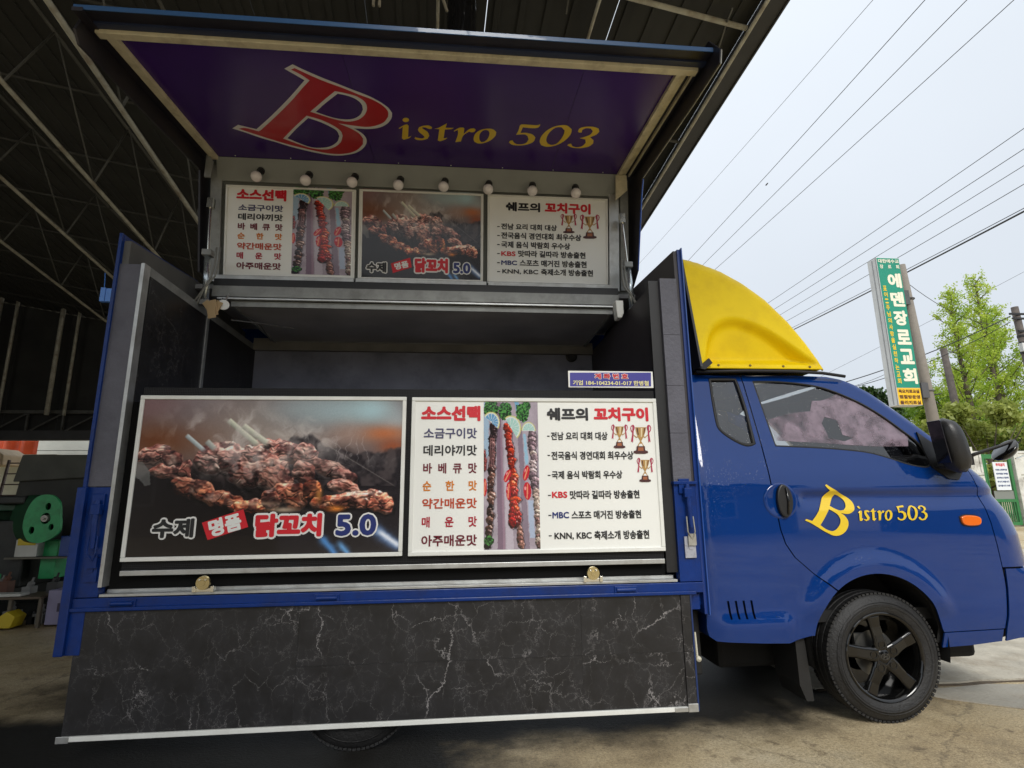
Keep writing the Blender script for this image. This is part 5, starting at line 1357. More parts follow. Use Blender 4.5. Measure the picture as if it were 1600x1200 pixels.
mb = MB(); mb.add([(a, Ys(a, b) + .0085, b) for a, b in v], f); o = part(mb, 'window_reflection', reflection_mat(), fix=False)
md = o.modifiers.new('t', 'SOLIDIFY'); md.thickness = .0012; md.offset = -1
# door handle in its dish
hx, hz_ = 1.778, 1.155
dish = MB(); dish.lathe((hx - .010, Ys(hx, hz_) - .002, hz_), (0, -1, 0), [(0, .098), (.004, .094), (.005, .085), (.001, .07), (.0005, 0)], 36); dish = part(dish, 'handle_dish', blue, doorp, smooth=True)
dish.scale = (1, 1, 1)
pts = [(hx + .052 * math.cos(a) * (1 if math.cos(a) > 0 else .75), hz_ + .090 * math.sin(a)) for a in np.linspace(0, 2 * math.pi, 33)[:-1]]
mb = MB(); mb.prism([(x, z) for x, z in pts], 'y', Ys(hx, hz_) - .026, Ys(hx, hz_) - .003); part(mb, 'door_handle', black, doorp, bevel=.008)
mb = MB(); mb.tube([(hx + .012, Ys(hx, hz_) - .028, hz_ + .07), (hx + .020, Ys(hx, hz_) - .031, hz_), (hx + .012, Ys(hx, hz_) - .028, hz_ - .07)], .006, 8); part(mb, 'door_pull', black_gloss, doorp, smooth=True)
# indicator
ind = smooth_poly([(2.828, 1.052), (2.86, 1.062), (2.92, 1.058), (2.946, 1.045), (2.944, 1.018), (2.92, 1.006), (2.86, 1.006), (2.832, 1.02)], 70, 3)
mb = MB(); yy = Ys(2.88, 1.03); mb.prism([tuple(p) for p in ind], 'y', yy - .014, yy + .004); part(mb, 'side_indicator', orange_lens, bevel=.005)
mb = MB(); mb.prism([tuple(p) for p in shrink(ind, -.006)], 'y', yy - .003, yy + .004); part(mb, 'indicator_rim', black)
# door lettering
B_C = [(495, 105), (525, 85), (600, 140), (750, 225), (880, 290), (990, 345), (1060, 420), (1085, 510), (1060, 600), (980, 660), (900, 668), (800, 650), (880, 710), (940, 800), (945, 900), (900, 1000), (820, 1070), (720, 1100), (620, 1085), (480, 1015), (350, 935), (200, 845), (90, 795), (120, 770), (235, 808), (320, 690), (400, 540), (500, 330), (590, 200), (540, 160)]
B_Ch = [[(725, 285), (800, 310), (880, 365), (920, 440), (910, 530), (860, 590), (780, 600), (690, 565), (605, 510), (660, 400)], [(570, 575), (660, 625), (745, 690), (790, 780), (780, 870), (720, 960), (650, 1005), (580, 1000), (490, 960), (395, 890), (480, 750)]]
SM = [([(70, 150), (100, 140), (130, 185), (110, 200), (80, 180)], []), ([(65, 280), (110, 235), (150, 245), (150, 400), (180, 405), (150, 450), (105, 450), (90, 290)], []),
    ([(200, 240), (260, 225), (310, 255), (295, 275), (250, 260), (250, 290), (310, 380), (300, 430), (240, 455), (195, 430), (200, 410), (240, 425), (260, 400), (205, 310)], []),
    ([(400, 185), (405, 240), (460, 245), (410, 265), (415, 395), (450, 400), (410, 450), (370, 430), (360, 265), (320, 260)], []),
    ([(465, 260), (510, 230), (540, 245), (545, 280), (580, 235), (620, 245), (605, 280), (570, 280), (550, 330), (545, 435), (500, 445), (495, 290)], []),
    ([(705, 220), (760, 240), (785, 300), (775, 380), (730, 435), (680, 445), (635, 410), (625, 330), (650, 250)], [[(700, 245), (730, 280), (735, 350), (715, 415), (690, 420), (670, 380), (668, 300)]]),
    ([(885, 150), (1030, 125), (1035, 165), (930, 175), (930, 250), (1000, 245), (1065, 290), (1080, 360), (1040, 420), (970, 442), (900, 420), (890, 380), (910, 375), (940, 410), (990, 415), (1020, 370), (1010, 300), (960, 275), (915, 285)], []),
    ([(1200, 130), (1270, 160), (1310, 250), (1300, 360), (1250, 430), (1190, 440), (1130, 410), (1095, 310), (1105, 210), (1145, 145)], [[(1200, 155), (1240, 200), (1260, 300), (1240, 390), (1200, 415), (1165, 370), (1150, 270), (1160, 190)]]),
    ([(1320, 180), (1350, 140), (1420, 130), (1480, 165), (1485, 210), (1450, 250), (1510, 300), (1515, 360), (1470, 425), (1400, 438), (1340, 410), (1330, 375), (1360, 370), (1400, 415), (1450, 400), (1470, 340), (1440, 290), (1380, 270), (1425, 240), (1440, 200), (1425, 160), (1390, 150), (1365, 175), (1370, 205), (1340, 210)], [])]
def wrap_print(outer, holes, ox, oy, sc, m, off=.0045, step=.007):
    o2, h2 = shp(FD, outer, holes, ox, oy, sc)
    v, f = cdt(o2, h2, step)
    mb = MB(); mb.add([(a, Ys(a, b) - off, b) for a, b in v], f); return mb.build('lettering', m, doorp, smooth=True, fix=False)
dark_edge = mat('letter_edge', (.02, .02, .03), .4)
wrap_print(B_C, B_Ch, 1250, 750, 12.63, yellow_print)
for ol, hs in SM: wrap_print(ol, hs, 1335, 780, 13.333, yellow_print, step=.01)
# black sail at the window corner, mirrors
sail = [(2.700, 1.545), (2.760, 1.49), (2.83, 1.44), (2.93, 1.372), (2.935, 1.352), (2.86, 1.262), (2.80, 1.268), (2.72, 1.335), (2.705, 1.42)]
skin('mirror_sail', list(reversed(sail)) if False else sail[::-1], [], black, .03, off=-.012, thick=.01)
mb = MB()
prof = []
C0 = np.array([2.742, 2.83, 1.45])
for i in range(13):
    t = -1 + 2 * i / 12; z = .155 * t; w = .056 * (1 - abs(t) ** 3.2) ** .5 + .004; d_ = .075 * (1 - abs(t) ** 3.2) ** .5 + .003
    ring = []
    for k in range(16):
        a = 2 * math.pi * k / 16; ca, sa = math.cos(a), math.sin(a)
        ring.append(C0 + np.array([w * abs(ca) ** .7 * np.sign(ca) - .05 * t * .5 + .012, d_ * abs(sa) ** .8 * np.sign(sa), z]))
    prof.append(ring)
vs = [p for r in prof for p in r]; fs = [(i * 16 + k, i * 16 + (k + 1) % 16, (i + 1) * 16 + (k + 1) % 16, (i + 1) * 16 + k) for i in range(12) for k in range(16)]
fs += [tuple(range(15, -1, -1)), tuple(range(12 * 16, 13 * 16))]
for sgn in (0, 1):
    mb = MB(); mb.add(vs if not sgn else [(p[0], 2 * YC - p[1], p[2]) for p in vs], fs); mir = part(mb, 'side_mirror', mat('mirror_housing', (.018, .018, .019), .38, bump=.15, bscale=120), smooth=True)
    fy = (lambda y: y) if not sgn else (lambda y: 2 * YC - y)
    mb = MB(); mb.obox((2.684, fy(2.83), 1.47), (1, 0, .12), (0, 1, 0), nrm((-.12, 0, 1)), .004, .045, .12); part(mb, 'mirror_glass', mat('dark_mirror', (.05, .05, .06), .1, metal=.9), mir, bevel=.003)
    mb = MB(); mb.prism([(2.73, 1.33), (2.86, 1.30), (2.90, 1.36), (2.82, 1.42)], 'y', min(fy(2.86), fy(2.96)), max(fy(2.86), fy(2.96))); part(mb, 'mirror_foot', black, mir, bevel=.01)
# forward-looking round mirror on its arm
arm0 = np.array([2.93, 2.93, 1.385])
mb = MB(); mb.tube([arm0, (2.96, 2.90, 1.405), (3.06, 2.84, 1.445), (3.13, 2.81, 1.475), (3.16, 2.82, 1.468), (3.13, 2.86, 1.43)], [.012, .010, .009, .009, .008, .008], 8)
mb.box(2.90, 2.97, 2.92, 2.99, 1.345, 1.40); armo = part(mb, 'mirror_arm', black, smooth=False)
mb = MB(); mb.lathe((3.085, 2.84, 1.425), nrm((-.62, .1, .55)), [(-.045, 0), (-.042, .03), (-.03, .055), (-.012, .072), (0, .075), (.004, .07), (.002, 0)], 24); part(mb, 'round_mirror', black_gloss, armo, smooth=True)
mb = MB(); mb.tube([(3.17, 2.86, 1.375), (3.5, 3.1, 1.41)], .004, 6); part(mb, 'aerial', chrome, armo)
mb = MB(); mb.prism([(1.40, 1.93), (1.47, 1.99), (1.49, 1.96), (1.44, 1.92)], 'y', 3.02, 3.05); part(mb, 'spoiler_bracket', black)

# yellow roof spoiler
TOP = [(1.42, 2.735), (1.455, 2.733), (1.549, 2.705), (1.691, 2.645), (1.826, 2.556), (1.951, 2.440), (2.064, 2.290), (2.138, 2.158), (2.194, 2.035), (2.225, 1.945)]
TX = np.array([a for a, b in TOP]); TZ = np.array([b for a, b in TOP])
REC = smooth_poly([(1.449, 1.952), (1.470, 2.04), (1.492, 2.124), (1.537, 2.210), (1.60, 2.262), (1.68, 2.285), (1.768, 2.277), (1.902, 2.217), (2.026, 2.122), (2.12, 2.035), (2.185, 1.972), (2.19, 1.952)], 60, 3)
def Yq(x, z):
    y = 2.93 + (z - 1.35) * .2
    dtop = np.interp(x, TX, TZ) - z
    if dtop < .10: y += .10 * (1 - math.sqrt(max(0, 1 - ((.10 - max(dtop, 0)) / .10) ** 2))) * .6
    return y
out_sp = [(float(x), float(z) - .002) for x, z in zip(TX, TZ)]
fine = []
for i in range(len(TOP) - 1):
    for j in range(4): t = j / 4; fine.append((TX[i] + (TX[i + 1] - TX[i]) * t, TZ[i] + (TZ[i + 1] - TZ[i]) * t))
fine.append(TOP[-1])
outer = [(1.415, 1.935), (2.225, 1.935)] + [tuple(p) for p in reversed(smooth_poly(TOP, 60, 3)[:-3])]
v, f = cdt([(float(a), float(b)) for a, b in outer], [], .016)
va = np.array(v); ins = inside(REC, va[:, 0], va[:, 1]); dd = edgedist([REC], va[:, 0], va[:, 1])
P3 = []
for (a, b), i_, d_ in zip(v, ins, dd):
    y = Yq(a, b)
    if i_: y += max(0.0, 3.150 + .02 * (2.2 - a) - y) * sstep(0, .065, d_)
    P3.append((a, y, b))
for sgn in (0, 1):
    mb = MB(); mb.add([(p[0], p[1] if not sgn else 2 * YC - p[1], p[2]) for p in P3], f if not sgn else [tuple(reversed(q_)) for q_ in f])
    o = part(mb, 'spoiler_side', yellow, smooth=True, fix=False)
    md = o.modifiers.new('t', 'SOLIDIFY'); md.thickness = .006; md.offset = -1
vs = []; fs = []
for i, (x, z) in enumerate(fine):
    yl = Yq(x, z)
    for j in range(13):
        u = -1 + 2 * j / 12; vs.append((x, YC + u * (YC - yl), z + .06 * (1 - u ** 2) * sstep(1.9, 2.2, z)))
for i in range(len(fine) - 1):
    for j in range(12):
        a = i * 13 + j; fs.append((a, a + 13, a + 14, a + 1))
mb = MB(); mb.add(vs, fs); o = part(mb, 'spoiler_top', yellow, smooth=True); md = o.modifiers.new('t', 'SOLIDIFY'); md.thickness = .006; md.offset = -1
mb = MB(); mb.prism([(3.02, 1.93), (4.47, 1.93), (4.26, 2.72), (3.23, 2.72)], 'x', 1.425, 1.43); part(mb, 'spoiler_dark_hollow', dark_void)  # black sheets stand in for the dark hollow and gap behind the spoiler
mb = MB(); mb.prism([(2.99, 1.93), (3.10, 1.93), (3.26, 2.73), (3.16, 2.73)], 'x', 1.40, 1.414); part(mb, 'spoiler_dark_gap', black)
mb = MB()
for x, z in ((1.54, 1.955), (1.74, 1.955), (1.95, 1.952), (2.12, 1.95)): mb.lathe((x, Yq(x, z) - .001, z), (0, -1, 0), [(0, .008), (.004, .006), (.005, 0)], 10)
part(mb, 'spoiler_screw', mat('rusty_screw', (.2, .14, .05), .5, metal=.5))

# wheel arch liners, chassis
for sgn in (0, 1):
    ys = (2.955, 3.25) if not sgn else (2 * YC - 3.25, 2 * YC - 2.955)
    mb = MB(); n = 24; vs = []; fs = []
    for i in range(n + 1):
        a = -.25 + (math.pi + .5) * i / n
        for y in ys: vs.append((arch_c[0] + .40 * math.cos(a), y, arch_c[1] + .40 * math.sin(a)))
    for i in range(n): fs.append((2 * i, 2 * i + 1, 2 * i + 3, 2 * i + 2))
    mb.add(vs, fs); yb2 = ys[1] if not sgn else ys[0]
    mb.box(1.85, 2.68, min(yb2, yb2 + .01), max(yb2, yb2 + .01), .25, .80); part(mb, 'arch_liner', dark_void)
mb = MB()
for y in (3.30, 4.12): mb.box(-1.75, 3.1, y, y + .07, .40, .56)
for x in (-1.6, -.9, .1, .9, 1.5, 2.8): mb.box(x, x + .07, 3.37, 4.12, .42, .52)
part(mb, 'chassis_rail', dark_void)
mb = MB(); mb.box(.30, 1.02, 3.0, 3.30, .22, .58); part(mb, 'fuel_tank', dark_void, bevel=.02)
mb = MB(); mb.box(1.05, 1.30, 3.05, 3.5, .25, .58); part(mb, 'battery_box', dark_void, bevel=.01)
for nm, b_ in (('gearbox', (1.300, 1.40, 3.35, 4.1, .25, .60)), ('engine_block', (1.5, 2.0, 3.3, 4.15, .20, .50)), ('front_crossmember', (2.5, 3.1, 3.25, 4.2, .22, .5))):
    mb = MB(); mb.box(*b_); part(mb, nm, dark_void, bevel=.03)
mb = MB(); mb.tube([(2.28, 3.1, .33), (2.28, 4.38, .33)], .05, 12); mb.tube([(-.50, 3.05, .30), (-.50, 4.43, .30)], .06, 12); part(mb, 'axle', dark_void, smooth=True)
mb = MB(); mb.prism([(1.85, .46), (1.80, .50), (1.80, .20), (1.83, .12), (1.87, .12)], 'y', 2.99, 3.22); part(mb, 'mud_flap', black_rubber)
mb = MB(); mb.box(1.21, 1.27, YF + .02, YF + .10, .60, .68); part(mb, 'rear_bracket', blue_frame, bevel=.003)
mb = MB(); mb.lathe((1.245, YF + .03, .355), (0, -1, 0), [(-.02, .0), (-.02, .014), (.0, .014), (.01, 0)], 10); mb.tube([(1.245, YF + .05, .355), (1.245, YF + .06, .48)], .006, 6); part(mb, 'hose_end', mat('cream_plastic', (.6, .57, .45), .4))

# wheels
def wheel(x, yo, R_, wdt, rim_r, sgn, steer=0.0):
    o = bpy.data.objects.new('wheel', None); COL.objects.link(o); o.parent = truck; o.location = (x - TK[0], yo - TK[1], R_); o.rotation_euler = (0, 0, steer)
    o['_o'] = [0.0, 0.0, 0.0]
    ax = (0, 1 * sgn, 0)     # into the vehicle
    n = 96
    mb = MB()
    prof = [(.030, rim_r - .004), (.008, rim_r + .004), (.0, rim_r + .02), (-.004, rim_r + .045), (.0, R_ - .055), (.010, R_ - .025), (.024, R_ - .010), (.030, R_ - .006),
            (.050, R_ - .002), (.052, R_ - .010), (.058, R_ - .010), (.060, R_ - .001), (wdt / 2 - .006, R_), (wdt / 2 - .004, R_ - .009), (wdt / 2 + .004, R_ - .009), (wdt / 2 + .006, R_),
            (wdt - .060, R_ - .001), (wdt - .058, R_ - .010), (wdt - .052, R_ - .010), (wdt - .050, R_ - .002), (wdt - .024, R_ - .010), (wdt, R_ - .055), (wdt, rim_r + .02), (wdt - .03, rim_r)]
    mb.lathe((0, 0, 0), ax, prof, n); t = mb.build('tyre', tyre_m, o, smooth=True, fix=True); autosmooth(t, 40)
    tr = MB()
    for k in range(84):
        a = 2 * math.pi * k / 84; ca, sa = math.cos(a), math.sin(a)
        for d0, d1, sh in ((.018, .050, 0), (wdt - .050, wdt - .018, .5)):
            a2 = a + sh * 2 * math.pi / 84
            ca, sa = math.cos(a2), math.sin(a2)
            tr.obox((ca * (R_ - .0062), sgn * (d0 + d1) / 2, sa * (R_ - .0062)), (-sa, 0, ca), (0, 1, 0), (ca, 0, sa), .0085, (d1 - d0) / 2, .0055)
    for r_, rad in ((rim_r + .035, .0016), (R_ - .048, .0018)):
        tr.tube([(r_ * math.cos(a), -sgn * .0035, r_ * math.sin(a)) for a in np.linspace(0, 2 * math.pi, 65)], rad, 4, cap=False)
    tb = tr.build('tread_blocks', tyre_m, o)
    tb['kind'] = 'stuff'
    # raised sidewall lettering bars are too small to read; the rim
    mb = MB()
    prof = [(.030, rim_r - .002), (.006, rim_r + .003), (.002, rim_r - .002), (.004, rim_r - .010), (.014, rim_r - .016), (.050, rim_r - .024), (.10, rim_r - .030), (.15, rim_r - .03), (.155, .0)]
    mb.lathe((0, 0, 0), ax, prof, 64); rm = mb.build('rim', black_gloss, o, smooth=True); autosmooth(rm, 50)
    mb = MB(); mb.lathe((0, 0, 0), ax, [(.09, .115), (.088, .12), (.09, .0)], 32); mb.box(-.10, -.03, min(.1 * sgn, .12 * sgn), max(.1 * sgn, .12 * sgn), .02, .10); mb.build('brake_disc', mat('brake_steel', (.2, .2, .19), .35, metal=.8), o)
    for k in range(5):
        a = math.radians(98 + 72 * k); d = np.array([math.cos(a), 0, math.sin(a)]); tn = np.array([-math.sin(a), 0, math.cos(a)]); yv = np.array([0, 1.0 * sgn, 0])
        vs = []; fs = []
        sec = [(.030, .040, .014, .03), (.075, .038, .012, .03), (.11, .034, .016, .03), (.15, .034, .020, .03), (rim_r - .016, .040, .014, .04)]
        for (r_, hw, dep, th) in sec:
            for (s_, q_) in ((-1, .35), (-.72, 0), (.72, 0), (1, .35), (.8, 1), (-.8, 1)):
                vs.append(d * r_ + tn * hw * s_ + yv * (dep + th * q_))
        for i in range(4):
            for j in range(6): fs.append((i * 6 + j, i * 6 + (j + 1) % 6, (i + 1) * 6 + (j + 1) % 6, (i + 1) * 6 + j))
        fs += [tuple(range(6)), tuple(range(29, 23, -1))]
        mb = MB(); mb.add(vs, fs); sp_ = mb.build('spoke', black_gloss, o); md = sp_.modifiers.new('b', 'BEVEL'); md.width = .006; md.segments = 3; md.limit_method = 'ANGLE'
        a2 = a; c = np.array([math.cos(a2), 0, math.sin(a2)]) * .062 + yv * .004
        mb = MB(); mb.lathe(c, yv, [(.016, .021), (.006, .021), (.006, .0165), (.012, .0155), (.030, .0150), (.031, .0)], 20); mb.build('lug_recess', mat('lug_black', (.006, .006, .006), .35), o)
    mb = MB(); mb.lathe((0, 0, 0), ax, [(.012, 0), (.013, .028), (.018, .037), (.03, .055), (.05, .06)], 32); hb = mb.build('hub_cap', black_gloss, o, smooth=True)
    mb = MB()
    for s_ in (-1, 1): mb.beam((s_ * .009 - .003, .0105 * sgn, -.013), (s_ * .009 + .003, .0105 * sgn, .013), .003, .004, (0, 1, 0))
    mb.beam((-.009, .0105 * sgn, -.002), (.009, .0105 * sgn, .002), .003, .004, (0, 1, 0))
    mb.tube([(.022 * math.cos(a), .0115 * sgn, .015 * math.sin(a)) for a in np.linspace(0, 2 * math.pi, 25)], .0015, 5, cap=False)
    mb.build('hub_emblem', mat('dim_chrome', (.16, .16, .16), .3, metal=.9), o)
    return o
wheel(2.285, 2.955, .3275, .195, .224, 1, steer=.0)
wheel(2.285, 2 * YC - 2.955, .3275, .195, .224, -1)
wheel(-.50, 2.97, .295, .15, .165, 1); wheel(-.50, 2 * YC - 2.97, .295, .15, .165, -1)

# ------------------------------------------------------------------ overhead wires
def cat(a, b, sag, n=14):
    a, b = np.array(a, float), np.array(b, float)
    return [a + (b - a) * t - np.array([0, 0, sag * 4 * t * (1 - t)]) for t in np.linspace(0, 1, n)]
def atY(u, v, y): r = ray(u, v); return CAM + r * (y / r[1])
wire_m = mat('cable_black', (.02, .02, .022), .5)
wire_g = mat('cable_grey', (.10, .10, .11), .5)
def wire(p1, y1, p2, y2, r, lab, sag=.12, m=wire_m, ext=(.35, .5)):
    a, b = atY(*p1, y1), atY(*p2, y2); d = b - a
    a2, b2 = a - d * ext[0], b + d * ext[1]
    mb = MB(); mb.tube(cat(a2, b2, sag), r, 5)
    o = mb.build('overhead_wire', m, smooth=True); tag(o, lab, 'wire', 'overhead wires crossing the sky'); return o
wire((1004, 404), 26, (1240, 136), 12, .006, 'faintest thin wire, leftmost in the sky beside the shed eave', m=wire_g)
wire((1080, 400), 26, (1440, 0), 11, .011, 'second wire from the shed eave, passing behind the top of the yellow spoiler')
wire((1105, 405), 26, (1505, 0), 11, .011, 'third wire from the shed eave, with a small clamp on it')
wire((1125, 412), 26, (1578, 0), 11, .011, 'fourth wire from the shed eave, reaching the top edge near the corner')
wire((1204, 469), 30, (1600, 196), 14, .012, 'highest of the wires rising to the right edge of the photo')
wire((1215, 478), 30, (1600, 228), 14, .012, 'second highest of the wires rising to the right edge')
wire((1224, 487), 30, (1600, 254), 14, .011, 'third highest of the wires rising to the right edge')
wire((1234, 497), 30, (1600, 283), 14, .012, 'thin wire just above the thick cable bundle')
w_ = wire((1246, 510), 28, (1600, 325), 12.5, .028, 'thick twisted cable bundle crossing the top of the green church sign')
wire((1246, 506), 28, (1600, 320), 12.5, .012, 'thin wire twisted along the thick cable bundle')
wire((1302, 577), 34, (1600, 422), 26, .010, 'thin pale wire passing behind the church sign towards the ginkgo tops', m=wire_g)
wire((1323, 587), 24, (1579, 494), 20, .022, 'upper of two dark cables tied to the utility pole at the right edge', ext=(.4, 0), sag=.35)
wire((1326, 592), 24, (1579, 503), 20, .016, 'lower of two dark cables tied to the utility pole at the right edge', ext=(.4, 0), sag=.55)
wire((1343, 598), 28, (1400, 575), 26, .012, 'short low wire meeting the green church sign near its foot', ext=(.4, .2))
wire((1415, 440), 16.2, (1560, 500), 20, .010, 'sagging drop wire from the church sign pole to the right-hand pole', ext=(0, .12), sag=.5)
mb = MB(); p = atY(1198, 288, 22); mb.lathe(p, nrm(atY(1240, 240, 20) - p), [(-.10, 0), (-.06, .03), (.06, .03), (.12, 0)], 8)
tag(mb.build('wire_clamp', wire_m), 'small dark clamp on a wire above the spoiler', 'clamp')

# ------------------------------------------------------------------ church sign and poles
sign_green = mat('green_sign_face', (.010, .26, .17), .4, var=.08, vscale=1.5)
sign_yel = mat('yellow_sign_face', (.82, .50, .01), .4, var=.06)
sign_white = mat('sign_box_white', (.66, .68, .68), .45, var=.08, vscale=2, dirt=(.35, .35, .33), dirt_amt=.3)
YS = 16.0
tl, tr_, bl = atY(1355, 402, YS), atY(1390, 400, YS), atY(1405, 633, YS)
base = np.array([14.35, YS + .2, 0])
church = thing('church_sign', 'tall narrow green church signboard with white lettering and a yellow foot panel', 'sign', tuple(base))
FC = Frame(bl, (1, 0, 0.0), tl - bl)
wS = float(np.linalg.norm(tr_ - tl)); hS = float(np.linalg.norm(tl - bl))
a0, a1 = 0.0, wS
bY = FC.ab(1408, 606)[1]
mb = MB(); FC.box(mb, -.0, a1, 0, hS, -.42, -.01); part(mb, 'sign_box', sign_white, church, bevel=.01)
mb = MB(); FC.box(mb, .015, a1 - .01, bY + .01, hS - .02, -.01, .0); gf = part(mb, 'green_panel', sign_green, church)
mb = MB(); FC.box(mb, .015, a1 - .01, .02, bY - .005, -.01, .0); yf_ = part(mb, 'yellow_panel', sign_yel, church)
mb = MB(); FC.box(mb, -.012, 0, .05, hS - .05, -.22, -.19); FC.box(mb, -.012, 0, 0, hS, -.05, -.01); part(mb, 'box_seam', mat('seam_grey', (.3, .31, .32), .5), church)
L = lambda s_, r, m, par, **k: text(FC, s_, r, m, par, n=.006, **k)
pale_w = mat('cream_letter', (.78, .77, .62), .5)
L('대한예수교', (.05, a1 - .03, hS - .20, hS - .06), pale_w, gf, bold=.03)
L('장    로    회', (.08, a1 - .05, hS - .40, hS - .26), pale_w, gf, bold=.03)
chars = '에덴장로교회'
g0, g1 = bY + .06, hS - .50
ch = (g1 - g0) / 6
for i, c in enumerate(chars):
    L(c, (.29, a1 - .05, g1 - (i + 1) * ch + .07, g1 - i * ch - .07), pale_w, gf, bold=.05)
small = '표어:주님의사랑을실천하는교회'
hh = (g1 - .55 - g0) / len(small)
for i, c in enumerate(small):
    L(c, (.075, .205, g1 - .50 - (i + 1) * hh + .03, g1 - .50 - i * hh - .02), yellow_print, gf, bold=.03)
for i, s_ in enumerate(('목요치료교실', '찜질방운영', '물리치료실')):
    hb = bY / 3.1
    L(s_, (.05, a1 - .06, bY - .04 - (i + 1) * hb + .05, bY - .04 - i * hb - .01), mat('brown_letter', (.10, .03, .01), .5), yf_, bold=.04)
concrete_m = mat('pole_concrete', (.24, .215, .185), .85, var=.25, vscale=3, bump=.4, bscale=20, dirt=(.10, .09, .07), dirt_amt=.5, dirt_scale=3)
ptop, pbot = np.array([15.16, 16.3, 8.9]), np.array([15.52, 16.3, 0])
pole = thing('utility_pole', 'thick concrete pole close behind the green church sign', 'pole', tuple(pbot), 'utility poles')
mb = MB(); mb.tube([ptop, ptop * .5 + pbot * .5, pbot], [.12, .16, .20], 14); part(mb, 'shaft', concrete_m, pole, smooth=True)
for z in (7.65, 4.45):
    x = 15.16 + (8.9 - z) * .041
    mb = MB(); mb.box(x - .36, x - .12, 16.1, 16.4, z - .25, z + .25); mb.tube([(x + .17 * math.cos(a), 16.3 + .17 * math.sin(a), z) for a in np.linspace(0, 2 * math.pi, 17)], .025, 5, cap=False)
    part(mb, 'sign_bracket', mat('bracket_grey', (.08, .08, .085), .5), pole)
mb = MB(); mb.tube([(15.3, 16.3, 4.3), (15.75, 16.2, 4.35)], .02, 6); part(mb, 'step_bolt', black, pole)
for (u, v, y, r0, lab, arms) in ((1585, 480, 20, .13, 'dark utility pole cut by the right edge of the photo, with clamps near its top', True), (1474, 545, 23, .14, 'old short pole standing among the ginkgo leaves', False)):
    tp_ = atY(u, v, y); bx = tp_ + np.array([.30, 0, 0])
    po = thing('utility_pole', lab, 'pole', (bx[0], bx[1], 0), 'utility poles')
    mb = MB(); mb.tube([tp_, (bx[0], bx[1], 0)], [r0, r0 * 1.4], 12); part(mb, 'shaft', mat('dark_pole', (.10, .085, .075), .85, var=.3), po, smooth=True)
    if arms:
        mb = MB()
        for dz, w_ in ((.35, .45), (.55, .35), (1.1, .2)):
            mb.box(tp_[0] - w_, tp_[0] + .4, tp_[1] - .16, tp_[1] - .10, tp_[2] - dz - .04, tp_[2] - dz + .04)
        for dz in (1.3, 1.6, 2.0): mb.lathe((tp_[0] + .07, tp_[1], tp_[2] - dz), (0, 0, 1), [(-.05, .17), (.05, .17)], 12)
        part(mb, 'cross_arm', black, po)
        mb = MB(); mb.box(tp_[0] - .28, tp_[0] - .05, tp_[1] - .25, tp_[1] - .1, tp_[2] - 2.0, tp_[2] - 1.65); part(mb, 'junction_box', sign_white, po)
        mb = MB()
        for dz in (1.9, 2.2, 2.5): mb.tube([(tp_[0] + .1, tp_[1] - .18, tp_[2] - dz), (tp_[0] + .25, tp_[1] - .22, tp_[2] - dz - .5), (tp_[0] + .2, tp_[1] - .2, tp_[2] - dz - 1.0)], .03, 6)
        part(mb, 'pole_cable', black, po)

# ------------------------------------------------------------------ trees
def leaf_mat(name, c1, c2, trans=.35):
    m = bpy.data.materials.new(name); m.use_nodes = True; n = m.node_tree; b = n.nodes['Principled BSDF']
    b.inputs['Roughness'].default_value = .5
    oi = n.nodes.new('ShaderNodeTexCoord'); no = n.nodes.new('ShaderNodeTexNoise'); no.inputs['Scale'].default_value = 1.3; no.inputs['Detail'].default_value = 6
    n.links.new(oi.outputs['Object'], no.inputs['Vector'])
    r_ = n.nodes.new('ShaderNodeValToRGB'); r_.color_ramp.elements[0].position = .35; r_.color_ramp.elements[0].color = (*c1, 1); r_.color_ramp.elements[1].position = .65; r_.color_ramp.elements[1].color = (*c2, 1)
    n.links.new(no.outputs['Fac'], r_.inputs[0]); n.links.new(r_.outputs[0], b.inputs['Base Color'])
    tl_ = n.nodes.new('ShaderNodeBsdfTranslucent'); n.links.new(r_.outputs[0], tl_.inputs['Color']); mxs = n.nodes.new('ShaderNodeMixShader'); mxs.inputs[0].default_value = trans
    o_ = n.nodes['Material Output']; n.links.new(b.outputs[0], mxs.inputs[1]); n.links.new(tl_.outputs[0], mxs.inputs[2]); n.links.new(mxs.outputs[0], o_.inputs['Surface'])
    return m
bark = mat('bark', (.10, .08, .06), .9, var=.3, vscale=8)
def leaves(mb, rr, pts, size, n_per, spread):
    C_ = np.repeat(np.array(pts), n_per, 0); N = len(C_)
    C_ = C_ + rr.normal(0, spread, (N, 3))
    a = rr.normal(0, 1, (N, 3)); a /= np.linalg.norm(a, axis=1)[:, None]; b = rr.normal(0, 1, (N, 3)); b -= a * (a * b).sum(1)[:, None]; b /= np.linalg.norm(b, axis=1)[:, None]
    s_ = size * rr.uniform(.6, 1.3, (N, 1))
    V = np.stack([C_ - a * s_, C_ + b * s_ * .6, C_ + a * s_, C_ - b * s_ * .6], 1).reshape(-1, 3)
    o = len(mb.v); mb.v += [tuple(map(float, p)) for p in V]; mb.f += [(o + 4 * i, o + 4 * i + 1, o + 4 * i + 2, o + 4 * i + 3) for i in range(N)]; mb.mi += [0] * N
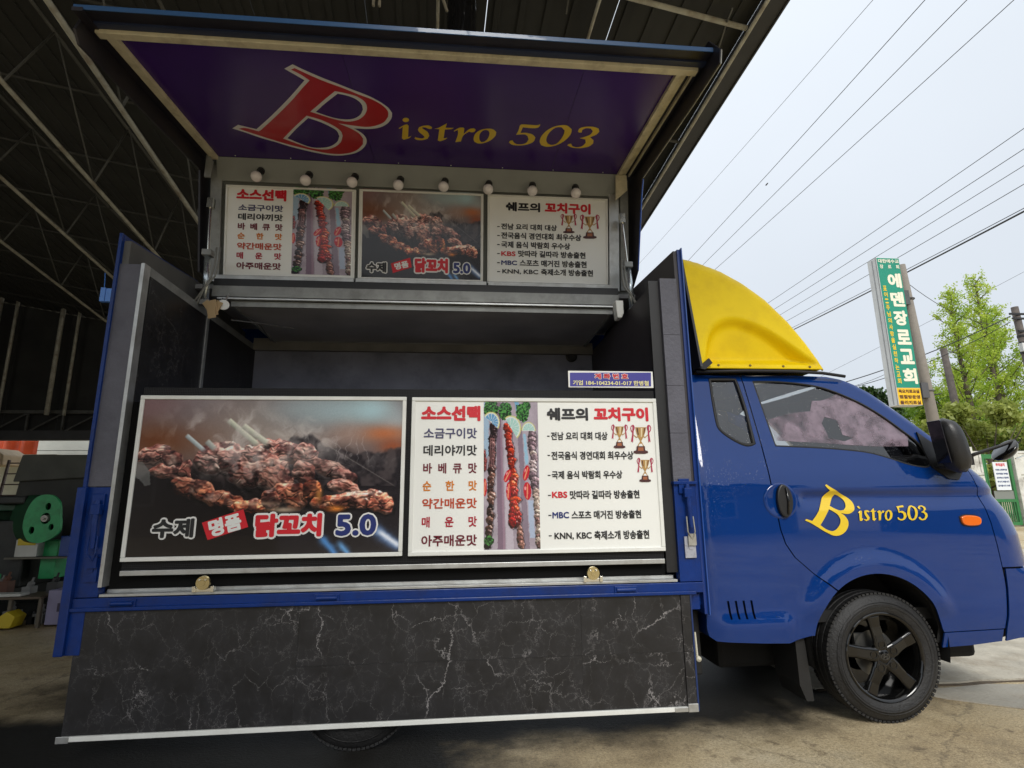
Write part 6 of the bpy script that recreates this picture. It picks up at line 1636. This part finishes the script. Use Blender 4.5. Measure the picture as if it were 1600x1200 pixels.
def ginkgo(x, y, h, lab, seed, lm, h0=.22, wd=.30):
    rr = np.random.default_rng(seed)
    t = thing('ginkgo_tree', lab, 'tree', (x, y, 0), 'ginkgo trees behind the wall')
    mb = MB(); mb.tube([(x, y, 0), (x + .1, y, h * .4), (x - .05, y, h * .75), (x, y, h * .97)], [.22, .15, .08, .02], 8); part(mb, 'trunk', bark, t, smooth=True)
    lb = MB(); br = MB(); pts = []
    nb = 46
    for i in range(nb):
        z = h * (h0 + (1 - h0) * (i / nb) ** .9); az = i * 2.4 + rr.uniform(-.4, .4)
        L_ = h * wd * (1 - (z / h) ** 1.3) * rr.uniform(.4, 1.2) + .3; rise = rr.uniform(.45, .9)
        d = np.array([math.cos(az), math.sin(az), rise]); d /= np.linalg.norm(d)
        p0 = np.array([x, y, z]); p1 = p0 + d * L_ * .5 + np.array([0, 0, .05]); p2 = p0 + d * L_ + np.array([0, 0, L_ * .22])
        br.tube([p0, p1, p2], [.035, .022, .008], 4)
        k = int(6 + L_ * 9)
        for j in range(k):
            q_ = j / k; pp = p0 * (1 - q_) + p2 * q_ if q_ > .5 else p0 * (1 - 2 * q_) + p1 * 2 * q_
            if q_ > .15: pts.append(pp + rr.normal(0, .05 + .10 * (1 - q_), 3))
            if q_ > .3 and rr.random() < .5:
                sd_ = rr.normal(0, 1, 3); sd_[2] = abs(sd_[2]); sd_ /= np.linalg.norm(sd_)
                for w in (.15, .3, .45): pts.append(pp + sd_ * w)
    part(br, 'branches', bark, t)
    for w in np.linspace(0, 1, 10): pts.append((x + rr.normal(0, .04), y, h * (.86 + .15 * w)))
    leaves(lb, rr, pts, .056, 8, .075)
    f_ = part(lb, 'foliage', lm, t, fix=False); f_['kind'] = 'stuff'
lm1 = leaf_mat('ginkgo_leaf', (.30, .46, .04), (.56, .66, .10), .5)
ginkgo(25.2, 24.5, 11.4, 'bright green ginkgo with a pointed top, nearer the church sign', 1, lm1, wd=.27)
ginkgo(27.9, 25.5, 12.7, 'tallest bright green ginkgo with one long leaning leader', 2, lm1, wd=.25)
ginkgo(30.4, 24.2, 11.0, 'bright green ginkgo cut off by the right edge of the photo', 3, lm1, wd=.30)
ginkgo(26.2, 28.5, 9.2, 'lowest ginkgo, showing just right of the concrete pole', 4, lm1, wd=.30)
ginkgo(29.6, 29.5, 8.2, 'ginkgo deep in the row behind the short old pole', 9, lm1, wd=.36)
ginkgo(29.3, 26.5, 11.2, 'ginkgo between the tallest one and the right edge of the photo', 12, lm1, wd=.30)
def bush(x, y, h, w, lab, seed, lm, name='garden_tree', size=.11, group='broadleaf trees behind the wall'):
    rr = np.random.default_rng(seed)
    t = thing(name, lab, 'tree', (x, y, 0), group)
    mb = MB(); mb.tube([(x, y, 0), (x + .1, y, h * .55)], [.18, .09], 8)
    for i in range(9):
        a = i * .7; mb.tube([(x, y, h * .25), (x + math.cos(a) * w * .35, y + math.sin(a) * w * .35, h * .6), (x + math.cos(a) * w * .6, y + math.sin(a) * w * .6, h * .78)], [.06, .035, .01], 5)
    part(mb, 'trunk', bark, t)
    pts = []
    for i in range(34):
        d = rr.normal(0, 1, 3); d /= np.linalg.norm(d); r_ = rr.uniform(.45, 1) ** .5
        c = np.array([x, y, h * .62]) + d * r_ * np.array([w * .8, w * .8, h * .36]); s_ = rr.uniform(.3, .62) * w * .42
        e_ = rr.normal(0, 1, (int(90), 3)); e_ /= np.linalg.norm(e_, axis=1)[:, None]
        pts += list(c + e_ * s_ * rr.uniform(.75, 1.05, (len(e_), 1)) * np.array([1, 1, .55]))
    lb = MB(); leaves(lb, rr, pts, size, 3, .09); f_ = part(lb, 'foliage', lm, t, fix=False); f_['kind'] = 'stuff'
lm2 = leaf_mat('maple_leaf', (.26, .32, .07), (.46, .50, .13), .5); lm3 = leaf_mat('dark_leaf', (.025, .06, .015), (.06, .12, .025), .25); lm4 = leaf_mat('fresh_leaf', (.13, .25, .025), (.26, .40, .05), .45)
bush(21.8, 20.8, 4.9, 2.6, 'olive green spreading maple behind the white wall', 11, lm2)
bush(25.6, 21.5, 4.6, 2.4, 'fresh green round tree right of the olive maple', 12, lm4)
bush(19.8, 24.5, 6.4, 1.9, 'dark green tree showing behind the foot of the church sign', 13, lm3)
bush(18.2, 20.6, 3.9, 2.0, 'dark low tree between the concrete pole and the mirror', 14, lm3)
bush(28.6, 22.5, 5.2, 2.6, 'fresh green tree filling the right edge above the wall', 15, lm4)
bush(24.5, 27, 6.4, 3.2, 'mid green tree low behind the ginkgo trunks', 16, lm4)

# ------------------------------------------------------------------ boundary wall and gate
wallm = mat('whitewashed_panel', (.62, .62, .57), .8, var=.12, vscale=3, bump=.5, bscale=14, dirt=(.22, .20, .17), dirt_amt=.75, dirt_scale=2.5)
YW = 17.4
wl_ = thing('boundary_wall', 'weathered white concrete panel wall behind the truck cab', 'wall', (14, YW, 0))
def wallrun(x0, x1):
    w = 1.05; x = x0
    while x < x1 - .1:
        xe = min(x + w, x1)
        mb = MB(); mb.box(x + .02, x + .17, YW - .08, YW + .12, 0, 2.70); part(mb, 'wall_post', wallm, wl_, bevel=.008)
        z = .12
        for hgt in (.80, .82, .84):
            mb = MB(); mb.box(x + .18, xe + .01, YW, YW + .06, z, z + hgt - .02); pn = part(mb, 'wall_panel', wallm, wl_, bevel=.006)
            mb = MB()
            xx0, xx1, zz0, zz1 = x + .18, xe + .01, z, z + hgt - .02
            for (p, q_, r_, s_) in ((xx0, xx1, zz1 - .08, zz1), (xx0, xx1, zz0, zz0 + .08), (xx0, xx0 + .08, zz0 + .08, zz1 - .08), (xx1 - .08, xx1, zz0 + .08, zz1 - .08)):
                mb.box(p, q_, YW - .03, YW - .001, r_, s_)
            part(mb, 'panel_rib', wallm, pn, bevel=.006)
            z += hgt
        x = xe
    mb = MB(); mb.box(x0, x1, YW - .12, YW + .14, -.05, .11); part(mb, 'wall_footing', mat('footing', (.35, .32, .26), .85, var=.2), wl_)
wallrun(8.0, 17.95); wallrun(19.12, 29)
mb = MB(); mb.box(20.35, 20.75, YW - .12, YW + .2, 0, 2.85); part(mb, 'gate_pier', mat('brown_pier', (.20, .16, .12), .85, var=.2), wl_)
gate = thing('green_gate', 'green barred metal gate in the gap of the white wall', 'gate', (18.5, YW, 0))
ggm = mat('gate_green', (.03, .17, .05), .5, var=.2, vscale=5)
mb = MB(); mb.box(17.97, 18.08, YW, YW + .06, .05, 2.45); mb.box(18.99, 19.09, YW, YW + .06, .05, 2.45); mb.box(18.08, 18.99, YW, YW + .06, 2.30, 2.45); mb.box(18.08, 18.99, YW, YW + .06, .82, .92); mb.box(18.08, 18.99, YW, YW + .06, .05, .15); part(mb, 'gate_frame', ggm, gate)
for i in range(11):
    x = 18.13 + i * .08
    mb = MB(); mb.box(x - .015, x + .015, YW + .015, YW + .045, .15, .82); part(mb, 'gate_bar', ggm, gate)
    if x < 18.2: mb = MB(); mb.box(x - .015, x + .015, YW + .015, YW + .045, .92, 2.30); part(mb, 'gate_bar', ggm, gate)
mb = MB(); mb.box(18.25, 18.99, YW + .02, YW + .03, .92, 1.2); part(mb, 'gate_plate', mat('grey_plate', (.2, .22, .2), .5), gate)
FN = Frame((18.34, YW - .03, 1.22), (1, 0, 0), (-.03, 0, 1))
mb = MB(); FN.box(mb, 0, .54, 0, .96, -.02, 0); nb_ = part(mb, 'notice_board', mat('notice_white', (.72, .76, .80), .4), gate)
text(FN, '주차금지', (.10, .44, .81, .92), red_print, nb_, n=.004, bold=.05)
for i, s_ in enumerate(('이곳은 교회주차장', '외부차량은 주차를', '금지하오니 협조해', '주시기 바랍니다', '감사합니다 교회')):
    text(FN, s_, (.06, .50, .66 - i * .135, .725 - i * .135), mat('notice_blue', (.05, .08, .2), .5), nb_, n=.004, bold=.05)

# ------------------------------------------------------------------ left: workshop corner under the shed
green_m = mat('machine_green', (.03, .36, .12), .45, var=.15, vscale=6, dirt=(.01, .06, .02), dirt_amt=.5, dirt_scale=6)
dgreen = mat('oily_green', (.008, .05, .02), .5, var=.3)
press = thing('power_press', 'old green power press with a big rounded flywheel guard', 'machine', (-4.5, 6.7, 0))
gpts = smooth_poly([(-4.44, 1.27), (-4.36, 1.255), (-4.29, 1.18), (-4.265, 1.05), (-4.25, .95), (-4.26, .87), (-4.34, .80), (-4.45, .765), (-4.56, .80), (-4.62, .92), (-4.62, 1.05), (-4.58, 1.18), (-4.52, 1.25)], 70, 3)
hol = [ell(-4.40, 1.145, .028, .04), ell(-4.53, .90, .028, .04), ell(-4.34, .93, .026, .035), ell(-4.41, 1.02, .05, .06)]
v, f = cdt([tuple(p) for p in gpts], hol, .05)
mb = MB(); mb.add([(a, 6.42, b) for a, b in v], f); o = mb.build('guard_face', green_m, press, fix=False); md = o.modifiers.new('t', 'SOLIDIFY'); md.thickness = .03; md.offset = -1
mb = MB()
n_ = len(gpts); vs = [(p[0], 6.425, p[1]) for p in gpts] + [(p[0] - .27, 6.60, p[1]) for p in gpts]
mb.add(vs, [(i, (i + 1) % n_, (i + 1) % n_ + n_, i + n_) for i in range(n_)] + [tuple(range(n_, 2 * n_))]); part(mb, 'guard_drum', dgreen, press, smooth=False)
mb = MB(); mb.lathe((-4.41, 6.50, 1.02), (0, -1, 0), [(0, .04), (.10, .035), (.10, 0)], 16); mb.lathe((-4.41, 6.50, 1.02), (0, -1, 0), [(.1, .012), (.12, .012), (.12, 0)], 8); part(mb, 'shaft_end', steel, press)
mb = MB(); mb.box(-4.52, -4.36, 6.6, 6.8, .38, .78); part(mb, 'press_column', green_m, press, bevel=.01)
mb = MB(); mb.box(-5.15, -4.62, 6.60, 6.80, 1.10, 1.17); mb.box(-5.20, -5.0, 6.5, 6.9, 1.0, 1.10); part(mb, 'press_beam', dgreen, press, bevel=.01)
mb = MB(); mb.box(-5.25, -4.66, 6.55, 7.1, .30, 1.0); mb.box(-5.0, -4.70, 6.5, 7.0, 1.17, 1.26); part(mb, 'press_body', mat('oily_black', (.012, .014, .012), .5, var=.4, vscale=8, bump=.6, bscale=12), press, bevel=.02)
mb = MB(); mb.box(-5.2, -3.7, 6.45, 7.1, 0, .16); part(mb, 'press_base', mat('oily_black', (0, 0, 0)), press)
tarp = thing('covered_machine', 'tall block draped in a dark grey tarpaulin behind the green press', 'machine', (-4.9, 7.9, 0))
mb = MB()
mb.prism([(-5.62, 0), (-3.9, 0), (-3.9, 1.74), (-5.42, 1.74), (-5.46, 1.5)], 'y', 7.4, 8.6); part(mb, 'tarpaulin', mat('dark_tarp', (.035, .036, .030), .7, var=.3, vscale=3, bump=1, bscale=3), tarp, bevel=.03)
mb = MB(); mb.prism([(-5.50, 1.44), (-3.88, 1.52), (-3.88, 1.77), (-5.44, 1.77)], 'y', 7.36, 7.395); part(mb, 'tarpaulin_flap', mat('grey_tarp', (.07, .072, .058), .7, var=.25, vscale=4, bump=1, bscale=4), tarp, bevel=.01)
def simple(name, lab, cat, parts, loc, group=None):
    t = thing(name, lab, cat, loc, group)
    for nm, m, fn in parts:
        mb = MB(); fn(mb); part(mb, nm, m, t, bevel=.006)
    return t
def can(x, y, z, r, h, name, lab, m1, m2):
    t = thing(name, lab, 'can', (x, y, z)); mb = MB(); mb.lathe((x, y, z), (0, 0, 1), [(0, 0), (0, r), (h * .97, r), (h, r * 1.03), (h, r * .9), (h * .95, r * .88), (h * .95, 0)], 20); part(mb, 'can_body', m1, t)
    mb = MB(); mb.lathe((x, y, z), (0, 0, 1), [(h * .3, r * 1.01), (h * .7, r * 1.01)], 20); part(mb, 'can_label', m2, t)
ym = mat('yellow_label', (.60, .45, .02), .5); wm = mat('white_label', (.55, .55, .50), .5, var=.1); bm_ = mat('blue_can', (.01, .05, .25), .4)
bench = thing('work_bench', 'low rusty bench under the green press, crowded with cans', 'bench', (-4.5, 6.1, 0))
mb = MB(); mb.box(-5.0, -4.05, 6.0, 6.35, .27, .29); part(mb, 'bench_top', mat('rusty_top', (.12, .09, .06), .7, var=.3), bench)
for x in (-4.97, -4.35, -4.08):
    mb = MB(); mb.box(x, x + .03, 6.02, 6.05, 0, .27); part(mb, 'leg', mat('cream_leg', (.12, .10, .07), .6), bench)
simple('oil_box', 'white and yellow oil carton left of the green column', 'box', [('carton', wm, lambda m: m.box(-4.72, -4.50, 6.5, 6.62, .62, .80)), ('carton_band', ym, lambda m: m.box(-4.70, -4.52, 6.495, 6.4995, .74, .81))], (-4.6, 6.56, .62))
mb = MB(); mb.box(-4.80, -4.0, 6.48, 6.75, .60, .618); tag(mb.build('press_shelf', mat('shelf_steel', (.12, .11, .08), .5)), 'narrow steel shelf on the front of the green press', 'shelf')
simple('blue_drum', 'small dark blue canister right of the green column', 'canister', [('canister', bm_, lambda m: m.box(-4.28, -4.08, 6.5, 6.65, .62, .83))], (-4.2, 6.56, .62))
can(-4.86, 6.15, .29, .085, .18, 'paint_can', 'dented silver paint can on the left of the low bench', steel, mat('can_grey', (.3, .3, .27), .4, var=.3))
can(-4.99, 6.0, .02, .09, .18, 'bucket', 'grey plastic bucket on the floor under the bench', mat('grey_bucket', (.16, .17, .18), .5), mat('grey_bucket', (0, 0, 0)))
simple('yellow_rag', 'crumpled yellow bag on the floor under the low bench', 'bag', [('bag', ym, lambda m: m.prism([(-4.62, .02), (-4.25, .02), (-4.22, .12), (-4.30, .17), (-4.40, .10), (-4.55, .10)], 'y', 5.95, 6.1))], (-4.45, 6.0, .02))
simple('paper_box', 'pale lilac carton on the floor right of the low bench', 'box', [('carton', mat('lilac_carton', (.26, .24, .36), .6, var=.15), lambda m: m.box(-4.02, -3.68, 6.05, 6.3, .02, .34)), ('carton_mark', mat('dark_mark', (.04, .03, .06), .5), lambda m: m.box(-3.92, -3.84, 6.045, 6.0495, .14, .22))], (-3.85, 6.2, .02))
simple('metal_scoop', 'bright metal tray lying on the low bench', 'tray', [('tray', wm, lambda m: m.box(-4.55, -4.25, 6.02, 6.14, .292, .32))], (-4.4, 6.08, .292))
simple('red_jack', 'red steel jack stand at the left edge of the photo', 'jack', [('jack_post', mat('red_steel', (.30, .015, .01), .45, var=.2), lambda m: (m.box(-4.83, -4.79, 5.85, 5.9, 0, .5), m.box(-4.90, -4.76, 5.8, 5.95, 0, .05), m.tube([(-4.81, 5.87, .5), (-4.95, 5.87, .1)], .015, 6)))], (-4.81, 5.87, 0))
simple('green_pump', 'small dark green pump on the bench behind the silver can', 'pump', [('pump_body', green_m, lambda m: (m.box(-4.76, -4.66, 6.18, 6.3, .29, .48), m.box(-5.02, -4.80, 6.0, 6.1, .20, .25)))], (-4.7, 6.2, .29))
rs = random.Random(11)
junkm = [mat('junk_dark', (.03, .03, .03), .5), mat('junk_rust', (.12, .05, .03), .6), mat('junk_grey', (.2, .2, .19), .4)]
places = ['under the bright tray', 'beside the red jack', 'behind the grey bucket', 'at the left foot of the low bench', 'between the bucket and the yellow bag', 'against the lilac carton', 'beside the silver can', 'at the foot of the blue post', 'under the shelf', 'behind the bright tray', 'next to the lilac carton', 'behind the yellow bag', 'left of the green column', 'right of the oil carton']
for i, pl in enumerate(places):
    x = -4.98 + (i * .37) % 1.25; z = .29 if i % 2 else .0; x0 = x
    mb = MB(); h = .06 + .07 * rs.random(); mb.box(x0, x0 + .07 + .05 * rs.random(), 6.2, 6.3, z, z + h); mb.lathe((x0 + .05, 6.24, z + h), (.3, 0, 1), [(-.01, .03), (.04, .03), (.05, .012), (.09, .010)], 10)
    o = mb.build('scrap_part', junkm[i % 3], bevel=.004); tag(o, 'small oily scrap part ' + pl, 'scrap', 'scrap parts around the green press')
# step ladder, outside buildings and awnings seen through the open end
lad = thing('step_ladder', 'brown ladder leaning on the pale wall at the left edge', 'ladder', (-11.0, 15.0, 0))
lm_ = mat('ladder_brown', (.10, .07, .06), .6)
for dx in (0, .55):
    mb = MB(); mb.beam((-11.50 + dx, 14.9, 0), (-11.50 + dx - .02 + (.0 if dx else 0), 15.2, 2.25), .05, .05); part(mb, 'rail', lm_, lad)
for i in range(8):
    z = .28 + i * .27; mb = MB(); mb.beam((-11.48, 14.9 + z * .13, z), (-10.97, 14.9 + z * .13, z), .04, .03); part(mb, 'rung', lm_, lad)
pw = thing('pale_outbuilding', 'pale plastered outbuilding wall seen through the open shed end', 'building', (-11, 17, 0))
mb = MB(); mb.box(-16, -11.5, 16.8, 17.2, 0, 2.52); part(mb, 'wall', mat('pale_plaster', (.55, .56, .45), .8, var=.1), pw)
hb_ = thing('clad_house', 'white house with horizontal cladding beyond the shed', 'building', (-14.5, 22, 0))
for i in range(9):
    mb = MB(); mb.box(-18.0, -11.0, 21.0 + i * .012, 21.2, .9 + i * .42, 1.30 + i * .42); part(mb, 'cladding_board', mat('white_cladding', (.42, .44, .41), .6, var=.05), hb_)
mb = MB(); mb.box(-18.0, -11.0, 21.2, 25, 0, 4.7); part(mb, 'house_body', mat('house_grey', (.4, .4, .38), .8), hb_)
ot = thing('orange_tarpaulin', 'bright orange tarpaulin stretched behind the ladder', 'tarpaulin', (-13, 19, 0))
vs = []; fs = []
for i in range(13):
    for j in range(5):
        vs.append((-14.6 + i * .105, 18.6 + .1 * math.sin(i * 1.3), 2.55 + j * .16 + .05 * math.sin(i * .9 + j)))
for i in range(12):
    for j in range(4): a = i * 5 + j; fs.append((a, a + 5, a + 6, a + 1))
mb = MB(); mb.add(vs, fs); o = part(mb, 'tarpaulin_sheet', mat('orange_tarp', (.72, .10, .03), .5, var=.15, vscale=5), ot, smooth=True); md = o.modifiers.new('t', 'SOLIDIFY'); md.thickness = .01
for x in (-14.55, -13.4):
    mb = MB(); mb.tube([(x, 18.7, 0), (x, 18.7, 2.6)], .03, 6); part(mb, 'tarpaulin_pole', pipe_dark, ot)
bt_ = thing('beige_parasol', 'faded beige canvas canopy at the left edge above the ladder', 'canopy', (-12.2, 16.0, 0))
mb = MB(); mb.prism([(-13.6, 2.15), (-11.98, 2.15), (-12.0, 2.42), (-12.3, 2.60), (-13.6, 2.68)], 'y', 15.6, 16.5); part(mb, 'canvas', mat('beige_canvas', (.58, .45, .30), .8, var=.15), bt_, bevel=.03)
mb = MB(); mb.tube([(-12.6, 16, 0), (-12.6, 16, 2.2)], .03, 8); part(mb, 'canopy_pole', steel, bt_)
p = atY(167, 460, 3.4)
mb = MB(); mb.box(p[0] - .04, p[0] - .012, p[1], p[1] + .03, p[2] - .045, p[2] + .045); mb.box(p[0] - .008, p[0] + .035, p[1], p[1] + .03, p[2] - .045, p[2] + .04); mb.tube([(p[0] - .02, p[1], p[2] + .045), (p[0] - .06, p[1] + .05, p[2] + .16)], .003, 5)
tag(mb.build('hanging_lamp', mat('blue_lamp', (.10, .30, .85), .3)), 'small bright blue box hanging in the dark left of the truck', 'lamp')

# ------------------------------------------------------------------ unseen houses and trees behind the viewer, added for reflections
def house(x, y, w, d, h, lab, wall_c, roof_c, seed):
    t = thing('unseen_house', lab, 'building', (x, y, 0))
    mb = MB(); mb.box(x - w / 2, x + w / 2, y - d / 2, y + d / 2, 0, h); part(mb, 'wall', mat('wallc%d' % seed, wall_c, .8, var=.1), t)
    mb = MB(); mb.prism([(x - w / 2 - .3, h + .01), (x + w / 2 + .3, h + .01), (x, h + w * .18)], 'y', y - d / 2 - .3, y + d / 2 + .3); part(mb, 'roof', mat('roofc%d' % seed, roof_c, .7), t)
    for i in range(int(w // 2.4)):
        xx = x - w / 2 + 1.2 + i * 2.4
        mb = MB(); mb.box(xx - .5, xx + .5, y + d / 2, y + d / 2 + .05, 1.0, 2.1); wn = part(mb, 'window', mat('window_white', (.6, .6, .6), .5), t)
        mb = MB(); mb.box(xx - .42, xx + .42, y + d / 2 + .051, y + d / 2 + .06, 1.08, 2.02); part(mb, 'pane', mat('window_dark', (.02, .025, .03), .1), wn)
house(-6, -17, 12, 6, 3.2, 'unseen long low house with a grey roof, added for reflections', (.16, .15, .13), (.05, .05, .055), 1)  # house walls kept dark so the cab paint reflects less light
house(9, -19, 9, 7, 3.4, 'unseen brown-roofed house, added for reflections', (.20, .18, .14), (.08, .04, .03), 2)
house(21, -12, 8, 7, 3.0, 'unseen workshop to the right, added for reflections', (.15, .16, .17), (.06, .07, .08), 3)
rr = random.Random(4)
for i, (x, y, h, w, lab) in enumerate([(-16, -22, 7, 3.2, 'leftmost unseen dark tree behind the viewer'), (1.5, -23, 7.5, 3.4, 'unseen dark tree between the two houses'), (15, -22, 6.5, 3, 'unseen dark tree right of the brown-roofed house'), (27, -18, 7, 3.2, 'unseen dark tree at the far right behind the viewer'), (8, -15, 5, 2.6, 'unseen low dark tree in front of the brown-roofed house'), (-4, -13.5, 4.5, 2.4, 'unseen low dark tree in front of the long low house')]):
    bush(x, y, h, w, lab, 30 + i, lm3, size=.2, group='unseen trees added for reflections')
